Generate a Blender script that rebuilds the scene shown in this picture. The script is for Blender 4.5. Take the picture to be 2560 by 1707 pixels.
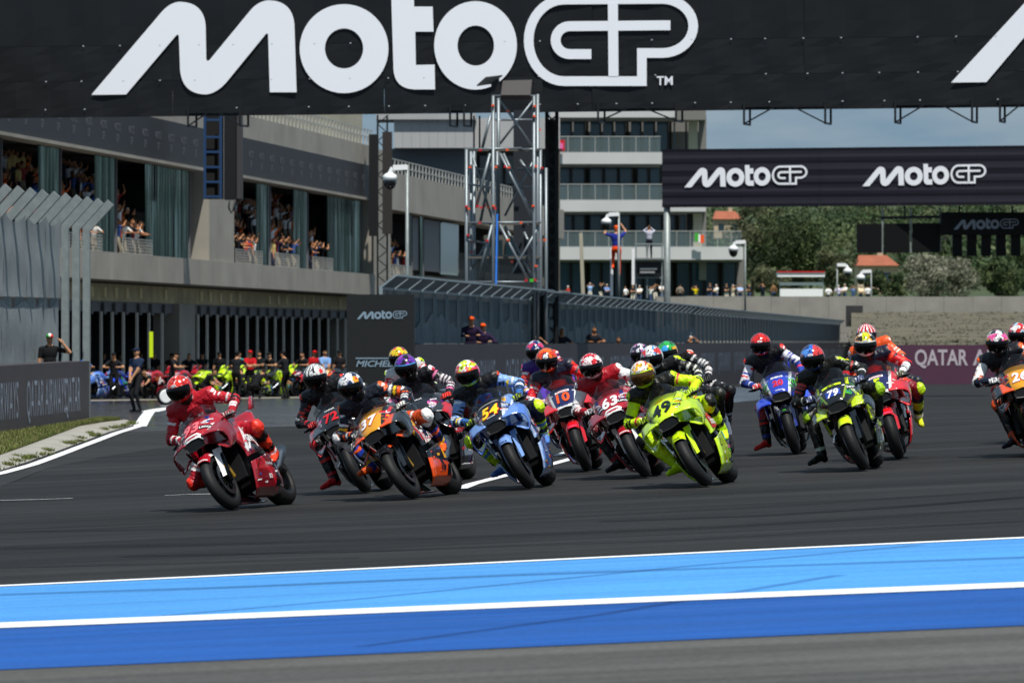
import bpy, bmesh, math, random
import numpy as np
from mathutils import Vector, Matrix, Euler
from mathutils.bvhtree import BVHTree
R = math.radians
for o in list(bpy.data.objects): bpy.data.objects.remove(o)
SC = bpy.context.scene
COL = SC.collection
random.seed(7); RNG = np.random.default_rng(7)

# ------------------------------------------------------------------ camera
F = 14222.0                      # focal length in photo pixels (200 mm on 36 mm, 2560 px wide)
CZ = 1.6
cam_d = bpy.data.cameras.new('Camera'); cam = bpy.data.objects.new('Camera', cam_d); COL.objects.link(cam)
cam.location = (0, 0, CZ); cam.rotation_euler = (R(90), 0, 0)
cam_d.sensor_width = 36; cam_d.lens = 200; cam_d.clip_start = 1; cam_d.clip_end = 9000
cam_d.dof.use_dof = True; cam_d.dof.focus_distance = 59; cam_d.dof.aperture_fstop = 8
SC.camera = cam
# ------------------------------------------------------------------ world, sun, exposure
SUN = Vector((0.15, -0.42, 0.89)).normalized()       # towards the sun
w = bpy.data.worlds.new('World'); SC.world = w; w.use_nodes = True
nt = w.node_tree; nt.nodes.clear()
out = nt.nodes.new('ShaderNodeOutputWorld'); bg = nt.nodes.new('ShaderNodeBackground')
sky = nt.nodes.new('ShaderNodeTexSky'); sky.sky_type = 'NISHITA'; sky.sun_disc = False
sky.sun_elevation = math.asin(SUN.z); sky.sun_rotation = math.atan2(SUN.x, SUN.y)
sky.air_density = 1.0; sky.dust_density = 0.6; sky.ozone_density = 1.0; sky.altitude = 100
# thin high cloud veil over the whole sky
tc = nt.nodes.new('ShaderNodeTexCoord'); mp = nt.nodes.new('ShaderNodeMapping'); mp.inputs['Scale'].default_value = (14, 14, 60)
cn = nt.nodes.new('ShaderNodeTexNoise'); cn.inputs['Scale'].default_value = 1.6; cn.inputs['Detail'].default_value = 7; cn.inputs['Roughness'].default_value = .6
cr = nt.nodes.new('ShaderNodeValToRGB'); cr.color_ramp.elements[0].position = .36; cr.color_ramp.elements[1].position = .74
cr.color_ramp.elements[0].color = (.25,.41,.575,1); cr.color_ramp.elements[1].color = (.45,.565,.67,1)
sc_ = nt.nodes.new('ShaderNodeVectorMath'); sc_.operation = 'SCALE'; sc_.inputs['Scale'].default_value = 12.5
mx = nt.nodes.new('ShaderNodeMix'); mx.data_type = 'RGBA'; mx.inputs['Factor'].default_value = .86
nt.links.new(tc.outputs['Generated'], mp.inputs['Vector']); nt.links.new(mp.outputs[0], cn.inputs['Vector'])
nt.links.new(cn.outputs['Fac'], cr.inputs[0]); nt.links.new(cr.outputs[0], sc_.inputs[0]); nt.links.new(sc_.outputs[0], mx.inputs['B'])
nt.links.new(sky.outputs[0], mx.inputs['A']); nt.links.new(mx.outputs['Result'], bg.inputs[0])
bg.inputs[1].default_value = 0.058
nt.links.new(bg.outputs[0], out.inputs[0])
sd = bpy.data.lights.new('Sun', 'SUN'); sd.energy = 5.0; sd.angle = R(0.53); sd.color = (1, .955, .89)
so = bpy.data.objects.new('Sun', sd); COL.objects.link(so); so.rotation_euler = SUN.to_track_quat('Z', 'Y').to_euler()
SC.view_settings.view_transform = 'Standard'; SC.view_settings.look = 'None'
SC.view_settings.exposure = 0; SC.view_settings.gamma = 1; SC.view_settings.use_curve_mapping = False
SC.cycles.max_bounces = 6; SC.cycles.transparent_max_bounces = 12
SC.cycles.use_denoising = True

# ------------------------------------------------------------------ helpers
TMP = bpy.data.scenes.new('workbench')          # scratch scene for evaluating text, curves and remeshed bodies
def evaluated(ob):
    TMP.collection.objects.link(ob)
    with bpy.context.temp_override(scene=TMP, view_layer=TMP.view_layers[0]):
        dg = bpy.context.evaluated_depsgraph_get()
        return bpy.data.meshes.new_from_object(ob.evaluated_get(dg))
def lin(h):
    if isinstance(h, (tuple, list, np.ndarray)): return tuple(h[:3])
    h = h.lstrip('#'); c = [int(h[i:i+2], 16) / 255 for i in (0, 2, 4)]
    return tuple(v / 12.92 if v <= .04045 else ((v + .055) / 1.055) ** 2.4 for v in c)
MATS = {}
def mat(name, col=None, rough=.6, metal=0., coat=0., spec=.5, attr=False, bump=0., bscale=40., vary=0., vscale=3., alpha=1., coord='Object'):
    if name in MATS: return MATS[name]
    m = bpy.data.materials.new(name); m.use_nodes = True; MATS[name] = m
    t = m.node_tree; b = t.nodes['Principled BSDF']
    b.inputs['Roughness'].default_value = rough; b.inputs['Metallic'].default_value = metal
    b.inputs['Coat Weight'].default_value = coat; b.inputs['Coat Roughness'].default_value = .06
    b.inputs['Specular IOR Level'].default_value = spec; b.inputs['Alpha'].default_value = alpha
    src = None
    if attr:
        a = t.nodes.new('ShaderNodeAttribute'); a.attribute_name = 'Col'; src = a.outputs['Color']
    else:
        c = t.nodes.new('ShaderNodeRGB'); c.outputs[0].default_value = (*lin(col), 1); src = c.outputs[0]
    co = t.nodes.new('ShaderNodeTexCoord')
    if vary:
        n = t.nodes.new('ShaderNodeTexNoise'); n.inputs['Scale'].default_value = vscale; n.inputs['Detail'].default_value = 6
        t.links.new(co.outputs[coord], n.inputs['Vector'])
        mr = t.nodes.new('ShaderNodeMapRange'); mr.inputs[1].default_value = .3; mr.inputs[2].default_value = .7
        mr.inputs[3].default_value = 1 - vary; mr.inputs[4].default_value = 1 + vary
        t.links.new(n.outputs['Fac'], mr.inputs[0])
        mu = t.nodes.new('ShaderNodeVectorMath'); mu.operation = 'SCALE'
        t.links.new(src, mu.inputs[0]); t.links.new(mr.outputs[0], mu.inputs['Scale']); src = mu.outputs[0]
    t.links.new(src, b.inputs['Base Color'])
    if bump:
        n2 = t.nodes.new('ShaderNodeTexNoise'); n2.inputs['Scale'].default_value = bscale; n2.inputs['Detail'].default_value = 4
        t.links.new(co.outputs[coord], n2.inputs['Vector'])
        bu = t.nodes.new('ShaderNodeBump'); bu.inputs['Strength'].default_value = bump; bu.inputs['Distance'].default_value = .02
        t.links.new(n2.outputs['Fac'], bu.inputs['Height']); t.links.new(bu.outputs[0], b.inputs['Normal'])
    return m
def film(name, col, opacity, rough=.6, spec=.3):
    m = bpy.data.materials.new(name); m.use_nodes = True; MATS[name] = m
    b = m.node_tree.nodes['Principled BSDF']; b.inputs['Base Color'].default_value = (*lin(col), 1)
    b.inputs['Roughness'].default_value = rough; b.inputs['Alpha'].default_value = opacity; b.inputs['Specular IOR Level'].default_value = spec
    return m

def px(x, y, d): return Vector(((x - 1280) * d / F, d, CZ + (853.5 - y) * d / F))
def sstep(a, b, v):
    t = min(1, max(0, (v - a) / (b - a))); return t * t * (3 - 2 * t)
def gz(X, Y):
    fade = 1 - .78 * sstep(75, 160, Y)
    xx = 26 * math.tanh(X / 26)
    return CZ - 1.56 - .003 * max(0, Y - 70) + .047 * xx * fade
def ground(x, y):
    lo, hi = 15, 600
    for _ in range(60):
        m = (lo + hi) / 2; p = px(x, y, m)
        if p.z > gz(p.x, p.y): lo = m
        else: hi = m
    p = px(x, y, lo); p.z = gz(p.x, p.y); return p

class MB:
    """collects shapes and links them as one mesh object"""
    def __init__(s): s.v = []; s.f = []
    def add(s, vs, fs):
        n = len(s.v); s.v += [tuple(v) for v in vs]; s.f += [tuple(i + n for i in f) for f in fs]; return s
    def box(s, c, size, rot=None):
        hx, hy, hz = (k / 2 for k in size); c = Vector(c)
        vs = [Vector((sx * hx, sy * hy, sz * hz)) for sx in (-1, 1) for sy in (-1, 1) for sz in (-1, 1)]
        if rot is not None: vs = [rot @ v for v in vs]
        return s.add([c + v for v in vs], [(0,1,3,2),(4,6,7,5),(0,4,5,1),(2,3,7,6),(0,2,6,4),(1,5,7,3)])
    def bar(s, a, b, w, h=None, up=(0, 0, 1)):
        a = Vector(a); b = Vector(b); h = h or w; d = (b - a)
        if d.length < 1e-6: return s
        x = d.normalized(); up = Vector(up)
        if abs(x.dot(up)) > .98: up = Vector((0, 1, 0)) if abs(x.y) < .9 else Vector((1, 0, 0))
        y = up.cross(x).normalized(); z = x.cross(y)
        return s.box((a + b) / 2, (d.length, w, h), Matrix((x, y, z)).transposed())
    def tube(s, pts, r, n=8, cap=True):
        pts = [Vector(p) for p in pts]; rs = r if isinstance(r, (list, tuple)) else [r] * len(pts)
        base = len(s.v); prev = None
        for i, p in enumerate(pts):
            d = (pts[min(i + 1, len(pts) - 1)] - pts[max(i - 1, 0)]).normalized()
            if prev is None:
                u = d.orthogonal().normalized()
            else:
                u = (prev - d * prev.dot(d)).normalized()
            prev = u; v = d.cross(u)
            for k in range(n):
                a = 2 * math.pi * k / n
                s.v.append(tuple(p + (u * math.cos(a) + v * math.sin(a)) * rs[i]))
        for i in range(len(pts) - 1):
            for k in range(n):
                a = base + i * n + k; b = base + i * n + (k + 1) % n
                s.f.append((a, b, b + n, a + n))
        if cap:
            s.f.append(tuple(base + k for k in reversed(range(n))))
            s.f.append(tuple(base + (len(pts) - 1) * n + k for k in range(n)))
        return s
    def revolve(s, prof, c, axis='y', n=40, a0=0, a1=2 * math.pi):
        """prof: (radius, offset along axis)"""
        base = len(s.v); c = Vector(c); full = abs(a1 - a0 - 2 * math.pi) < 1e-6
        m = n if full else n + 1; k = len(prof)
        for i in range(m):
            a = a0 + (a1 - a0) * i / n
            for r, o in prof:
                if axis == 'y': s.v.append((c.x + r * math.cos(a), c.y + o, c.z + r * math.sin(a)))
                else: s.v.append((c.x + r * math.cos(a), c.y + r * math.sin(a), c.z + o))
        for i in range(n):
            i2 = (i + 1) % m
            for j in range(k - 1):
                s.f.append((base + i * k + j, base + i * k + j + 1, base + i2 * k + j + 1, base + i2 * k + j))
        return s
    def grid(s, rows, closed=False):
        base = len(s.v); m = len(rows[0])
        for r in rows: s.v += [tuple(p) for p in r]
        for i in range(len(rows) - 1):
            for j in range(m - (0 if closed else 1)):
                a = base + i * m + j; b = base + i * m + (j + 1) % m
                s.f.append((a, b, b + m, a + m))
        return s
    def mesh(s, name, smooth=False):
        me = bpy.data.meshes.new(name); me.from_pydata(s.v, [], s.f); me.update()
        bm = bmesh.new(); bm.from_mesh(me); bmesh.ops.recalc_face_normals(bm, faces=bm.faces); bm.to_mesh(me); bm.free()
        if smooth: me.polygons.foreach_set('use_smooth', [True] * len(me.polygons))
        return me
    def build(s, name, m, parent=None, smooth=False):
        return link(name, s.mesh(name, smooth), m, parent)
def link(name, me, m=None, parent=None):
    if m is not None and not me.materials: me.materials.append(m if not isinstance(m, str) else MATS[m])
    o = bpy.data.objects.new(name, me); COL.objects.link(o)
    if parent is not None: o.parent = parent
    return o
def empty(name, loc=(0, 0, 0), label=None, cat=None, group=None, mtx=None):
    o = bpy.data.objects.new(name, None); COL.objects.link(o); o.empty_display_size = .2
    if mtx is not None: o.matrix_world = mtx
    else: o.location = loc
    return tag(o, label, cat, group)
def tag(o, label=None, cat=None, group=None, kind=None):
    if label: o['label'] = label
    if cat: o['category'] = cat
    if group: o['group'] = group
    if kind: o['kind'] = kind
    return o
def copy_tree(o, parent=None):
    c = o.copy(); COL.objects.link(c)
    if parent is not None: c.parent = parent
    for ch in list(o.children): copy_tree(ch, c)
    return c
def paint(me, fn):
    n = len(me.vertices); P = np.empty(n * 3); me.vertices.foreach_get('co', P); P = P.reshape(-1, 3)
    N = np.empty(n * 3); me.vertices.foreach_get('normal', N); N = N.reshape(-1, 3)
    c = np.ones((n, 4), np.float32); c[:, :3] = fn(P, N)
    a = me.attributes.get('Col') or me.attributes.new('Col', 'FLOAT_COLOR', 'POINT')
    a.data.foreach_set('color', c.ravel()); return me
def fillc(n, c): return np.tile(np.array(lin(c)), (n, 1))

# text as flat mesh data in its own plane, x right, y up, centred, cap height 1
_tm = {}
def text_mesh(txt, bold=0., shear=0., spacing=1., maxedge=None, xs=1.):
    key = (txt, bold, shear, spacing, maxedge, xs)
    if key in _tm: return _tm[key]
    cu = bpy.data.curves.new('t', 'FONT'); cu.body = txt; cu.size = 1.4; cu.offset = bold; cu.shear = shear; cu.space_character = spacing
    cu.fill_mode = 'FRONT'; cu.resolution_u = 3
    ob = bpy.data.objects.new('t', cu); me = evaluated(ob)
    bpy.data.objects.remove(ob); bpy.data.curves.remove(cu)
    bm = bmesh.new(); bm.from_mesh(me); bpy.data.meshes.remove(me)
    bmesh.ops.triangulate(bm, faces=bm.faces)
    if maxedge:
        for _ in range(4):
            es = [e for e in bm.edges if e.calc_length() > maxedge]
            if not es: break
            bmesh.ops.subdivide_edges(bm, edges=es, cuts=1); bmesh.ops.triangulate(bm, faces=[f for f in bm.faces if len(f.verts) > 3])
    vs = np.array([v.co[:] for v in bm.verts]); bm.verts.index_update()
    fs = [tuple(v.index for v in f.verts) for f in bm.faces]; bm.free()
    if len(vs):
        vs[:, 0] *= xs; vs[:, 0] -= (vs[:, 0].min() + vs[:, 0].max()) / 2
    _tm[key] = (vs, fs); return _tm[key]
def flat_text(name, txt, org, ux, uy, h, m, parent=None, bold=0., shear=0., spacing=1., align='C', width=None):
    """letters on a flat board: org is the middle of the baseline"""
    vs, fs = text_mesh(txt, bold, shear, spacing)
    org = Vector(org); ux = Vector(ux).normalized(); uy = Vector(uy).normalized()
    sx = h if width is None else width / (vs[:, 0].max() - vs[:, 0].min())
    off = 0 if align == 'C' else -vs[:, 0].min() * sx
    mb = MB(); mb.add([org + ux * (v[0] * sx + off) + uy * (v[1] * h) for v in vs], fs)
    return mb.build(name, m, parent)

# common materials
mat('rubber', '#131314', .62, spec=.35, bump=.15, bscale=60)
mat('black', '#0d0e10', .5); mat('engine_black', '#08080a', .6, spec=.2); mat('gloss_black', '#0b0b0d', .22, coat=.6)
mat('carbon', '#17181a', .35, coat=.4, bump=.1, bscale=200)
mat('alloy', '#8f9499', .3, metal=1.); mat('dark_alloy', '#2a2b2e', .35, metal=.9); mat('gold', '#b98a2e', .3, metal=.9)
mat('steel', '#7e878c', .45, metal=.6); mat('galv', '#88908f', .5, metal=.35, vary=.12, vscale=6)
mat('white', '#eef0f0', .5); mat('white_gloss', '#f2f2f2', .25, coat=.4)
for n_, c_ in dict(red='#c8121c', dark_red='#7d0b18', orange='#f2560f', yellow='#f3d21a', fluo='#d2f014', blue='#1f3f9e', lblue='#6f9be6',
                   navy='#141b45', green='#3fae2a', pink='#e86aa8', teal='#4fb7a6', gold_y='#e3a61d', cyan='#3b9be0', purple='#6a2f9a', lgrey='#b9bfc6', light_red='#f2707a').items():
    mat('ink_' + n_, c_, .35, coat=.3)
MATS['ink_white'] = MATS['white_gloss']; MATS['ink_black'] = MATS['gloss_black']
mat('paint', attr=True, rough=.26, coat=1., spec=.5)
mat('disc', '#6d7073', .28, metal=1.); mat('caliper', '#c79a2c', .35, metal=.7)
mat('leather', attr=True, rough=.42, spec=.4, bump=.35, bscale=28, vary=.1, vscale=25)
mat('cloth', attr=True, rough=.85, spec=.2)
mat('helmet', attr=True, rough=.18, coat=.8)
mat('visor', '#060607', .12, coat=.15, spec=.25); mat('visor_gold', '#6b4a22', .12, metal=.7, coat=.5)
film('screen', '#14161a', .45, .08, .25)
film('screen_clear', '#5d656c', .22, .06, .3)
# ================================================================== ground, road paint, terrain
def asphalt(name, base, dark, sx=1., streak=.24, rough=.74):
    m = bpy.data.materials.new(name); m.use_nodes = True; MATS[name] = m; t = m.node_tree; b = t.nodes['Principled BSDF']
    co = t.nodes.new('ShaderNodeTexCoord'); L = t.links.new
    def noise(scale, detail=6, vec=(1, 1, 1), rot=0):
        mp = t.nodes.new('ShaderNodeMapping'); mp.inputs['Scale'].default_value = vec; mp.inputs['Rotation'].default_value = (0, 0, rot)
        n = t.nodes.new('ShaderNodeTexNoise'); n.inputs['Scale'].default_value = scale; n.inputs['Detail'].default_value = detail
        L(co.outputs['Object'], mp.inputs[0]); L(mp.outputs[0], n.inputs['Vector']); return n.outputs['Fac']
    def rng(s, a, b_, c, d):
        r = t.nodes.new('ShaderNodeMapRange'); r.inputs[1].default_value = a; r.inputs[2].default_value = b_; r.inputs[3].default_value = c; r.inputs[4].default_value = d
        L(s, r.inputs[0]); return r.outputs[0]
    def mul(a, b_):
        k = t.nodes.new('ShaderNodeMath'); k.operation = 'MULTIPLY'; L(a, k.inputs[0]); L(b_, k.inputs[1]); return k.outputs[0]
    st = rng(noise(.55, 5, (.05, 1.0, 1), R(4)), .35, .68, 1 + streak, 1 - streak)      # long rubbered bands along the racing line
    st2 = rng(noise(2.4, 4, (.03, 1., 1), R(7)), .4, .62, 1.14, .84)
    pt = rng(noise(.22, 3), .3, .7, .86, 1.14)
    gr = rng(noise(26, 3), .3, .7, .78, 1.22)
    f = mul(mul(st, st2), mul(pt, gr))
    rgb = t.nodes.new('ShaderNodeRGB'); rgb.outputs[0].default_value = (*lin(base), 1)
    s = t.nodes.new('ShaderNodeVectorMath'); s.operation = 'SCALE'; L(rgb.outputs[0], s.inputs[0]); L(f, s.inputs['Scale'])
    L(s.outputs[0], b.inputs['Base Color'])
    L(rng(noise(1.3, 4, (.12, 1, 1)), .3, .7, rough - .1, rough + .1), b.inputs['Roughness']); b.inputs['Specular IOR Level'].default_value = .12
    bu = t.nodes.new('ShaderNodeBump'); bu.inputs['Strength'].default_value = .35; bu.inputs['Distance'].default_value = .01
    L(noise(60, 3), bu.inputs['Height']); L(bu.outputs[0], b.inputs['Normal'])
    return m
asphalt('asphalt', (.0212, .0211, .0212), None)
asphalt('asphalt_pale', (.085, .084, .080), None, streak=.16)
asphalt('asphalt_pit', (.03,.031,.033), None, streak=.2, rough=.2)
_n = MATS['asphalt_pit'].node_tree; _b = _n.nodes['Principled BSDF']; _b.inputs['Specular IOR Level'].default_value = .5
for _l in list(_n.links):
    if _l.to_socket.name == 'Normal': _n.links.remove(_l)

def sheet(name, quad_rows, m, dz=0., kind='structure', parent=None):
    rows = [[(X, Y, gz(X, Y) + dz) for X, Y in r] for r in quad_rows]
    o = MB().grid(rows).build(name, m, parent, smooth=True)
    if kind and parent is None: tag(o, kind=kind)
    return o
def lspace(a, b, n): return [a + (b - a) * i / n for i in range(n + 1)]
# main ground sheet: fine near, out to the far hills
ys = lspace(2, 70, 34) + lspace(74, 200, 32)[0:] + lspace(210, 520, 32) + [600, 800, 1200, 2000]
rows = [[(X, Y) for X in lspace(-16 - Y * .16, 16 + Y * .16, 24)] for Y in ys]
tag(sheet('track', rows, MATS['asphalt']), 'dark rubbered asphalt race track', None)
# run-off paint, laid as sheets over the asphalt
def band(name, yl0, yr0, yl1, yr1, m, dz, label):
    N = 40; W = 14
    f = lambda X, l, r: l + (r - l) * (X / 3.0 + 1) / 2 if False else l + (r - l) * (X + 3.6) / 7.0
    rows = []
    for k in range(5):
        u = k / 4
        rows.append([(X, (f(X, yl0, yr0) * (1 - u) + f(X, yl1, yr1) * u) + .05 * math.sin(X * .7)) for X in lspace(-W, W, N)])
    return tag(sheet(name, rows, m, dz), label)
def worn(name, col, scale=1., amt=.14, rough=.6):
    m = asphalt(name, (1, 1, 1), None, streak=.04, rough=rough)
    for n in m.node_tree.nodes:
        if n.type == 'RGB': n.outputs[0].default_value = (*col, 1)
        if n.type == 'MAP_RANGE':
            a, b_ = n.inputs[3].default_value, n.inputs[4].default_value
            if abs((a + b_) / 2 - 1) < .02: n.inputs[3].default_value = 1 + (a - 1) * amt / .14 * .28; n.inputs[4].default_value = 1 + (b_ - 1) * amt / .14 * .28
    return m
worn('paint_light_blue', (.072, .29, .68), amt=.3); worn('paint_blue', (.0145, .085, .33), amt=.3); worn('paint_white', (.80, .81, .82))
band('runoff_asphalt', 6, 6, 29.2, 28.6, MATS['asphalt_pale'], .004, 'grey asphalt apron in front of the painted blue run-off')
band('painted_runoff', 29.2, 28.6, 33.75, 32.6, MATS['paint_blue'], .008, 'deep blue painted run-off strip')
band('painted_line', 33.75, 32.6, 34.45, 33.25, MATS['paint_white'], .012, 'broad white line between the two blue strips')
band('painted_runoff', 34.45, 33.25, 39.95, 39.95, MATS['paint_light_blue'], .008, 'light blue painted run-off strip')
band('painted_line', 39.95, 39.95, 40.2, 40.2, MATS['paint_white'], .012, 'thin white edge line along the light blue strip')

def pline(name, pts, wpx, m, dz=.006, label=None):
    """painted line through photo points on the ground; wpx = width in metres"""
    P = [ground(*p) for p in pts]; Q = []
    for i in range(len(P) - 1):
        n = max(2, int((P[i + 1] - P[i]).length / 2.5))
        for k in range(n): Q.append(P[i].lerp(P[i + 1], k / n))
    Q.append(P[-1]); rows = [[], [], []]
    for i, q in enumerate(Q):
        d = Q[min(i + 1, len(Q) - 1)] - Q[max(i - 1, 0)]; d.z = 0; d.normalize(); s = Vector((-d.y, d.x, 0)) * (wpx / 2)
        for k, r in enumerate(rows): a = q + s * (k - 1); r.append((a.x, a.y))
    return tag(sheet(name, rows, m, dz), label)
pline('painted_line', [(-60, 1197), (0, 1184), (80, 1162), (200, 1117), (290, 1083), (352, 1064)], .20, MATS['paint_white'], label='white track edge line curving past the grass verge')
pline('painted_line', [(350, 1066), (362, 1045), (374, 1029)], .30, MATS['paint_white'], label='white pit exit line')
pline('painted_line', [(374, 1029), (400, 1023), (440, 1018)], .5, MATS['paint_white'], label='white pit lane line behind the tyre')
pline('painted_line', [(-30, 1252), (90, 1249), (182, 1246)], .055, MATS['paint_white'], label='thin white grid mark near the frame edge')
pline('painted_line', [(412, 1239), (470, 1236), (530, 1235)], .055, MATS['paint_white'], label='thin white grid mark under the leading motorcycle')
pline('painted_line', [(870, 1226), (905, 1223), (960, 1221)], .055, MATS['paint_white'], label='thin white grid mark beneath the second row')
pline('painted_line', [(1150, 1222), (1181, 1210), (1235, 1196), (1300, 1180), (1370, 1163), (1428, 1147), (1475, 1133)], .16, MATS['paint_white'], label='white line running between the motorcycles')
pline('painted_line', [(1390, 1140), (1425, 1128), (1455, 1118)], .14, MATS['paint_white'], label='short white line behind the light blue motorcycle')
# seam, paler old asphalt by the edge line, rubber left by tyres
film('rubber_mark', (.006, .006, .007), .5, .8, .1); film('rubber_faint', (.01, .01, .012), .22, .8, .1)
def mark(pts, wd, m, label): return pline('tyre_mark', pts, wd, MATS[m], .010, label)
mark([(1500, 1304), (1900, 1290), (2250, 1268), (2600, 1240)], .22, 'rubber_mark', 'dark curved tyre mark under the rear of the pack')
mark([(-40, 1372), (500, 1362), (1100, 1345), (1800, 1318), (2600, 1268)], .55, 'rubber_faint', 'broad faint rubber band before the blue strip')
mark([(-40, 1330), (600, 1322), (1300, 1300), (2000, 1262), (2600, 1222)], .30, 'rubber_faint', 'narrow faint rubber band across the track')
mark([(300, 1392), (1000, 1376), (1700, 1350), (2600, 1300)], .16, 'rubber_mark', 'thin dark tyre line near the thin white edge')
mark([(-40, 1420), (420, 1410), (900, 1395)], .12, 'rubber_mark', 'short dark tyre line before the light blue strip')
mark([(200, 1560), (900, 1500), (1700, 1420), (2300, 1365)], .14, 'rubber_faint', 'faint tyre mark crossing the light blue strip')
mark([(900, 1620), (1500, 1540), (2100, 1440)], .12, 'rubber_faint', 'faint tyre mark crossing both blue strips')
mark([(-20, 1490), (600, 1470), (1300, 1440), (2600, 1395)], .35, 'rubber_faint', 'broad dusty smear along the light blue strip')
pa = [(-60, 1205), (60, 1178), (210, 1122), (300, 1088), (360, 1068), (420, 1060)]; pb = [(-60, 1240), (120, 1170), (260, 1142), (380, 1124), (430, 1116), (470, 1108)]
ribbon_a = [ground(*p) for p in pa]; ribbon_b = [ground(*p) for p in pb]
asphalt('asphalt_old', (.031, .0308, .0305), None, streak=.1)
tag(sheet('old_asphalt', [[(a.lerp(b, u).x, a.lerp(b, u).y) for a, b in zip(ribbon_a, ribbon_b)] for u in (0, .25, .5, .75, 1)], MATS['asphalt_old'], .003), 'strip of paler older asphalt beside the edge line')
# pit lane surface
A = ground(250, 1062); 
rows = [[(X, Y) for X in lspace(-34, 3 + (Y - 118) * .06, 20)] for Y in lspace(112, 250, 40)]
rows = [[(-34 + (max(-12.2 + (Y - 112) * .06, -13 + (Y - 112) * .12) + 34 + 13 * sstep(118, 128, Y)) * k / 20, Y) for k in range(21)] for Y in lspace(112, 250, 50)]
tag(sheet('pit_lane', rows, MATS['asphalt_pit'], .004), 'smooth hot asphalt of the pit lane in front of the garages')
mat('concrete', '#8d8a82', .85, vary=.16, vscale=1.5, bump=.3, bscale=14)
mat('concrete_pale', '#8f8c84', .85, vary=.12, vscale=.8)
mat('kerb_concrete', '#96938a', .9, vary=.22, vscale=2.2, bump=.4, bscale=12)
mat('gravel', '#8a857a', .95, vary=.35, vscale=9, bump=.8, bscale=30)
# pale gravel strip along the garages
g0, g1 = ground(150, 1004), ground(930, 992)
rows = []
for k in range(4):
    rows.append([(g0.x + (g1.x - g0.x) * u + k * .0, g0.y + (g1.y - g0.y) * u + 2.2 * k) for u in lspace(-.6, 1.1, 40)])
tag(sheet('garage_apron', rows, MATS['gravel'], .010), 'pale gritty concrete strip in front of the garages')
# verge: concrete kerb and grass at the left
kl = [(-90, 1190), (0, 1176), (70, 1154), (190, 1110), (280, 1077), (335, 1062)]
kh = [(-90, 1162), (0, 1146), (90, 1113), (200, 1071), (262, 1061), (300, 1058)]
wl = [(-90, 1108), (0, 1089), (120, 1074), (215, 1063), (236, 1060), (250, 1058)]
def ribbon(name, a, b, m, z0, z1, label, nsub=6, kind='structure'):
    Pa = [ground(*p) for p in a]; Pb = [ground(*p) for p in b]; rows = []
    for k in range(nsub + 1):
        u = k / nsub; r = []
        for i in range(len(Pa) - 1):
            for t in (0, .25, .5, .75) + ((1,) if i == len(Pa) - 2 else ()):
                p = Pa[i].lerp(Pa[i + 1], t).lerp(Pb[i].lerp(Pb[i + 1], t), u)
                r.append((p.x, p.y, gz(p.x, p.y) + z0 + (z1 - z0) * u + (.07 * math.sin(math.pi * u) if 'kerb' in name else 0)))
        rows.append(r)
    return tag(MB().grid(rows).build(name, m, None, True), label, None, None, kind)
kerb_o = ribbon('concrete_kerb', kl, kh, MATS['kerb_concrete'], .005, .06, 'weathered grey concrete kerb beside the grass verge')
mat('soil', '#5c5a3a', .95, vary=.4, vscale=3)
ribbon('verge', kh, wl, MATS['soil'], .055, .07, 'dry soil of the grass verge')
# joints of the kerb slabs
mj = MB()
Pa = [ground(*p) for p in kl]; Pb = [ground(*p) for p in kh]
# grass tufts as one stuff object
def tufts(name, pts, hmin, hmax, n, cols, label):
    vs = []; fs = []; cs = []
    for _ in range(n):
        p = pts(); h = random.uniform(hmin, hmax); a = random.uniform(0, 6.28); c = random.choice(cols); k = random.uniform(.7, 1.25)
        for j in range(4):
            aa = a + j * 1.6 + random.uniform(-.4, .4); wv = Vector((math.cos(aa + 1.57), math.sin(aa + 1.57), 0)) * random.uniform(.006, .014)
            tip = p + Vector((math.cos(aa) * h * .6, math.sin(aa) * h * .6, h * random.uniform(.7, 1.1)))
            b = len(vs); vs += [p - wv, p + wv, tip]; fs.append((b, b + 1, b + 2)); cs += [[x * k for x in c]] * 3
    me = bpy.data.meshes.new(name); me.from_pydata([tuple(v) for v in vs], [], fs)
    C = np.ones((len(vs), 4), np.float32); C[:, :3] = cs
    me.attributes.new('Col', 'FLOAT_COLOR', 'POINT').data.foreach_set('color', C.ravel())
    o = link(name, me, MATS['cloth']); tag(o, label, 'grass', None, 'stuff'); return o
GA = [ground(*p) for p in kh]; GB = [ground(*p) for p in wl]
def gp():
    i = random.randrange(len(GA) - 1); t = random.random(); u = random.random()
    p = GA[i].lerp(GA[i + 1], t).lerp(GB[i].lerp(GB[i + 1], t), u); p.z = gz(p.x, p.y) + .06; return p
def gk():
    i = random.randrange(len(Pa) - 1); t = random.random(); u = abs(random.gauss(0, .16))
    p = Pa[i].lerp(Pa[i + 1], t).lerp(Pb[i].lerp(Pb[i + 1], t), min(u, .6)); p.z = gz(p.x, p.y) + .02 + .09 * u; return p
GC = [(.085, .12, .03), (.12, .15, .035), (.17, .17, .06), (.22, .2, .09), (.06, .10, .02)]
tufts('grass', gp, .04, .12, 16000, GC, 'short dry grass on the verge beneath the pit wall')
spots = [gk() for _ in range(26)]
tufts('weeds', lambda: random.choice(spots) + Vector((random.gauss(0, .06), random.gauss(0, .25), 0)), .03, .09, 900, GC[:3], 'small weeds growing along the concrete kerb')
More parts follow.
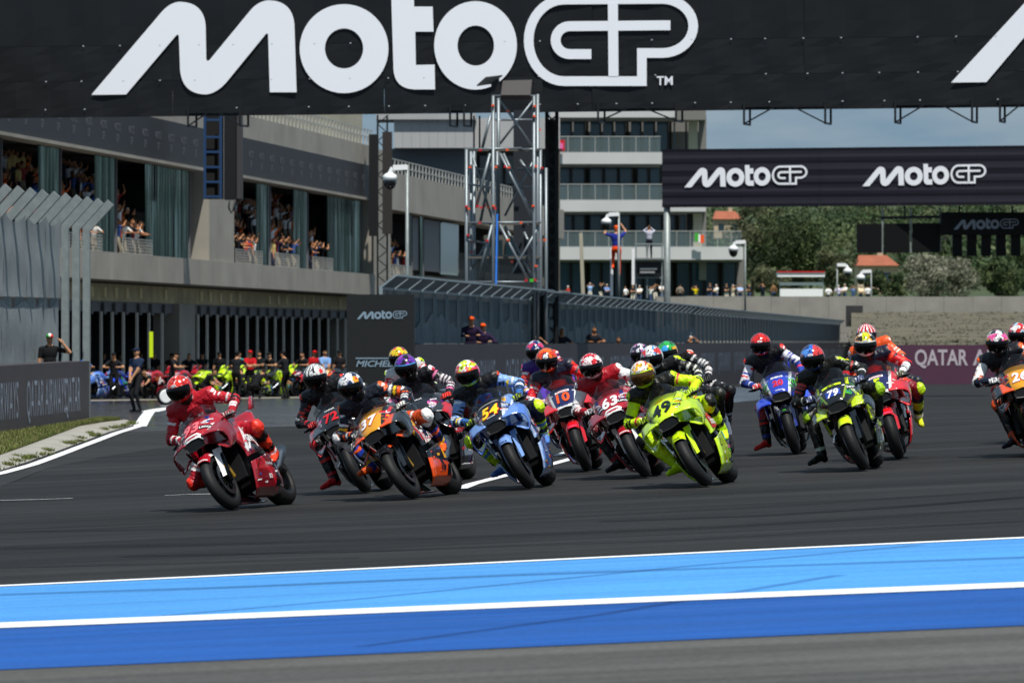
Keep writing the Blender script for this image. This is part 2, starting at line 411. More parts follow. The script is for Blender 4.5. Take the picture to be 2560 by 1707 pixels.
# ================================================================== the racing-series wordmark, drawn as filled outlines (x right, y up)
def arc(cx, cy, rx, ry, a0, a1, n=14):
    return [(cx + rx * math.cos(R(a0 + (a1 - a0) * i / n)), cy + ry * math.sin(R(a0 + (a1 - a0) * i / n))) for i in range(n + 1)]
def bez(p0, p1, p2, n=8):
    return [((1 - t) ** 2 * p0[0] + 2 * t * (1 - t) * p1[0] + t * t * p2[0], (1 - t) ** 2 * p0[1] + 2 * t * (1 - t) * p1[1] + t * t * p2[1]) for t in [i / n for i in range(n + 1)]]
def fill(loops):
    cu = bpy.data.curves.new('f', 'CURVE'); cu.dimensions = '2D'; cu.fill_mode = 'FRONT'
    for lp in loops:
        sp = cu.splines.new('POLY'); sp.points.add(len(lp) - 1); sp.use_cyclic_u = True
        for p, c in zip(sp.points, lp): p.co = (c[0], c[1], 0, 1)
    ob = bpy.data.objects.new('f', cu); me = evaluated(ob)
    vs = [tuple(v.co) for v in me.vertices]; fs = [tuple(p.vertices) for p in me.polygons]
    bpy.data.objects.remove(ob); bpy.data.curves.remove(cu); bpy.data.meshes.remove(me); return vs, fs
def stroke(pts, wd, closed=False, z=0.):
    P = [Vector((p[0], p[1])) for p in pts]; n = len(P); L = []; Rr = []
    for i in range(n):
        a = P[(i - 1) % n] if closed or i else P[0]; b = P[(i + 1) % n] if closed or i < n - 1 else P[-1]
        d1 = (P[i] - a); d2 = (b - P[i])
        if d1.length < 1e-6: d1 = d2
        if d2.length < 1e-6: d2 = d1
        d1.normalize(); d2.normalize(); m = (d1 + d2); m = m.normalized() if m.length > 1e-6 else d1
        k = min(1 / max(m.dot(d1), .5), 1.6); nn = Vector((-m.y, m.x)) * (wd / 2 * k)
        L.append(P[i] + nn); Rr.append(P[i] - nn)
    vs = [(p.x, p.y, z) for p in L] + [(p.x, p.y, z) for p in Rr]
    fs = [(i, (i + 1) % n, (i + 1) % n + n, i + n) for i in range(n if closed else n - 1)]
    return vs, fs
def logo_parts():
    """letters in photo-zoom units; y flipped so up is positive; origin at baseline left"""
    M = ([(420, 437)] + bez((735, 66), (780, 10), (830, 10)) + bez((830, 10), (935, 14), (945, 115)) + [(948, 272), (953, 282), (963, 277)]
         + bez((1150, 50), (1190, 3), (1240, 3)) + bez((1240, 3), (1345, 8), (1353, 115)) + [(1363, 425), (1240, 425), (1232, 160), (1227, 154), (1220, 160)]
         + bez((1040, 380), (990, 435), (940, 435)) + bez((940, 435), (838, 430), (828, 325)) + [(822, 165), (817, 160), (810, 164), (580, 435)])
    o1 = [arc(1581, 225, 204, 204, 0, 360, 48)[:-1], arc(1581, 224, 88, 92, 0, 360, 36)[:-1]]
    t = [(1797, -42), (1900, -42), (1903, 32), (1988, 32), (1992, 147), (1908, 147), (1911, 300), (1997, 298), (1999, 412)] + bez((1905, 412), (1812, 408), (1808, 318))
    o2 = [arc(2185, 210, 190, 203, 0, 360, 48)[:-1], arc(2186, 211, 84, 92, 0, 360, 36)[:-1]]
    K = 2352
    ring = ([(K + 597, 374)] + [(K + 240, 374)] + arc(K + 240, 187, 163, 187, 90, 270, 20) + arc(K + 690, 121, 143, 124, -90, 90, 18) + [(K + 597, 245)])
    G = [(K + 365, 250)] + arc(K + 265, 186, 64, 64, 90, 270, 14) + [(K + 690, 118)] + [(K + 728, 118)]
    bar = [(K + 464, 14), (K + 467, 352)]
    flip = lambda vf: ([(v[0] - 420, 437 - v[1], (v[2] if len(v) > 2 else 0)) for v in vf[0]], vf[1])
    return [('letter', flip(fill([M]))), ('letter', flip(fill(o1))), ('letter', flip(fill([t]))), ('letter', flip(fill(o2))),
            ('emblem', flip(stroke(ring, 44, True))), ('emblem', flip(stroke(G, 45, z=1.))), ('emblem', flip(stroke(bar, 46, z=2.)))]
LOGO = logo_parts(); LW, LH = 2789.0, 479.0
def logo(org, ux, uy, width, m, parent, out, name='letter', lift=.003):
    """wordmark on a flat panel, org = left end of the baseline; out = direction towards the viewer"""
    k = width / LW; ux = Vector(ux).normalized(); uy = Vector(uy).normalized(); out = Vector(out).normalized()
    for nm, (vs, fs) in LOGO:
        mb = MB(); mb.add([Vector(org) + ux * v[0] * k + uy * v[1] * k + out * (lift * (1 + v[2])) for v in vs], fs)
        mb.build(nm, m, parent)
# ================================================================== big overhead bridge banner
mat('banner', '#17191c', .55, spec=.3, vary=.12, vscale=.35); mat('banner_white', '#f6f9ff', .5, spec=.3)
mat('banner_far', '#211f2b', .55, spec=.3, vary=.1, vscale=.5)
mat('truss', '#1c1f22', .5, metal=.4)
def on_plane(x, y, a, b):
    """photo pixel onto the vertical plane through ground points a, b (X, Y)"""
    t = (x - 1280) / F; # X = t*Y ; line a + u(b-a)
    dx, dy = b[0] - a[0], b[1] - a[1]
    u = (t * a[1] - a[0]) / (dx - t * dy); Y = a[1] + u * dy
    return Vector((t * Y, Y, CZ + (853.5 - y) * Y / F))
KB = 1.22                        # the bridge stands beyond the near end of the long fence
BA = (-14.6 * KB, 153.8 * KB); BB = (14.0 * KB, 146.4 * KB)
def pk(x, y, d): return px(x, y, d * KB)
gan = empty('overhead_bridge', (0, 183, gz(0, 183)), 'black overhead bridge banner with huge white racing wordmark across the track', 'banner')
def plane_dirs(a, b):
    ux = Vector((b[0] - a[0], b[1] - a[1], 0)).normalized(); return ux, Vector((ux.y, -ux.x, 0))
bux, bout = plane_dirs(BA, BB)
inv = Matrix.Translation(-Vector(gan.location))
def lnk(mb, name, m, par, smooth=False):
    """world-space builder parented under an Empty with only a location"""
    mb.v = [tuple(Vector(v) - par.location) for v in mb.v]; return mb.build(name, m, par, smooth)
def bpt(x, y): return on_plane(x, y, BA, BB)
# three rows of banner sheets with seams, each a panel of its own
zs_ = [-70, 90, 180, 271]
edges = [-90, 430, 960, 1480, 2010, 2650]
def ybot(x): return 296 - 28 * (x / 2560)
for i in range(5):
    for j, (t0, t1) in enumerate(((-150, -178), (-178, -90), (-90, 0))):
        x0, x1 = edges[i], edges[i + 1]
        a = bpt(x0, ybot(x0) + t1 - .0); b = bpt(x1, ybot(x1) + t1); c = bpt(x1, ybot(x1) + t0); d = bpt(x0, ybot(x0) + t0)
        if j == 0: a, b = bpt(x0, ybot(x0) - 178.7), bpt(x1, ybot(x1) - 178.7); c, d = bpt(x1, -75), bpt(x0, -75)
        else:
            a, b = bpt(x0, ybot(x0) + t1 - (.7 if t1 else 0)), bpt(x1, ybot(x1) + t1 - (.7 if t1 else 0))
        n = 12; off = .01 * ((i + j) % 3)
        rows = []
        for k in range(5):
            u = k / 4; r = []
            for q in range(n + 1):
                p = a.lerp(b, q / n).lerp(d.lerp(c, q / n), u)
                r.append(p + bout * (-.05 + .03 * math.sin(q * 1.9 + i * 2 + j) * math.sin(math.pi * u)))
            rows.append(r)
        lnk(MB().grid(rows), 'banner_panel', MATS['banner'], gan)
# backing box of the bridge and lattice hangers below
bx = MB()
a, b = bpt(-60, 240), bpt(2620, 220)
bx.bar(a - bout * 1.1 + Vector((0, 0, 2.5)), b - bout * 1.1 + Vector((0, 0, 2.5)), 1.6, 4.6); lnk(bx, 'bridge_body', MATS['black'], gan)
for xs in [(1495, 1690, 0), (1860, 2063, 1), (2238, 2430, 1), (2500, 2640, 1), (470, 600, 0), (1125, 1160, 2)]:
    t = MB(); x0, x1, full = xs
    A_, B_ = bpt(x0, ybot(x0)), bpt(x1, ybot(x1)); dep = Vector((0, 0, -.44 if full else -.32)); bk = -bout * .9
    if full == 2: dep = Vector((0, 0, -.4))
    for p in (A_, B_):
        for o_ in (Vector(), bk):
            t.bar(p + o_ + Vector((0, 0, .3)), p + o_ + dep, .07, .07)
        t.bar(p + dep, p + bk + dep, .06, .06)
    t.bar(A_ + Vector((0, 0, .12)), B_ + Vector((0, 0, .12)), .05)
    if full != 2:
        mid = A_.lerp(B_, .5)
        t.bar(A_ + dep, A_.lerp(B_, .38) + Vector((0, 0, .1)), .045, .045); t.bar(B_ + dep, A_.lerp(B_, .6) + Vector((0, 0, .1)), .045, .045)
    lnk(t, 'hanger_frame', MATS['truss'], gan)
# the wordmark
def logo_on(parent, m, mapper, out, sc=1.0, lift=.012):
    for nm, (vs, fs) in LOGO:
        mb = MB(); pts = []
        for v in vs:
            X = (v[0] + 420) / 1.8375; Y = (437 - v[1]) / 1.8375
            pts.append(mapper(X, Y) + out * (lift * (1 + .4 * v[2])))
        mb.add(pts, fs); lnk(mb, nm, m, parent)
logo_on(gan, MATS['banner_white'], bpt, bout)
# the start of the next wordmark at the far end
M2 = [(2378, 207), (2466, 206), (2600, 48), (2640, 10), (2600, -40), (2560, 10)]
mb = MB(); vs, fs = fill([M2]); mb.add([bpt(v[0], v[1]) + bout * .012 for v in vs], fs); lnk(mb, 'letter', MATS['banner_white'], gan)
o = flat_text('letter', 'TM', bpt(1662, 213) + bout * .012, bux, (0, 0, 1), .285, MATS['banner_white'], None, bold=.02)
o.data.transform(inv); o.parent = gan
# tie marks along the seams
tm = MB()
for x in range(20, 2560, 95):
    for dy in (-178, -90, -20):
        if random.random() < .7: tm.box(bpt(x + random.uniform(-8, 8), ybot(x) + dy) + bout * .012, (.05, .01, .03))
lnk(tm, 'tie_wraps', MATS['lgrey'] if 'lgrey' in MATS else MATS['ink_lgrey'], gan); gan.children[-1]['kind'] = 'stuff'

# ================================================================== scaffold tower holding the bridge
def spt(x, y, d): return pk(x, y, d)
tw = empty('scaffold_tower', pk(1260, 1030, 147), 'grey steel scaffold tower with red couplers under the bridge', 'scaffold')
tw.location.z = gz(tw.location.x, 147 * KB)
DF, DB = 145.6, 147.6
def tpost(x, y0, y1, d, r=.055):
    a = pk(x, y0, d); b = pk(x, y1, d); b = Vector((a.x, a.y, b.z)); lnk(MB().tube([a, b], r, 8), 'standard', MATS['steel'], tw, True)
for x, y0, y1, d in [(1166, 374, 1030, DF), (1177, 374, 1030, DB), (1185, 374, 1030, DB + .6), (1233, 240, 1030, DF), (1243, 374, 1030, DB), (1246, 246, 560, DB), (1335, 240, 1030, DF), (1344, 236, 1030, DF + .3), (1351, 374, 1030, DB), (1365, 420, 1030, DB + .5)]:
    tpost(x, y0, y1, d)
def brace(p, q, d0, d1, r=.046, nm='brace'):
    lnk(MB().tube([pk(*p, d0), pk(*q, d1)], r, 8), nm, MATS['steel'], tw, True)
for (p, q, d0, d1) in [((1230, 240), (1340, 240), DF, DF), ((1160, 374), (1305, 371), DF, DF), ((1305, 374), (1352, 373), DF, DF), ((1166, 557), (1352, 556), DF, DF),
                       ((1280, 468), (1330, 468), DB, DB), ((1293, 423), (1330, 423), DB, DB), ((1195, 424), (1228, 424), DB, DB), ((1307, 651), (1332, 650), DB, DB), ((1165, 640), (1350, 640), DB, DB), ((1165, 705), (1350, 705), DF, DF)]:
    brace(p, q, d0, d1, .034, 'ledger')
for (p, q, d0, d1) in [((1249, 246), (1330, 368), DF, DF), ((1250, 384), (1331, 548), DF, DF), ((1258, 384), (1340, 560), DB, DB), ((1249, 562), (1325, 710), DF, DF), ((1262, 565), (1340, 712), DB, DB),
                       ((1225, 384), (1190, 520), DF, DF), ((1232, 400), (1200, 560), DB, DB), ((1230, 562), (1195, 700), DF, DF), ((1235, 570), (1205, 705), DB, DB), ((1226, 290), (1206, 370), DB, DB), ((1300, 400), (1340, 460), DB, DB), ((1310, 580), (1345, 660), DB, DB)]:
    brace(p, q, d0, d1)
for x in (1185, 1199): lnk(MB().tube([pk(x, 290, DB + 1), pk(x, 374, DB + 1)], .03, 6), 'standard', MATS['truss'], tw)
for (x, y, d) in [(1201, 376, DF), (1268, 375, DF), (1175, 418, DF), (1240, 418, DF), (1263, 417, DF), (1272, 419, DF), (1340, 416, DF), (1355, 420, DB), (1166, 516, DF), (1172, 522, DF), (1194, 516, DF), (1203, 519, DF), (1234, 515, DF), (1238, 521, DF), (1333, 515, DF), (1199, 557, DF), (1303, 557, DF),
                  (1170, 588, DF), (1218, 602, DF), (1270, 600, DF), (1340, 665, DF), (1315, 701, DF), (1338, 700, DF), (1337, 266, DF), (1336, 291, DF), (1232, 264, DF), (1270, 278, DF), (1349, 325, DB), (1179, 630, DB), (1362, 600, DB), (1346, 600, DB), (1181, 605, DB), (1280, 653, DB), (1213, 514, DB), (1220, 519, DB)]:
    lnk(MB().box(pk(x, y, d - .07), (.085, .09, .06)), 'coupler', MATS['ink_orange'] if random.random() < .6 else MATS['ink_red'], tw)
lnk(MB().bar(pk(1243, 535, DF - .1), pk(1240, 712, DF - .1), .055, .03), 'strap', MATS['ink_cyan'] if False else mat('strap_blue', '#2f7fe8', .6), tw)
lnk(MB().box(pk(1329, 701, DF - .1), (.12, .03, .1)), 'tag', MATS['ink_green'], tw)
for yy_, x0_, x1_ in ((372, 1164, 1350), (556, 1166, 1350), (640, 1166, 1352)):
    for k in range(4): lnk(MB().bar(pk(x0_, yy_ + 4, DF + .35 + .42 * k), pk(x1_, yy_ + 4, DF + .35 + .42 * k), .40, .06), 'deck_plank', mat('deck', '#5d5a52', .8), tw)
for (p, q, d0, d1) in [((1168, 460), (1232, 470), DB, DF), ((1168, 600), (1236, 612), DF, DB), ((1170, 690), (1232, 580), DB, DB), ((1340, 390), (1262, 540), DB, DB), ((1342, 575), (1270, 700), DF, DF), ((1238, 300), (1334, 300), DB, DB), ((1334, 250), (1250, 360), DB, DB), ((1178, 380), (1230, 545), DB, DB)]:
    brace(p, q, d0, d1, .036)
lnk(MB().box(pk(1308, 480, DB + 1.2), (.62, .3, 5.2)), 'cable_duct', mat('duct', '#161c26', .7), tw)
# sloping black hood on top and the dark cladding column beside it
h = MB(); a = [pk(1257, 202, 146.0), pk(1330, 200, 146.0), pk(1326, 238, 145.2), pk(1252, 238, 145.2)]; h.add(a + [p + Vector((0, .4, -.12)) for p in a], [(0, 1, 2, 3), (7, 6, 5, 4), (0, 4, 5, 1), (1, 5, 6, 2), (2, 6, 7, 3), (3, 7, 4, 0)])
lnk(h, 'hood', mat('hood', '#45413f', .7), tw)
lnk(MB().box(pk(1346, 216, 146.2), (.24, .5, .42)), 'hood_side', MATS['black'], tw); lnk(MB().box(pk(1238, 214, 146.2), (.26, .5, .4)), 'hood_side', MATS['black'], tw)
a = [pk(1192, 213, 145.4), pk(1214, 193, 145.4), pk(1256, 188, 146), pk(1226, 208, 146)]; h = MB(); h.add(a + [p + Vector((0, .05, -.04)) for p in a], [(0, 1, 2, 3), (7, 6, 5, 4), (0, 4, 5, 1), (1, 5, 6, 2), (2, 6, 7, 3), (3, 7, 4, 0)])
lnk(h, 'flap', mat('flap', '#8c8c8a', .5), tw)
col = empty('truss_column', pk(1382, 1020, 153), 'tall black lattice column beside the scaffold tower', 'column'); col.location.z = gz(col.location.x, 153 * KB)
for dx in (-13, 12):
    for d in (152.2, 153.0): lnk(MB().bar(Vector((pk(1380 + dx, 0, d).x, d * KB, col.location.z)), Vector((pk(1380 + dx, 0, d).x, d * KB, 9.1)), .12, .12), 'chord', MATS['truss'], col)
k = 0
z = col.location.z + .2
while z < 8.8:
    x0, x1 = pk(1367, 0, 152.2).x, pk(1392, 0, 152.2).x
    if k % 2: x0, x1 = x1, x0
    lnk(MB().bar((x0, 152.2 * KB, z), (x1, 152.2 * KB, z + .38), .05), 'lacing', MATS['truss'], col); lnk(MB().bar((x1, 153. * KB, z), (x0, 153. * KB, z + .38), .05), 'lacing', MATS['truss'], col); z += .38; k += 1
lnk(MB().box((pk(1380, 0, 153.2).x, 153.35 * KB, 4.4), (.34, .1, 9.0)), 'cladding', MATS['black'], col)

# ================================================================== second, farther gantry with two wordmarks
D2 = 285.0; G2A = (px(1655, 0, 287).x, 287.0); G2B = (px(2640, 0, 281).x, 281.0)
g2 = empty('start_gantry', px(1660, 900, 286), 'dark purple gantry banner with two white wordmarks beyond the bridge', 'banner'); g2.location.z = gz(g2.location.x, 286)
def g2p(x, y): return on_plane(x, y, G2A, G2B)
u2, o2 = plane_dirs(G2A, G2B)
def g2top(x): return 374 - 10 * (x - 1655) / 905
def g2bot(x): return 519 - 7 * (x - 1655) / 905
ed = lspace(1655, 2640, 5)
for i in range(5):
    a, b, c, d = g2p(ed[i], g2bot(ed[i])), g2p(ed[i + 1] - .5, g2bot(ed[i + 1])), g2p(ed[i + 1] - .5, g2top(ed[i + 1])), g2p(ed[i], g2top(ed[i]))
    rows = []
    for k in range(20):
        u = k / 19; rows.append([a.lerp(b, q / 6).lerp(d.lerp(c, q / 6), u) + o2 * (.02 * math.sin(k * 1.7) - .03) for q in range(7)])
    lnk(MB().grid(rows), 'banner_panel', MATS['banner_far'], g2)
lnk(MB().bar((g2p(1660, 440) - o2 * .7), (g2p(2640, 436) - o2 * .7), 1.1, 2.7), 'gantry_body', MATS['black'], g2)
for (x0, yb, wd) in [(1711, 469, 308), (2156, 466, 310)]:
    p0 = g2p(x0, yb); wm = (g2p(x0 + wd, yb) - p0).length
    for nm, (vs, fs) in LOGO:
        k = wm / LW; mb = MB(); mb.add([p0 + u2 * v[0] * k + Vector((0, 0, 1)) * v[1] * k + o2 * (.022 + .006 * v[2]) for v in vs], fs); lnk(mb, nm, MATS['banner_white'], g2)
p = g2p(1668, 510); lnk(MB().tube([(p.x, p.y + .3, g2.location.z), (p.x, p.y + .3, p.z)], .17, 12), 'post', MATS['galv'], g2, True)
# start light panel hanging under the gantry
sl = empty('start_lights', px(2300, 640, 286), 'black start light boxes hanging beneath the purple gantry', 'start lights')
for (x0, x1, y0, y1) in [(2142, 2204, 560, 632), (2210, 2273, 559, 632), (2281, 2350, 558, 631)]:
    a, b = px(x0, y1, 284), px(x1, y0, 284); lnk(MB().box((a + b) / 2, (b.x - a.x, .35, b.z - a.z)), 'light_panel', MATS['engine_black'], sl)
lnk(MB().bar(px(2202, 545, 284), px(2350, 542, 284), .14), 'cross_bar', MATS['truss'], sl)
for x in (2206, 2277, 2350): lnk(MB().bar(px(x, 519, 284), px(x, 632, 284), .09), 'hanger', MATS['galv'], sl)
for x in (2262, 2398, 2530): lnk(MB().bar(px(x, 515, 284), px(x, 548, 284), .09), 'hanger', MATS['truss'], sl)
a, b = px(2353, 588, 283.6), px(2600, 531, 283.6); lnk(MB().box((a + b) / 2, (b.x - a.x, .4, b.z - a.z)), 'sign_panel', MATS['engine_black'], sl)
mat('sign_grey', '#7d8693', .6)
p0 = px(2384, 574, 283.35); wm = px(2547, 574, 283.35).x - p0.x
for nm, (vs, fs) in LOGO:
    k = wm / LW; mb = MB(); mb.add([p0 + Vector((v[0] * k, -.02 - .006 * v[2], v[1] * k)) for v in vs], fs); lnk(mb, nm, MATS['sign_grey'], sl)
for x in (2393, 2429, 2465, 2502, 2539):
    a, b = px(x - 12, 640, 283.8), px(x + 12, 588, 283.8)
    bxo = lnk(MB().box((a + b) / 2, (b.x - a.x, .3, b.z - a.z)), 'light_box', MATS['engine_black'], sl)
    for yy in (606, 630): lnk(MB().revolve([(.0, -.02), (.17, -.02), (.17, .06)], px(x, yy, 283.6), 'y', 14), 'lamp', mat('lamp_off', '#2b2524', .2), bxo)
for q in list(sl.children):
    if q.parent == sl: pass
# ================================================================== pit building, receding to the right
FX0, FK = -39.6, 0.114                       # facade line X = FX0 + FK * Y
def fy(x): return -FX0 / (FK - (x - 1280) / F)          # depth where photo column x meets the facade
def fp(Y, z, out=0.): return Vector((FX0 + FK * Y + out, Y - out * FK, z))
FD = Vector((FK, 1, 0)).normalized(); FO = Vector((FD.y, -FD.x, 0))
mat('conc_wall', '#9b968c', .85, vary=.13, vscale=.5, bump=.25, bscale=8); mat('conc_dark', '#56554f', .9, vary=.2, vscale=.8)
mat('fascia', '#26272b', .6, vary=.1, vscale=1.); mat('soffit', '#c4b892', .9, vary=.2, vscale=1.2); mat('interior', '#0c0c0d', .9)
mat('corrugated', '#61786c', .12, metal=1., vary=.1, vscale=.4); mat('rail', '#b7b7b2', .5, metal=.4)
mat('glass_dark', '#1d3138', .08, spec=.8); mat('mullion', '#15181a', .5)
mat('panel_grey', '#66666a', .6); mat('door_post', '#e4e0d5', .7); mat('beige', '#aaa592', .85, vary=.08, vscale=.5); mat('pale_panel', '#a7a8a8', .7, vary=.05, vscale=.4)
Z1, Z2, Z3, Z4, Z5 = CZ + 2.31, CZ + 3.34, CZ + 7.0, CZ + 8.75, CZ + 9.75     # slab bottom, slab top, fascia bottom, fascia top, roof edge
YA, YB = 178.0, 375.0
pit = empty('pit_building', fp(230, gz(-10, 230)), 'long concrete pit building with crowded upper floor openings above the garages', 'building')
pit.location.z = gz(-12, 230)
def fbar(y0, y1, z0, z1, o0, o1, m, name, par=pit):
    """box along the facade between depths, heights and outward offsets"""
    mb = MB(); vs = [fp(y, z, o) for y in (y0, y1) for z in (z0, z1) for o in (o0, o1)]
    mb.add(vs, [(0,1,3,2),(4,6,7,5),(0,4,5,1),(2,3,7,6),(0,2,6,4),(1,5,7,3)])
    mb.v = [tuple(Vector(v) - par.matrix_world.translation) if False else tuple(Vector(v) - Vector(par.location)) for v in mb.v]
    return mb.build(name, m, par)
# slab edge pieces (precast, joint every 5 m), parapets
y = YA
while y < YB:
    fbar(y, y + 4.97, Z1, Z2, -1.5, .35, MATS['conc_wall'], 'slab_edge'); y += 5
fbar(YA, YB, Z1 - .05, Z1 + .3, -6, -1.52, MATS['conc_dark'], 'floor_slab')
piers = [(505, 568), (921, 962)]
PY = [(fy(a), fy(b)) for a, b in piers]
for a, b in PY: fbar(a, b, Z2 + .003, Z5 - .1, -2, .30, MATS['conc_wall'], 'pier')
# fascia boards with printed lettering per bay
bays = [(YA, PY[0][0]), (PY[0][1], PY[1][0]), (PY[1][1], YB)]
mat('fascia_print', '#6f7076', .7)
for i, (a, b) in enumerate(bays):
    if i < 2:
        fbar(a, b - .3, Z3 + .12, Z4, -.4, .22, MATS['fascia'], 'fascia')
        fbar(a, b - .3, Z3, Z3 + .118, -.5, .32, MATS['conc_wall'], 'fascia_lip')
        y = a + 1.
        while y < b - 2.2:
            for k, tx in enumerate(('MOTO', 'GP')):
                p = fp(y + 1., Z3 + .95 - .42 * k, .232); ob = flat_text('print', tx, p, FD, (0, 0, 1), .30, MATS['fascia_print'], None, bold=.01)
                ob.data.transform(Matrix.Translation(-pit.location)); ob.parent = pit
            y += 2.9
    else:
        fbar(a, b, Z3 - .25, Z4 - .1, -1.0, .28, MATS['conc_wall'], 'fascia')
    if i < 2: fbar(a, b, Z4 + .003, Z5, -1.2, .16, MATS['conc_wall'], 'parapet')
# roof railing
rl = [Z5 + .12, Z5 + .45, Z5 + .8]
for zz in rl[1:]: fbar(PY[0][1] - 4, PY[1][0] + 2, zz, zz + .05, -.1, -.05, MATS['rail'], 'roof_rail')
y = PY[0][1] - 4
while y < PY[1][0] + 2: fbar(y, y + .06, Z5, Z5 + .8, -.1, -.04, MATS['rail'], 'rail_post'); y += 1.1
y = PY[1][1]
while y < 362: fbar(y, y + .06, Z4 - .1, Z4 + .7, -.1, -.04, MATS['rail'], 'rail_post'); y += 1.4
for zz in (Z4 + .3, Z4 + .66): fbar(PY[1][1], 362, zz, zz + .04, -.1, -.05, MATS['rail'], 'roof_rail')
# upper floor: corrugated reflective panels and dark openings
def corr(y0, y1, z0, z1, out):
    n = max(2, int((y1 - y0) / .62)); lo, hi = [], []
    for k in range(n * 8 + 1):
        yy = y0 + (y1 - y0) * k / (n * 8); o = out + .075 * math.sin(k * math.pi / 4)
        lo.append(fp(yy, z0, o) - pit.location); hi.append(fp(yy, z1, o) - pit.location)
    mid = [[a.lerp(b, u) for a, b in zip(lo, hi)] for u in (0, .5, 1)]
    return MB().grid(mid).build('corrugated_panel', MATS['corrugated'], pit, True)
panels = [(-140, 25), (120, 172), (260, 310), (385, 492), (568, 593), (660, 692), (752, 785), (836, 918), (1030, 1044), (1066, 1072)]
opens = [(25, 120), (172, 260), (310, 385), (593, 660), (692, 752), (785, 836), (964, 1030)]
_m = MATS['corrugated']; _t = _m.node_tree; _L = _t.links.new       # sheet metal with pale and dark reflection streaks painted into its colour
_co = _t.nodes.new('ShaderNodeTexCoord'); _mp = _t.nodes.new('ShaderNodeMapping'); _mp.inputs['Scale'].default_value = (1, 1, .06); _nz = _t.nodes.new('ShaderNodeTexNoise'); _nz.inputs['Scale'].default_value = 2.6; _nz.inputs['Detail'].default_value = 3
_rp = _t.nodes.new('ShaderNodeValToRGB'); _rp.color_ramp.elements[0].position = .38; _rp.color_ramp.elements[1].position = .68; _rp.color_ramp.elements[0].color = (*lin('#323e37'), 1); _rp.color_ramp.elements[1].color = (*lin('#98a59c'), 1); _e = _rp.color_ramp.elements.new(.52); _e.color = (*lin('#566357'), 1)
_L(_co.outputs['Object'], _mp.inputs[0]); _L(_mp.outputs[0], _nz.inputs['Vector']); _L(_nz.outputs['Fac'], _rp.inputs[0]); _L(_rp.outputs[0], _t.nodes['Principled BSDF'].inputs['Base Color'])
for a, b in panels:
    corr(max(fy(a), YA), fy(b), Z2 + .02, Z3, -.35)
    fbar(fy(b) - .09, fy(b), Z2 + .02, Z3, -.5, -.26, MATS['panel_grey'], 'panel_frame')
for a, b in [(1044, 1066), (1080, 1120), (1125, 1165)]:
    fbar(fy(a), fy(b), Z2 + .5, Z3 - .35, -.5, -.42, MATS['glass_dark'] if a > 1080 else MATS['panel_grey'], 'window')
fbar(fy(1118), fy(1160), Z2 + .4, Z3 - .4, -.4, -.36, mat('pale_glass', '#7f9695', .2), 'window')
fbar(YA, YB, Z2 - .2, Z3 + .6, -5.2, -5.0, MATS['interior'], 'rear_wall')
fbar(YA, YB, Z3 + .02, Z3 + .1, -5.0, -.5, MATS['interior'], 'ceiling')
# mesh railings across the openings
for a, b in opens:
    y0, y1 = fy(a) + .05, fy(b) - .1; zt = Z2 + .62
    rm = MB()
    def rb(p, q, w_=.022): rm.bar(p - pit.location, q - pit.location, w_)
    for k in range(6): z = Z2 + .05 + k * .114; rb(fp(y0, z, -.06), fp(y1, z, -.06), .03 if k == 5 else .018)
    n = int((y1 - y0) / .38)
    for k in range(n + 1): yy = y0 + (y1 - y0) * k / n; rb(fp(yy, Z2, -.06), fp(yy, zt, -.06))
    rm.build('mesh_railing', MATS['rail'], pit)
# ground floor: cream soffit band, header, garage door posts, dark garages
fbar(YA, YB, Z1 - .74, Z1 - .06, -1.5, -1.3, MATS['soffit'], 'header_band')
fbar(YA, YB, Z1 - 1.15, Z1 - .745, -1.52, -1.35, MATS['panel_grey'], 'door_header')
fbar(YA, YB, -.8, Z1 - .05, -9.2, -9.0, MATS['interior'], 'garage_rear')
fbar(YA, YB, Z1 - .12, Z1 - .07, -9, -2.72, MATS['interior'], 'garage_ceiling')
mat('sconce', '#fff4c8', .5)
def gfy(x, o=-1.4):       # depth on the recessed garage line
    return (FX0 + o) / ((x - 1280) / F - FK)
xs = [205, 222, 245, 275, 296, 320, 345, 372, 402]
gxs = [207, 245, 275, 302, 335, 365, 395, 425]
for x in [212, 245, 273, 301, 335, 365, 398, 488, 511, 537, 562, 585, 612, 637, 660, 682, 703, 725, 747, 770, 792, 815, 838, 858]:
    y = gfy(x); fbar(y - .08, y + .08, -.9, Z1 - 1.155, -1.34, -1.25, MATS['door_post'], 'door_post')
    fbar(y + .35, y + .75, Z1 - 1.25, Z1 - .8, -1.3, -1.22, MATS['panel_grey'], 'garage_sign')
    if random.random() < .75: fbar(y + .45, y + .63, Z1 - .6, Z1 - .2, -1.28, -1.2, MATS['sconce'], 'wall_lamp')
y0, y1 = gfy(430), gfy(470); fbar(y0, y1, -.9, Z1 - .745, -2.2, -1.1, MATS['conc_wall'], 'garage_pier')
y0, y1 = gfy(865), gfy(895); fbar(y0, y1, -.9, Z1 - .745, -2.2, -1.1, MATS['conc_wall'], 'garage_pier')
# upper blocks seen over the roof to the right
fbar(245, 300, Z5 + .05, Z5 + 3.2, -9, -2.5, MATS['beige'], 'roof_block')

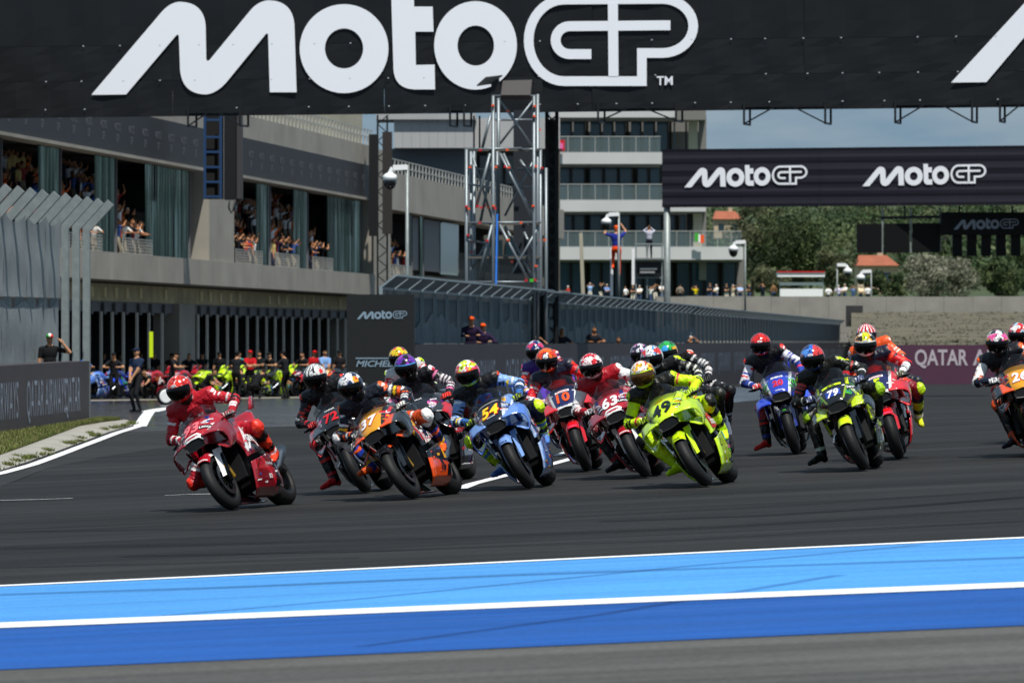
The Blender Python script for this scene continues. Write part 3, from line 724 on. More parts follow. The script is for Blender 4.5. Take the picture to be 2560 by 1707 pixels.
# raised pale wing with stepped panels behind the camera mast
wing = empty('building_wing', px(1040, 860, 384), 'pale panelled upper wing behind the camera mast', 'building'); wing.location.z = 0
def face(x0, x1, y0, y1, d, th, m, name, par):
    a, b = px(x0, y1, d), px(x1, y0, d); mb = MB().box(((a.x + b.x) / 2, d + th / 2, (a.z + b.z) / 2), (b.x - a.x, th, b.z - a.z))
    return lnk(mb, name, m, par)
for k in range(9): face(985 + k * 22, 985 + k * 22 + 21.6, 300, 370, 384, 6, MATS['pale_panel'], 'wall_panel', wing)
face(975, 1190, 372, 470, 386, 4, MATS['panel_grey'] if False else mat('wing_shade', '#5d646b', .7), 'recessed_wall', wing)
face(940, 1190, 285, 299, 383.6, 6, MATS['pale_panel'], 'roof_edge', wing)
face(900, 1190, 470, 860, 388, 4, MATS['conc_dark'], 'lower_wall', wing)

face(1185, 1400, 296, 372, 388, 4, MATS['pale_panel'], 'wall_panel', wing); face(1185, 1400, 374, 860, 390, 4, MATS['conc_dark'], 'lower_wall', wing)
for k in range(6):
    for r_ in range(3): face(1200 + k * 32, 1224 + k * 32, 390 + r_ * 105, 460 + r_ * 105, 389.7, .2, MATS['glass_dark'], 'window', wing)
# hanging screens on the pier
scr = empty('led_screen', fp(fy(535), Z1), 'black hanging screen with blue ladder frame on the concrete pier', 'screen')
sy = fy(507) - 1.2
def face2(x0, x1, y0, y1, d, th, m, name, par): return face(x0, x1, y0, y1, d, th, m, name, par)
face(560, 605, 262, 499, 226, .9, MATS['black'], 'screen_panel', scr); face(592, 605, 262, 497, 225.9, .05, mat('screen_edge', '#3c3a3d', .5), 'screen_bezel', scr)
face(509, 558, 262, 498, 226.6, .2, MATS['interior'], 'back_plate', scr)
for x in (512, 552): lnk(MB().bar(px(x, 262, 226), px(x, 497, 226), .1), 'ladder_rail', mat('ladder_blue', '#173a63', .5), scr)
for yy in (300, 343, 380, 418, 455, 492): lnk(MB().bar(px(510, yy, 226), px(555, yy, 226), .09), 'ladder_rung', MATS['ladder_blue'], scr)
lnk(MB().tube([px(588, 499, 225.9), px(584, 525, 225.9), px(578, 532, 225.9), px(572, 520, 225.9), px(574, 500, 225.9)], .04, 6), 'cable_loop', MATS['black'], scr, True)
sc2 = empty('truss_screen', px(950, 745, 282), 'tall black truss with hanging dark screen at the far pier', 'screen'); sc2.location.z = gz(sc2.location.x, 282)
for x in (944, 968):
    for d in (281.4, 282.2): lnk(MB().bar(px(x, 288, d), Vector((px(x, 0, d).x, d, sc2.location.z)), .09), 'chord', MATS['truss'], sc2)
for k in range(22):
    y0_ = 290 + k * 21; lnk(MB().bar(px(944 if k % 2 else 968, y0_, 281.4), px(968 if k % 2 else 944, y0_ + 21, 281.4), .05), 'lacing', MATS['truss'], sc2)
face(922, 946, 336, 590, 281.2, .5, MATS['black'], 'screen_panel', sc2); face(956, 980, 330, 585, 281, .4, mat('screen_back', '#2b2625', .6), 'screen_panel', sc2)

# ================================================================== control tower building, seen from the front
ct = empty('tower_building', px(1590, 900, 480), 'pale multi-storey tower building with balcony bands and dark glazing', 'building'); ct.location.z = 0
D = 480.0
def cf(x0, x1, y0, y1, m, name, dz=0., th=.4): return face(x0, x1, y0, y1, D + dz, th, m, name, ct)
mat('band_white', '#bfc0c0', .8, vary=.06, vscale=.3); mat('glass_blue', '#2a4e5e', .08, spec=.6); mat('core', '#74736f', .85, vary=.05, vscale=.3)
bandsY = [(278, 294, 1765), (381, 410, 1655), (500, 529, 1765), (617, 649, 1858)]
cf(1385, 1765, 200, 860, MATS['core'], 'core_wall', 7, 4)
cf(1385, 1860, 617, 860, MATS['core'], 'podium_wall', 6.4, 4)
for (a, b, xr) in bandsY:
    cf(1375, xr, a, b, MATS['band_white'], 'balcony_band', 0, 6.3)
    cf(1375, xr - 3, b, b + 5, MATS['core'], 'balcony_soffit', .4, 5.8)
rowsG = [(296, 379, 1690), (412, 498, 1700), (536, 615, 1715), (652, 760, 1842)]
for i, (a, b, xr) in enumerate(rowsG):
    x = 1398.; k = 0
    while x < xr:
        wv = random.choice((27, 30, 33)); 
        cf(x + 2, min(x + wv, xr) - 2, a, b, MATS['glass_blue'], 'window', 5.6, .1); cf(x + wv - 2, x + wv + 2.5, a, b, MATS['mullion'], 'mullion', 5.4, .2)
        if k % 3 == 1: cf(x + wv + 3, x + wv + 9, a, b, MATS['interior'], 'doorway', 5.6, .1); x += 8
        x += wv + 4; k += 1
    # glass balustrade on the balcony edge
    if i < 3:
        film('balustrade', '#8fa3a6', .16, .1, .5) if 'balustrade' not in MATS else None
        cf(1378, bandsY[i + 1][2] - 4, bandsY[i + 1][0] - 38, bandsY[i + 1][0], MATS['balustrade'], 'balustrade', .1, .02)
        cf(1378, bandsY[i + 1][2] - 4, bandsY[i + 1][0] - 40, bandsY[i + 1][0] - 38, MATS['rail'], 'handrail', .05, .06)
        for xx in range(1385, bandsY[i + 1][2] - 4, 34): cf(xx, xx + 1.6, bandsY[i + 1][0] - 38, bandsY[i + 1][0], MATS['rail'], 'baluster', .06, .05)
cf(1690, 1765, 278, 300, MATS['core'], 'cornice', -.5, 5); cf(1722, 1744, 296, 380, MATS['beige'], 'column', 1, 1); cf(1748, 1766, 290, 700, MATS['core'], 'column', 1.5, 1)
cf(1733, 1756, 520, 617, MATS['beige'], 'column', 1.2, 1); cf(1718, 1732, 520, 617, MATS['interior'], 'opening', 1.2, 1)
# flag draped on the balcony, red sign
fl = empty('tricolour_flag', px(1756, 610, 479), 'small green white and orange flag on the tower balcony', 'flag')
for x0, x1, m in ((1737, 1746, 'ink_green'), (1746, 1751, 'ink_white'), (1751, 1760, 'ink_orange')): face(x0, x1, 583 + (x0 - 1737) * .3, 603 + (x0 - 1737) * .3, 479.3, .04, MATS[m], 'stripe', fl)
rs = empty('balcony_sign', px(1400, 375, 479), 'small red placard on the upper balcony', 'sign')
face(1388, 1412, 350, 378, 479.4, .05, MATS['ink_red'], 'board', rs); face(1394, 1408, 358, 372, 479.3, .05, MATS['ink_pink'], 'print', rs)
# ================================================================== left pit wall with fence
mat('wall_cover', '#3d383d', .7, vary=.12, vscale=1.5); mat('wall_letter', '#8b95a5', .7); mat('cloth_grey', '#838b8d', .9, vary=.14, vscale=1.2, bump=.3, bscale=7)
LW0, LW1 = Vector((-11.9, 98, 0)), Vector((-9.77, 131.5, 0))
lw = empty('pit_wall', ground(120, 1075), 'grey padded pit wall with tall thin airline lettering at the grass verge', 'wall')
ld = (LW1 - LW0).normalized(); lo_ = Vector((ld.y, -ld.x, 0))
def wall_strip(a, b, h0, h1, out, m, name, par, n=24, endcap=True, thick=.5):
    d = (b - a); mb = MB(); dn = Vector((d.y, -d.x, 0)).normalized(); rows = [[], [], [], []]
    for k in range(n + 1):
        p = a + d * k / n; z = gz(p.x, p.y)
        for r, (o, h) in zip(rows, ((out, h0), (out, h1), (out - thick, h1), (out - thick, h0))): q = p + dn * o; r.append((q.x, q.y, z + h))
    mb.grid(rows, False)
    m4 = n + 1; mb.f.append((0, m4, 2 * m4, 3 * m4)); mb.f.append((n, m4 + n, 2 * m4 + n, 3 * m4 + n))
    return lnk(mb, name, m, par)
wall_strip(LW0, LW1, -.1, 1.48, 0, MATS['wall_cover'], 'wall_body', lw)
for s0, tx in ((2.5, 'QATAR AIRWAYS'), (9.6, 'QATAR AIRWAYS'), (16.7, 'QATAR AIRWAYS'), (23.8, 'QATAR AIRWAYS'), (29.6, 'QATAR')):
    vs, fs = text_mesh(tx, .0, 0, 1.05); L = (vs[:, 0].max() - vs[:, 0].min()); wtot = 5.9 if len(tx) > 6 else 2.4
    mb = MB(); pts = []
    for v in vs:
        s = s0 + (v[0] / L + .5) * wtot; p = LW0 + ld * s; z = gz(p.x, p.y); pts.append(p + lo_ * .008 + Vector((0, 0, z + .36 + v[1] * .80)))
    mb.add(pts, fs); lnk(mb, 'lettering', MATS['wall_letter'], lw)
cf_ = empty('debris_fence', LW1, 'pale steel debris fence with angled tops behind the left pit wall', 'fence')
for k in range(15):
    s = (LW1 - LW0).length + 8.9 - 1.85 * k; p = LW0 + ld * s - lo_ * 1.3; z = gz(p.x, p.y)
    ps = MB(); ps.bar(p + Vector((0, 0, z)), p + Vector((0, 0, z + 4.75)), (.17), .2, up=ld); po = lnk(ps, 'post', MATS['galv'], cf_)
    ar = MB(); ar.bar(p + Vector((0, 0, z + 4.69)), p + lo_ * .60 + Vector((0, 0, z + 5.35)), .2, .16, up=ld); lnk(ar, 'post_arm', MATS['galv'], cf_)
# draped canvas sheets on the fence
def canvas(s0, s1, top, bot, seed, out=-.25):
    rows = []
    for i in range(26):
        u = i / 25; r = []
        for j in range(17):
            v = j / 16; s = s0 + (s1 - s0) * v; p = LW0 + ld * s; z = gz(p.x, p.y)
            sag = .22 * math.sin(math.pi * v) * (1 - u)
            fold = .008 * math.sin(9 * u + seed + 2.2 * math.sin(math.pi * v)) - .02 * math.sin(math.pi * v)
            r.append(p + lo_ * (out + fold) + Vector((0, 0, z + top - sag + (bot - top) * u)))
        rows.append(r)
    return lnk(MB().grid(rows), 'canvas_sheet', MATS['cloth_grey'], cf_, True)
for s0, s1, sd_ in ((34.4, 36.8, 0.), (31.4, 34.5, 1.3), (28.0, 31.5, 2.1), (24., 28.1, 4.), (20., 24.1, 5.)):
    canvas(s0, s1, 4.85, 2.95, sd_, -1.14); canvas(s0, s1, 2.92, 1.0, sd_ + 2, -1.19)
film('fence_net', '#3a3a3a', .55)
rows = []
p = LW1 + ld * 9. - lo_ * 1.3; mbn = MB(); a = p + ld * .12
mbn.grid([[a + Vector((0, 0, gz(a.x, a.y) + z)) for z in (0, 2.2, 4.7)], [a + ld * .35 + Vector((0, 0, gz(a.x, a.y) + z)) for z in (0, 2.2, 4.7)]]); lnk(mbn, 'net_roll', mat('net_dark', '#2e2f30', .9, vary=.6, vscale=9), cf_)

# ================================================================== sponsor board
bd = empty('sponsor_board', px(950, 1035, 139), 'black upright sponsor board with small grey wordmark and tyre maker name', 'sign'); bd.location.z = gz(bd.location.x, 139)
face(867, 1036, 736, 1046, 139, .35, mat('board_black', '#151718', .5), 'board', bd)
p0 = px(892, 798, 138.985); wm = px(1018, 798, 138.985).x - p0.x; mat('board_print', '#7f95a6', .5)
for nm, (vs, fs) in LOGO:
    k = wm / LW; mb = MB(); mb.add([p0 + Vector((v[0] * k, -.004 * v[2], v[1] * k)) for v in vs], fs); lnk(mb, nm, MATS['board_print'], bd)
face(889, 1010, 894, 897, 138.985, .03, MATS['board_print'], 'rule', bd)
p = px(950, 916, 138.985); ob = flat_text('lettering', 'MICHELIN', p, (1, 0, 0), (0, 0, 1), .15, MATS['board_print'], None, bold=.03, shear=.25, width=1.17); ob.data.transform(Matrix.Translation(-bd.location)); ob.parent = bd

# ================================================================== long debris fence and wall along the track
W0, W1 = Vector((-2.36, 139.4, 0)), Vector((25.9, 430.6, 0))
wd_ = (W1 - W0).normalized(); wo = Vector((wd_.y, -wd_.x, 0)); WL = (W1 - W0).length
wl_ = empty('track_wall', W0 + Vector((0, 0, gz(W0.x, W0.y))), 'dark purple grey track wall with stretched airline lettering below the long fence', 'wall')
mat('wall_dark', '#2b272f', .65, vary=.1, vscale=.6); mat('wall_letter2', '#6d7686', .65)
def wpt(s, z, o=0.): p = W0 + wd_ * s + wo * o; return Vector((p.x, p.y, z))
mb = MB(); rows = [[], [], [], []]
ZT = CZ - .07
for k in range(41):
    s = WL * k / 40
    for r, (z, o) in zip(rows, ((-1.6, 0), (ZT, 0), (ZT, -.5), (-1.6, -.5))): r.append(wpt(s, z, o))
mb.grid(rows); mb.f += [(0, 41, 82, 123)]; lnk(mb, 'wall_body', MATS['wall_dark'], wl_)
s = 10.
while s < 270:
    vs, fs = text_mesh('QATAR AIRWAYS', .02, 0, 1.02); L = vs[:, 0].max() - vs[:, 0].min(); wtot = 9.5
    mb = MB(); mb.add([wpt(s + (v[0] / L + .5) * wtot, ZT - 1.28 + v[1] * .86, .01) for v in vs], fs); lnk(mb, 'lettering', MATS['wall_letter2'], wl_); s += 12.5
lf = empty('track_fence', W0 + Vector((0, 0, ZT)), 'long blue grey debris fence with ribbed sloping top running beside the track', 'fence')
mat('fence_rib', '#8c9aa0', .5, metal=.3); mat('fence_slope', '#74848a', .55, metal=.2, vary=.15, vscale=1.5); mat('fence_back', '#22323b', .7, vary=.25, vscale=.6)
film('fence_mesh', '#62727a', .45, .6); film('fence_mesh_dense', '#465963', .88, .7)
secs = [(0, 43), (40.5, 120), (116, 289)]
for i, (s0, s1) in enumerate(secs):
    zv, zt = CZ + 1.31 - .03 * i, CZ + 1.62 - .03 * i; oo = -.9
    n = int((s1 - s0) / 3)
    for k in range(n):
        a, b = s0 + 3 * k, s0 + 3 * k + 2.92
        m4 = MB().grid([[wpt(a, zv, oo), wpt(a, zt, oo + .42)], [wpt(b, zv, oo), wpt(b, zt, oo + .42)]]); lnk(m4, 'sloping_panel', MATS['fence_slope'], lf)
        lnk(MB().bar(wpt(a, zv, oo + .012), wpt(a, zt + .012, oo + .43), .05, .05), 'rib', MATS['fence_rib'], lf)
        lnk(MB().bar(wpt(a, ZT, oo + .04), wpt(a, zv, oo + .04), .09, .09), 'post', MATS['fence_rib'], lf)
    m4 = MB().grid([[wpt(s0, ZT + .1, oo - .02), wpt(s0, zv, oo - .02)], [wpt(s1, ZT + .1, oo - .02), wpt(s1, zv, oo - .02)]]); lnk(m4, 'fence_mesh', MATS['fence_mesh_dense'], lf)
    lnk(MB().bar(wpt(s0, zt, oo + .42), wpt(s1, zt, oo + .42), .07, .05), 'top_rail', MATS['fence_rib'], lf)
    lnk(MB().bar(wpt(s0, zv, oo + .02), wpt(s1, zv, oo + .02), .05, .05), 'mid_rail', MATS['fence_rib'], lf)
    if i < 2:
        # paler wind screen behind the lower half of the fence
        rows = []
        for q in range(2):
            r = []
            for k in range(60): s = s0 + (s1 - s0) * k / 59; r.append(wpt(s, (ZT + .02) if q == 0 else ZT + .62 + .16 * math.sin(k * .45) + .08 * math.sin(k * 1.7), oo + .01))
            rows.append(r)
        lnk(MB().grid(rows), 'wind_screen', mat('wind_screen', '#66747a', .8, vary=.3, vscale=3), lf)
face_end = MB().grid([[wpt(39.5, ZT, -.45), wpt(39.5, CZ + 1.45, -.45)], [wpt(42.7, ZT, -.95), wpt(42.7, CZ + 1.45, -.95)]]); lnk(face_end, 'gate_panel', MATS['fence_back'], lf)
# maroon wall facing the track at the right, verge bank and retaining wall
mw = empty('airline_wall', px(2300, 985, 262), 'maroon trackside wall with blurred white airline lettering', 'wall')
face(2128, 2700, 862, 1012, 262, .5, mat('maroon', '#4b2740', .7, vary=.1, vscale=.4), 'wall_body', mw)
mat('wall_white', '#b3a9b2', .7)
x = 2287
for tx, x0, x1 in (('QATAR', 2287, 2420), ('AIRWAYS', 2432, 2640)):
    p0, p1 = px(x0, 912, 261.98), px(x1, 912, 261.98); ob = flat_text('lettering', tx, (p0 + p1) / 2, (1, 0, 0), (0, 0, 1), .72, MATS['wall_white'], None, bold=.03, width=p1.x - p0.x); ob.data.transform(Matrix.Translation(-mw.location)); ob.parent = mw
p0, p1 = px(2120, 912, 261.98), px(2205, 912, 261.98); ob = flat_text('lettering', 'WAYS', (p0 + p1) / 2, (1, 0, 0), (0, 0, 1), .6, MATS['wall_white'], None, bold=.03, width=p1.x - p0.x); ob.data.transform(Matrix.Translation(-mw.location)); ob.parent = mw
face(2128, 2700, 985, 1012, 261.6, .3, mat('wall_foot', '#55514c', .8, vary=.15, vscale=.5), 'wall_foot', mw)
def slope(name, x0, x1, ya, da, yb, db, m, label, n=40, jit=.0):
    rows = []
    for k in range(7):
        u = k / 6; d = da + (db - da) * u; r = []
        for q in range(n + 1):
            p = px(x0 + (x1 - x0) * q / n, ya + (yb - ya) * u, d); r.append(p + Vector((0, 0, jit * math.sin(q * 1.3 + k * 2))))
        rows.append(r)
    return tag(MB().grid(rows).build(name, m, None, True), label, None, None, 'structure')
mat('bank', '#5c5745', .95, vary=.55, vscale=.7); mat('bank_green', '#4c5a36', .95, vary=.4, vscale=.12)
slope('grass_bank', 2128, 2760, 868, 263, 781, 438, MATS['bank'], 'dry grass bank behind the maroon wall', jit=.0)
rw = empty('retaining_wall', px(2200, 785, 440), 'long pale concrete retaining wall below the trees', 'wall')
for k in range(14): face(1640 + k * 72, 1640 + k * 72 + 71.5, 741 + random.uniform(-1, 1), 800 if k > 7 else 960, 440, .6, MATS['concrete_pale'], 'wall_panel', rw)
# fence line of trees' feet: terrace ground behind the retaining wall
slope('terrace', 1200, 2900, 772, 441, 742, 640, MATS['bank_green'], 'green terrace behind the retaining wall')
# ================================================================== motorcycle meshes (forward +x, left +y, up +z, ground z = 0)
XF, XR, RF, RR = .72, -.70, .302, .325
def tyre_prof(Rr, r, wd, n=18):
    """outside of the carcass as (radius, offset), crown flattened like a slick"""
    pr = []
    for i in range(n + 1):
        a = math.pi * i / n - math.pi / 2                 # -90..90: bead to bead over the crown
        pr.append((Rr - r + r * max(math.cos(a), 0) ** .85, wd / 2 * (math.sin(a))))
    pr = [(Rr - r - .012, -wd / 2 * .72)] + pr + [(Rr - r - .012, wd / 2 * .72)]
    return pr
def build_wheel_meshes():
    m = {}
    for k, (x, Rr, r, wd) in dict(front=(XF, RF, .082, .125), rear=(XR, RR, .105, .195)).items():
        c = (x, 0, Rr); m[k + '_tyre'] = MB().revolve(tyre_prof(Rr, r, wd), c, 'y', 64).mesh(k + '_tyre', True)
        b = MB(); ri = Rr - r
        b.revolve([(ri - .004, -wd * .37), (ri - .03, -wd * .33), (ri - .035, wd * .33), (ri - .004, wd * .37)], c, 'y', 48)
        b.revolve([(.0, -.05), (.035, -.05), (.04, 0), (.035, .05), (0, .05)], c, 'y', 16)
        for s in range(5):
            a = 2 * math.pi * s / 5
            for da in (-.16, .16):
                p0 = Vector((x + .03 * math.cos(a), 0, Rr + .03 * math.sin(a))); p1 = Vector((x + (ri - .03) * math.cos(a + da), 0, Rr + (ri - .03) * math.sin(a + da)))
                b.bar(p0, p1, .026, .024, up=(0, 1, 0))
        m[k + '_rim'] = b.mesh(k + '_rim')
    for sgn in (-1, 1):
        d = MB(); y = sgn * .075
        d.revolve([(.165, y - .003), (.165, y + .003), (.115, y + .003), (.115, y - .003), (.165, y - .003)], (XF, 0, RF), 'y', 40)
        for s in range(6):
            a = s * math.pi / 3; d.bar((XF + .03 * math.cos(a), y, RF + .03 * math.sin(a)), (XF + .12 * math.cos(a), y, RF + .12 * math.sin(a)), .012, .006, up=(0, 1, 0))
        m['disc%d' % sgn] = d.mesh('brake_disc')
    return m
WM = build_wheel_meshes()
def interp(tab, x):
    xs = [t[0] for t in tab]
    return [float(np.interp(x, xs, [t[k] for t in tab])) for k in range(1, len(tab[0]))]
NOSE = sorted([  # x, half width, top z, bottom z, squareness
    (.875, .060, .795, .735, 2.2), (.865, .085, .815, .722, 2.3), (.84, .112, .838, .706, 2.4), (.80, .140, .875, .690, 2.4), (.74, .168, .925, .676, 2.3), (.66, .198, .978, .665, 2.3),
    (.58, .222, 1.018, .655, 2.3), (.50, .243, 1.045, .645, 2.4), (.42, .255, 1.055, .64, 2.5), (.34, .258, 1.055, .64, 2.5), (.26, .256, 1.05, .64, 2.5)])
def nose_pt(x, th):
    """th 0..pi: from lower left (+y) over the top to lower right"""
    w_, zt, zb, e = interp(NOSE, x); zc = zb + (zt - zb) * .42
    c, s = math.cos(th), math.sin(th)
    y = w_ * math.copysign(abs(c) ** (2 / e), c); z = (zt - zc) * abs(s) ** (2 / e)
    return Vector((x, y, zc + z))
def build_fairing():
    b = MB(); n = 84; xs = [.875, .872, .865, .855] + lspace(.845, .52, 64)
    rows = []
    for x in xs:
        w_, zt, zb, e = interp(NOSE, x); zc = zb + (zt - zb) * .42; r = []
        lo = [Vector((x, w_ * (.80 + .2 * u), zb + (zc - zb) * u)) for u in (0, .2, .4, .6, .8)]
        r += lo + [nose_pt(x, math.pi * i / n) for i in range(n + 1)] + [Vector((p.x, -p.y, p.z)) for p in reversed(lo)]
        rows.append(r)
    b.grid(rows); k = len(rows[0])
    b.f.append(tuple(range(k)))                           # blunt nose cap
    # sides behind the screen opening: only the flanks
    xs2 = lspace(.52, .20, 40)
    for sg in (1, -1):
        rows = []
        for x in xs2:
            w_, zt, zb, e = interp(NOSE, x); zc = zb + (zt - zb) * .42
            top = .30 - .10 * (.52 - x) / .32
            lo = [Vector((x, sg * w_ * (.80 + .2 * u), zb + (zc - zb) * u)) for u in (0, .2, .4, .6, .8)]
            r = lo + [Vector((p.x, sg * p.y, p.z)) for p in [nose_pt(x, math.pi * top * i / 14) for i in range(15)]]
            rows.append(r)
        b.grid(rows)
    return b.mesh('upper_fairing', True)
SIDE = [ # z, x front, x rear, y
    (.085, .20, -.36, .05), (.10, .26, -.42, .11), (.14, .30, -.45, .165), (.22, .315, -.44, .205), (.32, .30, -.40, .232), (.42, .285, -.34, .250), (.52, .30, -.25, .262), (.60, .36, -.16, .266), (.68, .50, -.06, .262), (.76, .60, .04, .254), (.84, .52, .10, .245)]
def side_pt(z, u):
    xf, xr, y = interp(SIDE, z); x = xf + (xr - xf) * u
    edge = 1 - .10 * (max(0, .12 - u) / .12) ** 2 - .16 * max(0, (u - .75) / .25) ** 2
    return Vector((x, y * edge, z))
def build_side(sg, z0, z1, n, outset, nm, slant):
    b = MB(); rows = []
    for k in range(n + 1):
        r = []
        for u in range(51):
            z = z0 + (z1 - z0) * k / n; t = k / n
            edge = slant[0] * (1 - t) + slant[1] * t              # lower / upper edge runs at a slant
            zz = min(max(z + edge * (u / 50 - .5), .085), .84); p = side_pt(zz, u / 50)
            r.append(Vector((p.x, sg * (p.y + outset * (1 - .6 * u / 50)), p.z)))
        rows.append(r)
    b.grid(rows); nv = len(b.v); f0 = list(b.f)
    # inner skin
    b.v += [(x, y - sg * .012, z) for x, y, z in b.v[:nv]]; b.f += [tuple(i + nv for i in reversed(f)) for f in f0]
    m = 51; R_ = len(rows)
    for i in range(R_ - 1):
        for j in (0, m - 1): a = i * m + j; b.f.append((a, a + m, a + m + nv, a + nv))
    for j in range(m - 1):
        for i in (0, R_ - 1): a = i * m + j; b.f.append((a, a + 1, a + 1 + nv, a + nv))
    return b.mesh(nm, True)
def build_wing(sg, kind=0):
    if kind == 0:   # box wing
        path = [(.10, .812), (.20, .800), (.275, .775), (.310, .742), (.318, .69), (.310, .625), (.288, .572), (.255, .585), (.215, .625), (.18, .655)]
        ch = [(.86, .60), (.845, .60), (.815, .60), (.785, .585), (.765, .575), (.755, .57), (.76, .575), (.765, .58), (.765, .58), (.76, .58)]
    else:           # drooping single wing
        path = [(.14, .70), (.20, .70), (.26, .688), (.305, .660), (.325, .615), (.328, .56)]
        ch = [(.86, .62), (.85, .62), (.83, .61), (.80, .60), (.775, .60), (.755, .615)]
    P = []
    for i in range(len(path) - 1):
        for t in (0, .25, .5, .75): P.append((path[i][0] + (path[i + 1][0] - path[i][0]) * t, path[i][1] + (path[i + 1][1] - path[i][1]) * t, ch[i][0] + (ch[i + 1][0] - ch[i][0]) * t, ch[i][1] + (ch[i + 1][1] - ch[i][1]) * t))
    P.append((*path[-1], *ch[-1])); rows = []; nP = len(P)
    inc = lambda i, u: (.105 * (1 - i / nP) + .05 * (i / nP)) * (u - .25)   # angle of attack: the upper faces look forward
    for i, (y, z, x0, x1) in enumerate(P):
        a = P[max(i - 1, 0)]; c = P[min(i + 1, len(P) - 1)]; t = Vector((c[0] - a[0], c[1] - a[1])).normalized(); nn = Vector((-t.y, t.x))
        r = []
        for k in range(11):
            u = k / 10; r.append(Vector((x0 + (x1 - x0) * u, sg * (y + .03 * u * min(1, max(0, y - .2) / .08) + nn.x * .009 * math.sin(math.pi * min(1, u * 1.3 + .12))), z + nn.y * .009 + inc(i, u))))
        for k in range(10, -1, -1):
            u = k / 10; r.append(Vector((x0 + (x1 - x0) * u, sg * (y + .03 * u * min(1, max(0, y - .2) / .08) - nn.x * .009 * math.sin(math.pi * min(1, u * 1.3 + .12))), z - nn.y * .009 + inc(i, u))))
        rows.append(r)
    b = MB().grid(rows, True); k = len(rows[0]); b.f.append(tuple(range(k))); b.f.append(tuple((len(rows) - 1) * k + i for i in range(k)))
    return b.mesh('winglet', True)
def build_fender():
    rows = []
    for i in range(31):
        a = R(46 + 112 * i / 30); r = []
        rad = RF + .028
        for j in range(17):
            v = (j / 16 - .5) * 2; hw = .078
            r.append(Vector((XF + (rad - .055 * abs(v) ** 3) * math.cos(a), hw * v, RF + (rad - .055 * abs(v) ** 3) * math.sin(a))))
        rows.append(r)
    return MB().grid(rows).mesh('front_fender', True)
def build_guard(sg):
    # painted fork guard beside the tyre
    rows = []
    for i in range(13):
        u = i / 12; a = Vector((XF - .05 + .07 * u, 0, RF + .33 - .30 * u)); wv = 1 - .35 * u
        rows.append([Vector((a.x + .03 - .10 * v * wv, sg * (.076 + .062 * v * wv), a.z + .01 * v)) for v in lspace(0, 1, 8)])
    return MB().grid(rows).mesh('fork_guard', True)
def build_screen():
    rows = []
    for i in range(19):
        u = i / 18; x = .645 - .305 * u; w_ = .165 + .035 * math.sin(math.pi * min(u * 1.1, 1)); z0 = interp(NOSE, max(x, .52))[1] - .035 + .015 * u
        top = .992 + .178 * u ** .9
        z0 = min(z0, top - .02)
        r = []
        for j in range(25):
            a = math.pi * j / 24; r.append(Vector((x, w_ * math.cos(a), z0 + (top - z0) * math.sin(a) ** .8)))
        rows.append(r)
    return MB().grid(rows).mesh('windscreen', True)
def build_tank():
    rows = []
    for i in range(21):
        u = i / 20; x = .30 - .62 * u
        w_, zt, zb = interp([(0, .10, .90, .70), (.12, .155, 1.0, .68), (.35, .185, 1.045, .66), (.6, .165, 1.01, .66), (.85, .11, .90, .70), (1, .085, .845, .72)], u)
        rows.append([Vector((x, w_ * math.copysign(abs(math.cos(a)) ** .8, math.cos(a)), (zt + zb) / 2 + (zt - zb) / 2 * math.copysign(abs(math.sin(a)) ** .8, math.sin(a)))) for a in [2 * math.pi * k / 32 for k in range(32)]])
    b = MB().grid(rows, True); b.f.append(tuple(range(32))); b.f.append(tuple(20 * 32 + k for k in range(32))); return b.mesh('fuel_tank', True)
def build_tail():
    rows = []
    for i in range(25):
        u = i / 24; x = -.26 - .62 * u
        w_, zt, zb = interp([(0, .13, .86, .74), (.3, .15, .88, .77), (.5, .165, .97, .82), (.62, .15, 1.06, .86), (.85, .10, 1.09, .93), (1, .05, 1.085, 1.0)], u)
        rows.append([Vector((x, w_ * math.copysign(abs(math.cos(a)) ** .7, math.cos(a)), (zt + zb) / 2 + (zt - zb) / 2 * math.copysign(abs(math.sin(a)) ** .7, math.sin(a)))) for a in [2 * math.pi * k / 28 for k in range(28)]])
    b = MB().grid(rows, True); b.f.append(tuple(range(28))); b.f.append(tuple(24 * 28 + k for k in range(28)))
    # twin fins of the seat unit
    for sg in (-1, 1):
        pts = [(-.62, sg * .13, 1.05), (-.86, sg * .10, 1.08), (-.95, sg * .11, 1.22), (-.80, sg * .135, 1.20)]
        b.add(pts + [(x, y + sg * .012, z) for x, y, z in pts], [(0, 1, 2, 3), (7, 6, 5, 4), (0, 4, 5, 1), (1, 5, 6, 2), (2, 6, 7, 3), (3, 7, 4, 0)])
    return b.mesh('seat_unit', True)
def build_intake():
    b = MB(); out, inn = [], []
    pts = [(-.100, .688), (-.112, .735), (-.078, .782), (0, .792), (.078, .782), (.112, .735), (.100, .688), (0, .676)]
    x0 = .882
    o = [(x0 - .02, y * 1.06, z) for y, z in pts]; f = [(x0 + .004, y, z) for y, z in pts]; n = [(x0 - .004, y * .84, .736 + (z - .736) * .80) for y, z in pts]; d = [(x0 - .0055, y * .83, .736 + (z - .736) * .79) for y, z in pts]
    b.grid([o, f, n, d], True); b.f.append(tuple(24 + i for i in range(8))); return b.mesh('air_intake')
def build_engine():
    b = MB(); b.box((.02, 0, .42), (.46, .34, .40)); b.box((.22, 0, .50), (.10, .36, .42)); b.box((-.22, 0, .45), (.16, .26, .30)); b.box((.12, 0, .68), (.5, .22, .2)); b.box((-.3, 0, .72), (.3, .16, .14))
    return b.mesh('engine')
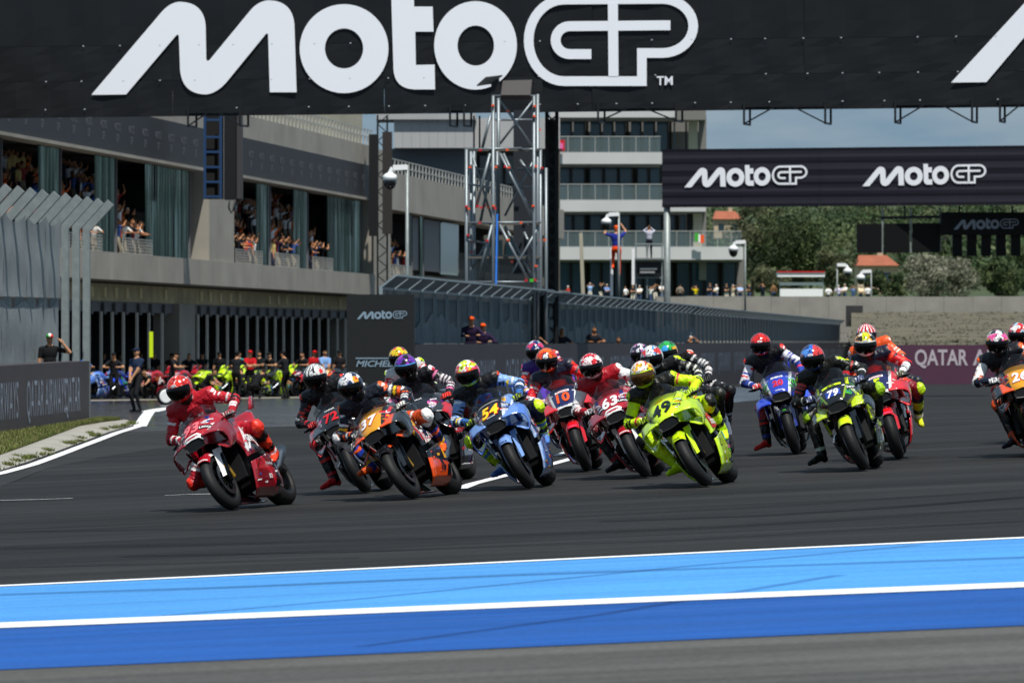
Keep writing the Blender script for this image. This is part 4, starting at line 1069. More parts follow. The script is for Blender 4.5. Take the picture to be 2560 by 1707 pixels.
def build_swing():
    b = MB()
    for sg in (-1, 1):
        b.tube([(-.24, sg * .09, .44), (-.42, sg * .135, .43), (XR, sg * .135, RR)], [.05, .055, .035], 8)
    b.bar((-.30, -.14, .46), (-.30, .14, .46), .09, .09); b.tube([(XR, -.16, RR), (XR, .16, RR)], .02, 10)
    return b.mesh('swingarm', True)
def build_fork(sg):
    b = MB(); b.tube([(XF - .01, sg * .105, RF - .03), (XF - .09, sg * .105, RF + .24), (XF - .10, sg * .105, RF + .27)], [.032, .034, .03], 12); b.tube([(XF - .10, sg * .105, RF + .26), (.46, sg * .105, .93)], .026, 12)
    return b.mesh('fork_leg', True)
def build_caliper(sg):
    return MB().box((XF - .135, sg * .085, RF + .075), (.06, .06, .14), Euler((0, .35, 0)).to_matrix()).mesh('brake_caliper')
def build_bar(sg):
    b = MB(); b.tube([(.44, sg * .10, .925), (.40, sg * .20, .915), (.355, sg * .335, .895)], .018, 10); b.tube([(.385, sg * .225, .912), (.355, sg * .335, .895)], .023, 10); return b.mesh('handlebar', True)
def build_lever(sg):
    b = MB(); b.tube([(.43, sg * .20, .915), (.47, sg * .24, .90), (.455, sg * .36, .885)], .008, 6); b.tube([(.50, sg * .30, .905), (.44, sg * .385, .895), (.38, sg * .365, .895)], .010, 6); b.bar((.40, sg * .20, .915), (.44, sg * .20, .915), .03); return b.mesh('brake_lever')
BM = dict(fairing=build_fairing(), fender=build_fender(), screen=build_screen(), tank=build_tank(), tail=build_tail(), intake=build_intake(), engine=build_engine(), swing=build_swing())
for sg in (-1, 1):
    BM['side%d' % sg] = build_side(sg, .515, .82, 34, .0, 'side_fairing', (.10, 0)); BM['belly%d' % sg] = build_side(sg, .085, .455, 34, .014, 'belly_fairing', (0, .10)); BM['guard%d' % sg] = build_guard(sg); BM['fork%d' % sg] = build_fork(sg); BM['caliper%d' % sg] = build_caliper(sg); BM['bar%d' % sg] = build_bar(sg); BM['lever%d' % sg] = build_lever(sg)
    for k in (0, 1): BM['wing%d_%d' % (sg, k)] = build_wing(sg, k)
b = MB(); b.tube([(-.30, .10, .30), (-.50, .17, .36), (-.66, .20, .48), (-.74, .205, .55)], [.035, .045, .052, .055], 12); BM['exhaust'] = b.mesh('exhaust_pipe', True)
b = MB(); b.tube([(-.36, .15, .40), (-.37, .27, .415)], .016, 8); b.box((-.33, .16, .45), (.10, .014, .16)); BM['peg1'] = b.mesh('foot_peg'); b = MB(); b.tube([(-.36, -.15, .40), (-.37, -.27, .415)], .016, 8); b.box((-.33, -.16, .45), (.10, .014, .16)); BM['peg-1'] = b.mesh('foot_peg')
b = MB(); rows = [[Vector((XR + (RR + .03) * math.cos(R(a)), y, RR + (RR + .03) * math.sin(R(a)))) for y in (-.10, -.07, 0, .07, .10)] for a in range(20, 110, 10)]; b.grid(rows); BM['hugger'] = b.mesh('rear_hugger', True)
b = MB(); b.box((.33, 0, .47), (.03, .34, .40), Euler((0, -.3, 0)).to_matrix()); BM['radiator'] = b.mesh('radiator')

def bvh_of(me): 
    bm = bmesh.new(); bm.from_mesh(me); t = BVHTree.FromBMesh(bm); bm.free(); return t
BVH = {k: bvh_of(v) for k, v in BM.items() if k in ('fairing', 'fender', 'screen', 'tank', 'tail', 'side1', 'side-1', 'belly1', 'belly-1', 'wing1_0', 'wing-1_0', 'wing1_1', 'wing-1_1', 'guard1', 'guard-1')}
def project(vs, fs, bvh, org, u, v, h, back, off=.0035, name='lettering', m=None, parent=None, sx=1.):
    """lay flat shapes on a surface: looked at along -back from org"""
    org = Vector(org); u = Vector(u).normalized(); v = Vector(v).normalized(); back = Vector(back).normalized()
    pts = []; ok = []
    for a in vs:
        p = org + u * (a[0] * h * sx) + v * (a[1] * h) + back * .5
        loc, nor, idx, dist = bvh.ray_cast(p, -back, 1.2)
        if loc is None: pts.append(p); ok.append(False)
        else:
            if nor.dot(back) < 0: nor = -nor
            pts.append(loc + back * off + nor * off * .6); ok.append(nor.dot(back) > .12)
    f2 = [f for f in fs if all(ok[i] for i in f)]
    if not f2: return None
    used = sorted({i for f in f2 for i in f}); mp_ = {o: n for n, o in enumerate(used)}
    me = bpy.data.meshes.new(name); me.from_pydata([tuple(pts[i]) for i in used], [], [tuple(mp_[i] for i in f) for f in f2])
    return link(name, me, MATS['ink_' + m] if 'ink_' + m in MATS else MATS[m], parent)
def shape(pts, maxedge=None):
    """closed polygon as finely split mesh data"""
    vs, fs = fill([pts]); bm = bmesh.new(); bv = [bm.verts.new(v) for v in vs]
    for f in fs:
        try: bm.faces.new([bv[i] for i in f])
        except ValueError: pass
    bmesh.ops.triangulate(bm, faces=bm.faces); me_ = maxedge or .3
    for _ in range(4):
        es = [e for e in bm.edges if e.calc_length() > me_]
        if not es: break
        bmesh.ops.subdivide_edges(bm, edges=es, cuts=1); bmesh.ops.triangulate(bm, faces=[f for f in bm.faces if len(f.verts) > 3])
    bm.verts.index_update(); vs = [tuple(v.co) for v in bm.verts]; fs = [tuple(v.index for v in f.verts) for f in bm.faces]; bm.free(); return np.array(vs), fs
def rect(w_, h_, r=.0): 
    return [(-w_ / 2, -h_ / 2), (w_ / 2, -h_ / 2), (w_ / 2, h_ / 2), (-w_ / 2, h_ / 2)]
def oval(w_, h_, n=24): return [(w_ / 2 * math.cos(2 * math.pi * i / n), h_ / 2 * math.sin(2 * math.pi * i / n)) for i in range(n)]
NB = Vector((.80, 0, .60)).normalized()                 # looking straight at the number panel
NV = Vector((-.60, 0, .80))
def number(bike, par, txt, col, h=.115, outline=None, bold=.06, pos=(.74, 0, .885), shear=0., xs=.85):
    b3 = BVH['fairing']; bold = min(bold, .05); vs, fs = text_mesh(txt, bold, shear, 1.1, .22)
    vs = vs.copy(); vs[:, 1] -= .5
    if outline:
        v2, f2 = text_mesh(txt, bold + .045, shear, 1.1, .22); v2 = v2.copy(); v2[:, 1] -= .5
        project(v2, f2, b3, pos, (0, 1, 0), NV, h, NB, .003, 'race_number', outline, par, xs)
    project(vs, fs, b3, pos, (0, 1, 0), NV, h, NB, .0058, 'race_number', col, par, xs)
# ================================================================== bodies: one continuous surface grown from tapered limbs
def capsule_mb(mb, p0, p1, r0, r1, n=12):
    p0 = Vector(p0); p1 = Vector(p1); d = p1 - p0; L = max(d.length, 1e-4); d = d / L
    pts = []; rs = []
    for k in range(5): a = math.pi / 2 * k / 4; pts.append(p0 - d * (r0 * math.cos(a))); rs.append(max(r0 * math.sin(a), .002))
    for k in range(5): a = math.pi / 2 * k / 4; pts.append(p1 + d * (r1 * math.sin(a))); rs.append(max(r1 * math.cos(a), .002))
    mb.tube(pts, rs, n)
def ellipsoid_mb(mb, c, rad, rot=None, n=14):
    c = Vector(c); base = len(mb.v); rows = []
    for i in range(n + 1):
        a = math.pi * i / n; r = []
        for k in range(n * 2):
            b = 2 * math.pi * k / (n * 2); v = Vector((rad[0] * math.sin(a) * math.cos(b), rad[1] * math.sin(a) * math.sin(b), rad[2] * math.cos(a)))
            r.append(c + (rot @ v if rot is not None else v))
        rows.append(r)
    mb.grid(rows, True)
def grow(segs, ells, voxel, smooth=6, name='body'):
    """segs: (tag, p0, p1, r0, r1); ells: (tag, centre, radii, rot). returns mesh + per-vertex nearest tag, t, offset"""
    mb = MB()
    for s in segs: capsule_mb(mb, *s[1:5])
    for e in ells: ellipsoid_mb(mb, e[1], e[2], e[3])
    me = bpy.data.meshes.new('tmp'); me.from_pydata(mb.v, [], mb.f); me.update()
    ob = bpy.data.objects.new('tmp', me)
    md = ob.modifiers.new('r', 'REMESH'); md.mode = 'VOXEL'; md.voxel_size = voxel; md.use_smooth_shade = True
    if smooth: ms = ob.modifiers.new('s', 'SMOOTH'); ms.factor = .5; ms.iterations = smooth
    out = evaluated(ob); out.name = name
    bpy.data.objects.remove(ob); bpy.data.meshes.remove(me)
    out.polygons.foreach_set('use_smooth', [True] * len(out.polygons))
    n = len(out.vertices); P = np.empty(n * 3); out.vertices.foreach_get('co', P); P = P.reshape(-1, 3)
    best = np.full(n, 1e9); tg = np.zeros(n, int); T = np.zeros(n)
    items = [(s[0], np.array(s[1]), np.array(s[2]), s[3], s[4]) for s in segs] + [(e[0], np.array(e[1]), np.array(e[1]) + 1e-4, min(e[2]) * .9, min(e[2]) * .9) for e in ells]
    for i, (nm, a, b, r0, r1) in enumerate(items):
        ab = b - a; t = np.clip(((P - a) @ ab) / max(ab @ ab, 1e-9), 0, 1); q = a + t[:, None] * ab
        d = np.linalg.norm(P - q, axis=1) - (r0 + (r1 - r0) * t)
        k = d < best; best[k] = d[k]; tg[k] = i; T[k] = t[k]
    return out, P, [it[0] for it in items], tg, T
def ik(a, c, l1, l2, pole):
    """middle joint of a two-bone chain"""
    a = Vector(a); c = Vector(c); d = c - a; L = d.length
    if L > (l1 + l2) * .995: c = a + d.normalized() * (l1 + l2) * .995; d = c - a; L = d.length
    x = (l1 * l1 - l2 * l2 + L * L) / (2 * L); h = math.sqrt(max(l1 * l1 - x * x, 0)); dn = d.normalized()
    p = Vector(pole); p = p - dn * p.dot(dn); p = p.normalized() if p.length > 1e-5 else dn.orthogonal()
    return a + dn * x + p * h, c
# ---------------------------------------------------------------- helmet
def helm_r(az, el):
    """radius by direction: az 0 = forward, el up"""
    ca, ce, se = math.cos(az), math.cos(el), math.sin(el)
    r = .138
    r *= 1 + .06 * max(0, ca) * ce ** 2 * (1 if el < .2 else .4)             # brow to chin pushed forward
    if el < -.35: r *= 1 + .10 * max(0, ca) * min(1, (-.35 - el) / .5) - .10 * max(0, -ca) * min(1, (-.35 - el) / .6)
    if el > 0: r *= 1 + .02 * se
    r *= 1 + .05 * max(0, -ca) ** 3 * max(0, 1 - abs(el - .5) * 1.6)         # aero spoiler at the back
    r *= 1 - .05 * abs(math.sin(az)) * ce
    return r
def helm_dir(az, el): return Vector((math.cos(el) * math.cos(az), math.cos(el) * math.sin(az), math.sin(el)))
def build_helmet():
    rows = []
    for i in range(61):
        el = math.pi / 2 - (math.pi / 2 + 1.08) * i / 60
        rows.append([helm_dir(az, el) * helm_r(az, el) for az in [2 * math.pi * k / 96 for k in range(96)]])
    return MB().grid(rows, True).mesh('helmet_shell', True)
def build_visor():
    rows = []
    for i in range(15):
        u = i / 14; r = []
        for k in range(41):
            v = (k / 40 - .5) * 2; az = v * 1.30
            top = .25 + .05 * (1 - v * v); bot = -.58 + .20 * v * v
            el = top + (bot - top) * u; r.append(helm_dir(az, el) * (helm_r(az, el) + .0045 + .006 * math.sin(math.pi * u) * (1 - v * v)))
        rows.append(r)
    return MB().grid(rows).mesh('visor', True)
HELM, VIS = build_helmet(), build_visor()
_sp = MB(); _sp.box((-.145, 0, .085), (.07, .10, .02), Euler((0, .35, 0)).to_matrix()); HELM_SP = _sp.mesh('spoiler')
HBVH = bvh_of(HELM)
_ = [(0)]
HP = np.empty(len(HELM.vertices) * 3); HELM.vertices.foreach_get('co', HP); HP = HP.reshape(-1, 3)
HAZ = np.arctan2(HP[:, 1], HP[:, 0]); HEL = np.arctan2(HP[:, 2], np.hypot(HP[:, 0], HP[:, 1]))
def blot(P, sc, seed=0.):
    x, y, z = (P * sc).T
    return np.sin(x * 1.3 + seed + 1.7 * np.sin(y * .9 + seed)) + np.sin(y * 1.7 - seed * 2 + 1.3 * np.sin(z * 1.1)) + np.sin(z * 1.5 + seed * .7 + 1.1 * np.sin(x * 1.4))
def helmet_colors(h):
    n = len(HP); c = fillc(n, h['base']); b1 = blot(HP, 34, h.get('seed', 1.)); b2 = blot(HP, 26, h.get('seed', 1.) + 4)
    top = HEL > h.get('toplim', .42)
    def put(mask, col): c[mask] = np.array(lin(col))
    if 'top' in h: put(top, h['top'])
    if 'back' in h: put(np.abs(HAZ) > 1.5, h['back'])
    if 'side' in h: put((np.abs(HAZ) > .75) & (HEL < .55), h['side'])
    if 'chin' in h: put((HEL < -.42), h['chin'])
    if 'blot' in h: put((b1 > .75) & (HEL > .12), h['blot'])
    if 'blot2' in h: put((b2 > .95) & (HEL > .0), h['blot2'])
    if 'stripes' in h: put((np.sin(HAZ * h.get('sn', 9)) > .35) & (HEL > .28) & (HEL < 1.35), h['stripes'])
    if 'band' in h: put((np.abs(HP[:, 1]) < .035) & (HEL > .25), h['band'])
    if 'leftside' in h: put((HP[:, 1] > .03) & (HEL > .1), h['leftside'])
    if 'chinleft' in h: put((HEL < -.3) & (np.abs(HAZ) > .5), h['chinleft'])
    b3 = blot(HP, 88, h.get('seed', 1.) * 2.); put((b3 > 1.75) & (HEL > .3), '#f0f0f0' if h.get('seed', 1.) > 1.2 else '#17171c'); put((b3 < -1.9) & (HEL > .15), '#141418')
    if 'brow' in h: put((HEL > .22) & (HEL < .40) & (np.abs(HAZ) < 1.2), h['brow'])
    if 'patch' in h:
        col, az, el, r = h['patch']; put(np.hypot(HAZ - az, HEL - el) < r, col)
    if 'patch2' in h:
        col, az, el, r = h['patch2']; put(np.hypot(HAZ - az, HEL - el) < r, col)
    put((np.abs(np.abs(HAZ) - .42) < .16) & (np.abs(HEL - .78) < .035), '#101012'); put((np.abs(HAZ) < .16) & (np.abs(HEL + .70) < .035), '#0c0c0d'); put((np.abs(HAZ) < 1.36) & (HEL > -.66) & (HEL < .34) & (HEL < .33 - .04 * HAZ ** 2), '#0a0a0b')
    put((HEL < -.98), '#0a0a0b')
    return c
# ---------------------------------------------------------------- rider on a motorcycle (all points in the motorcycle's own axes)
def rider(name_label, M, suit, helm, head, headrot=(0, 0, 0), hips=(0, 0), right_foot=None, left_foot=None, knee_r=(1, -.75, .35), knee_l=(1, .75, .35), voxel=.0125, hand_r=None, badge=None, visor='visor', group='racing riders in the pack', badge_col='black', low=False):
    root = empty('person', mtx=M, label=name_label, cat='rider', group=group)
    head = Vector(head)
    gR, gL = Vector((.365, -.285, .915)), Vector((.365, .285, .915))
    if hand_r is not None: gR = Vector(hand_r)
    neck = head + Vector((-.085, 0, -.125))
    pel = Vector((-.33, hips[0], .955 + hips[1]))
    tl = .50
    d = neck - pel; hz = Vector((0, d.y, d.z)).length
    if d.length > tl:
        need = math.sqrt(max(tl * tl - hz * hz, .04 ** 2)); pel.x = neck.x - need
        if hz > tl: pel.z += (hz - tl) * .9
    tor = (neck - pel).normalized(); side = Vector((0, 1, 0)); side = (side - tor * side.dot(tor)).normalized()
    chest = pel.lerp(neck, .66); belly = pel.lerp(neck, .33) + Vector((-.03, 0, .03)); front = side.cross(tor).normalized()
    if front.x < 0: front = -front
    sh = {s: neck + side * (.190 * s) - tor * .065 for s in (1, -1)}
    hip = {s: pel + side * (.10 * s) - tor * .02 for s in (1, -1)}
    segs, ells = [], []
    rotT = Matrix((front, side, tor)).transposed()
    ells += [('pelvis', pel, (.150, .178, .140), rotT), ('belly', belly, (.125, .162, .17), rotT), ('chest', chest, (.138, .192, .19), rotT), ('hump', chest.lerp(neck, .65) - front * .085, (.07, .085, .17), rotT)]
    segs += [('neck', neck - tor * .05, head - Vector((.02, 0, .08)), .075, .07), ('yoke', sh[1], sh[-1], (.094), (.094))]
    hands = {}; knees = {}; elb = {}
    for s, g in ((1, gL), (-1, gR)):
        wr = g + Vector((-.075, .012 * s, .022)); el, wr = ik(sh[s], wr, .295, .265, (-.15, .78 * s, -.48)); hands[s] = (wr, g); elb[s] = el
        segs += [('uparm%d' % s, sh[s], el, .068, .057), ('forearm%d' % s, el, wr, .056, .039)]
        ells += [('cup%d' % s, sh[s] + side * .02 * s + tor * .015, (.084, .080, .080), None)]
    feet = {1: Vector((-.40, .235, .47)), -1: Vector((-.40, -.235, .47))}; fdir = {1: Vector((.92, .12, -.3)), -1: Vector((.92, -.12, -.3))}
    if right_foot is not None: feet[-1] = Vector(right_foot[:3]); fdir[-1] = Vector(right_foot[3:6]) if len(right_foot) > 3 else Vector((.8, -.15, -.45))
    if left_foot is not None: feet[1] = Vector(left_foot[:3])
    for s, kp in ((1, knee_l), (-1, knee_r)):
        kn, an = ik(hip[s], feet[s], .445, .45, kp); fd = fdir[s].normalized(); knees[s] = kn
        segs += [('thigh%d' % s, hip[s], kn, .102, .074), ('shin%d' % s, kn, kn.lerp(an, .40), .072, .066), ('boot%d' % s, kn.lerp(an, .40), an, .068, .054), ('heel%d' % s, an, an - fd * .02 + (an - kn).normalized() * .035, .048, .040), ('toe%d' % s, an, an + fd * .185 + (an - kn).normalized() * .035, .050, .030)]
        ells += [('knee%d' % s, kn + Vector((.012, .022 * s, 0)), (.078, .074, .082), None)]
    me, P, names, tg, T = grow(segs, ells, voxel, 5, 'leathers')
    nm = np.array(names)[tg]; C = fillc(len(P), suit['torso']); bl = blot(P, 60, suit.get('seed', 2.)); st = np.sin(P @ np.array([17., 61., 88.]))
    prng = random.Random(int(suit.get('seed', 2.) * 100) + len(name_label))
    def patches(C, mask, T, P, n, t0, t1):
        # sewn-on sponsor patches: uneven blocks along the limb
        for q in range(n):
            c0 = t0 + (t1 - t0) * (q + prng.uniform(.02, .2)) / n; c1 = c0 + (t1 - t0) / n * prng.uniform(.35, .75)
            col = sc(prng.choice(['logo', 'logo', 'logo2', 'inner', 'cup']), '#d8d8d8'); ph = prng.uniform(-2, 2)
            C[mask & (T > c0) & (T < c1) & (np.sin(P[:, 2] * 38 + P[:, 0] * 30 + ph) > prng.uniform(-.75, .1))] = col
    def sc(key, dflt):
        v = suit.get(key) or suit.get(dflt) or (dflt if dflt.startswith('#') else '#0f0f11'); return np.array(lin(v))
    for s in (1, -1):
        outw = (P - np.array(sh[s])) @ np.array(side) * s
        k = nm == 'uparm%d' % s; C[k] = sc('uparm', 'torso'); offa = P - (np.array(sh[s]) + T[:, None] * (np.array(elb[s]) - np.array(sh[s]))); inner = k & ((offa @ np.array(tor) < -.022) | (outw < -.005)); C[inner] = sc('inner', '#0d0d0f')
        patches(C, k & ~inner, T, P, 5, .25, 1.)
        k = nm == 'forearm%d' % s; C[k] = sc('forearm', 'uparm'); patches(C, k, T, P, 4, .05, .75); C[k & (T < .18)] = sc('inner', '#0d0d0f')
        k = nm == 'cup%d' % s; C[k] = sc('cup', 'torso'); cut = (P - np.array(sh[s])); k2 = k & (np.abs(cut @ np.array(front) - .03) < .03) & (np.abs(cut @ np.array(tor) - .03) < .035) & (bl > -.6); C[k2] = sc('cup2', '#ffffff')
        k = nm == 'thigh%d' % s; C[k] = sc('thigh', 'torso'); patches(C, k, T, P, 4, .3, .8)
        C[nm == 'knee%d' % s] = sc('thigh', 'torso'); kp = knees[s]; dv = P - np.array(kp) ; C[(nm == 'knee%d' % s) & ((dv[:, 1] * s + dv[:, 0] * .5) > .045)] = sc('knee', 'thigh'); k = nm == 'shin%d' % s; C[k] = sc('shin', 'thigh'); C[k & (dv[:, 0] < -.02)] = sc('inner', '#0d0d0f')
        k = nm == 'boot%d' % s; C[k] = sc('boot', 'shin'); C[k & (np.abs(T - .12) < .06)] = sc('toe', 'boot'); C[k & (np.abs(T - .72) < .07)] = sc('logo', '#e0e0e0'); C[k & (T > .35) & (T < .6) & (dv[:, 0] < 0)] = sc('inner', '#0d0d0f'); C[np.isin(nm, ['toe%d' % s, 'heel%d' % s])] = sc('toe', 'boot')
    k = np.isin(nm, ['chest', 'belly']); lx = (P - np.array(chest)) @ np.array(front); ly = (P - np.array(chest)) @ np.array(side); lz = (P - np.array(chest)) @ np.array(tor)
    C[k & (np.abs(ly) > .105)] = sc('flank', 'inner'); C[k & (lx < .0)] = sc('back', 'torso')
    lg = k & (lx > .02) & (np.abs(np.abs(ly) - .055) < .028) & (np.sin(lz * 75) > .35); C[lg] = sc('chestlogo', 'logo') 
    C[nm == 'hump'] = sc('hump', 'back' if 'back' in suit else 'torso'); C[nm == 'neck'] = np.array(lin('#0c0c0d')); C[nm == 'yoke'] = sc('yoke', 'torso'); C[nm == 'pelvis'] = sc('seat', 'thigh')
    if 'stripe' in suit:
        for s in (1, -1):
            k = np.isin(nm, ['uparm%d' % s, 'forearm%d' % s, 'cup%d' % s]) & (np.abs(((P - np.array(sh[s])) @ np.array(front)) - .012) < .014) ; C[k] = sc('stripe', 'torso')
    Nn = np.empty(len(P) * 3); me.vertices.foreach_get('normal', Nn); Nn = Nn.reshape(-1, 3)
    jf = np.zeros(len(P))
    for t_, lo_t, hi_t in (('uparm', .68, 1.), ('forearm', 0., .35), ('thigh', .7, 1.), ('shin', 0., .4)):
        for s in (1, -1): k = (nm == '%s%d' % (t_, s)) & (T > lo_t) & (T < hi_t); jf[k] = .0036 * np.sin(T[k] * 62 + 3 * np.sin(P[k, 1] * 30))     # folds at elbows and knees
    P2 = P + Nn * (jf + .0017 * blot(P, 46, 1.3) + .0012 * blot(P, 110, 4.))[:, None]; me.vertices.foreach_set('co', P2.ravel())   # creases of the leather
    cc = np.ones((len(P), 4), np.float32); cc[:, :3] = C; me.attributes.new('Col', 'FLOAT_COLOR', 'POINT').data.foreach_set('color', cc.ravel())
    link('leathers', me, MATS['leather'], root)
    # gloves: palm, four curled fingers and thumb round the grip
    if not low or True:
        for s in (1, -1):
            wr, g = hands[s]; mb = MB(); ax = Vector((-.13, 1. * s, -.06)).normalized(); back = (wr - g).normalized()
            capsule_mb(mb, wr, g + Vector((-.035, 0, .018)), .036, .038, 10)
            for f in range(4):
                o = ax * (-.036 + .025 * f); L = (.95, 1.05, 1.0, .85)[f]
                k0 = g + o + Vector((-.022, 0, .034)); k1 = g + o + Vector((.022 * L, 0, .034)); k2 = g + o + Vector((.034 * L, 0, -.002)); k3 = g + o + Vector((.008, 0, -.026))
                for a, b, r0, r1 in ((k0, k1, .0145, .0135), (k1, k2, .0135, .0125), (k2, k3, .0125, .011)): capsule_mb(mb, a, b, r0, r1, 8)
            t0 = g - ax * .045 + Vector((-.03, 0, .0)); capsule_mb(mb, t0, t0 + Vector((.02, 0, -.025)), .015, .013, 8); capsule_mb(mb, t0 + Vector((.02, 0, -.025)), t0 + Vector((.04, 0, -.02)) + ax * .02, .013, .011, 8)
            gm = mb.mesh('glove', True); gc = np.array(lin(suit.get('glove', '#111111'))); g2 = np.array(lin(suit.get('glove2', suit.get('glove', '#111111'))))
            paint(gm, lambda P_, N_: np.where((blot(P_, 120, 3.)[:, None] > .6), g2, gc)); link('glove', gm, MATS['leather'], root)
    # helmet
    hm = HELM.copy(); cc = np.ones((len(HP), 4), np.float32); cc[:, :3] = helmet_colors(helm)
    hm.attributes.new('Col', 'FLOAT_COLOR', 'POINT').data.foreach_set('color', cc.ravel())
    ho = link('helmet', hm, MATS['helmet'], root); ho.location = head; ho.rotation_euler = Euler([R(a) for a in headrot], 'XYZ')
    vo = link('visor', VIS.copy(), MATS[visor], ho); sp = link('spoiler', HELM_SP.copy(), MATS['carbon'], ho)
    if badge:
        vs, fs = shape(oval(.062, .026), .012); project(vs, fs, HBVH, (.13, 0, .062), (0, 1, 0), Vector((-.42, 0, .9)), 1, Vector((.9, 0, .42)), .0016, 'badge', 'white', ho)
        vs, fs = text_mesh(badge, .02, 0, 1, .3); vs = vs.copy(); vs[:, 1] -= .5; L = vs[:, 0].max() - vs[:, 0].min()
        project(vs, fs, HBVH, (.13, 0, .062), (0, 1, 0), Vector((-.42, 0, .9)), min(.013, .052 / L), Vector((.9, 0, .42)), .0032, 'lettering', badge_col, ho)
    return root
# ================================================================== motorcycles of the field
def decal(bike_parts, where, txt, pos, u, v, back, h, col, par, bold=.02, shear=0., width=None, box=None, boxcol='black', ovl=False, dy=0.):
    u = Vector(u).normalized(); v = Vector(v).normalized()
    vs, fs = text_mesh(txt, bold, shear, 1, .35); vs = vs.copy(); vs[:, 1] -= .5
    L = vs[:, 0].max() - vs[:, 0].min(); sx = 1. if width is None else width / (L * h)
    if box:
        b, f = shape(oval(*box) if ovl else rect(*box), .03); project(b, f, BVH[where], pos, u, v, 1., back, .003, 'decal_panel', boxcol, par)
    return project(vs, fs, BVH[where], pos, u, v, h, back, .006, 'lettering', col, par, sx)
LS_U, LS_V, LS_B = (-1, 0, .0), (0, 0, 1), (0, 1, 0)          # left side, read from the left: front of bike is to the left
def livery_generic(L):
    def fn(P, N):
        n = len(P); c = fillc(n, L['base']); x, y, z = P.T; ay = np.abs(y)
        if 'face' in L:      # number panel: the sloping nose face
            k = (x > .50) & (ay < .115 + .20 * (z - .80)) & (z > .775); c[k] = np.array(lin(L['face']))
        if 'edge' in L:      # stripe bordering the face
            k = (x > .45) & (np.abs(ay - (.125 + .24 * (z - .80))) < .016) & (z > .70); c[k] = np.array(lin(L['edge']))
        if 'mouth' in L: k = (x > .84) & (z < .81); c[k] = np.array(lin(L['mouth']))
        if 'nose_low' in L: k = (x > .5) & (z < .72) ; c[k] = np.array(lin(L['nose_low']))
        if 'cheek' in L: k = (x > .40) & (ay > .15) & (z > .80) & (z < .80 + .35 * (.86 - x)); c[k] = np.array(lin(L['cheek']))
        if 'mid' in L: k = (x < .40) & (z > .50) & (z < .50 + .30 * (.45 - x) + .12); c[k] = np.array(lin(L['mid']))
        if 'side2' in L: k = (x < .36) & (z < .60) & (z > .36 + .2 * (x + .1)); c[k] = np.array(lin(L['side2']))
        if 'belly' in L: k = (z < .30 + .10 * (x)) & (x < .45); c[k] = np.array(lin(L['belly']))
        if 'blot' in L: k = (blot(P, 22, 3.) > 1.15) & (x < .5); c[k] = np.array(lin(L['blot']))
        for (col, x0, sl, wd, za, zb_) in L.get('slash', []):
            k = (x < .52) & (np.abs((x - x0) - sl * (z - .5)) < wd) & (z > za) & (z < zb_); c[k] = np.array(lin(col))
        for (col, x0, sl, wd, za, zb_) in L.get('nslash', []):   # strokes across the nose and cheeks
            k = (x >= .45) & (np.abs((ay - x0) - sl * (z - .85)) < wd) & (z > za) & (z < zb_); c[k] = np.array(lin(col))
        if 'rim' in L: k = (x < .5) & (z < .72) & (np.array([interp(SIDE, min(max(zz, .085), .84))[0] for zz in z]) - x < .028); c[k] = np.array(lin(L['rim']))
        return c
    return fn
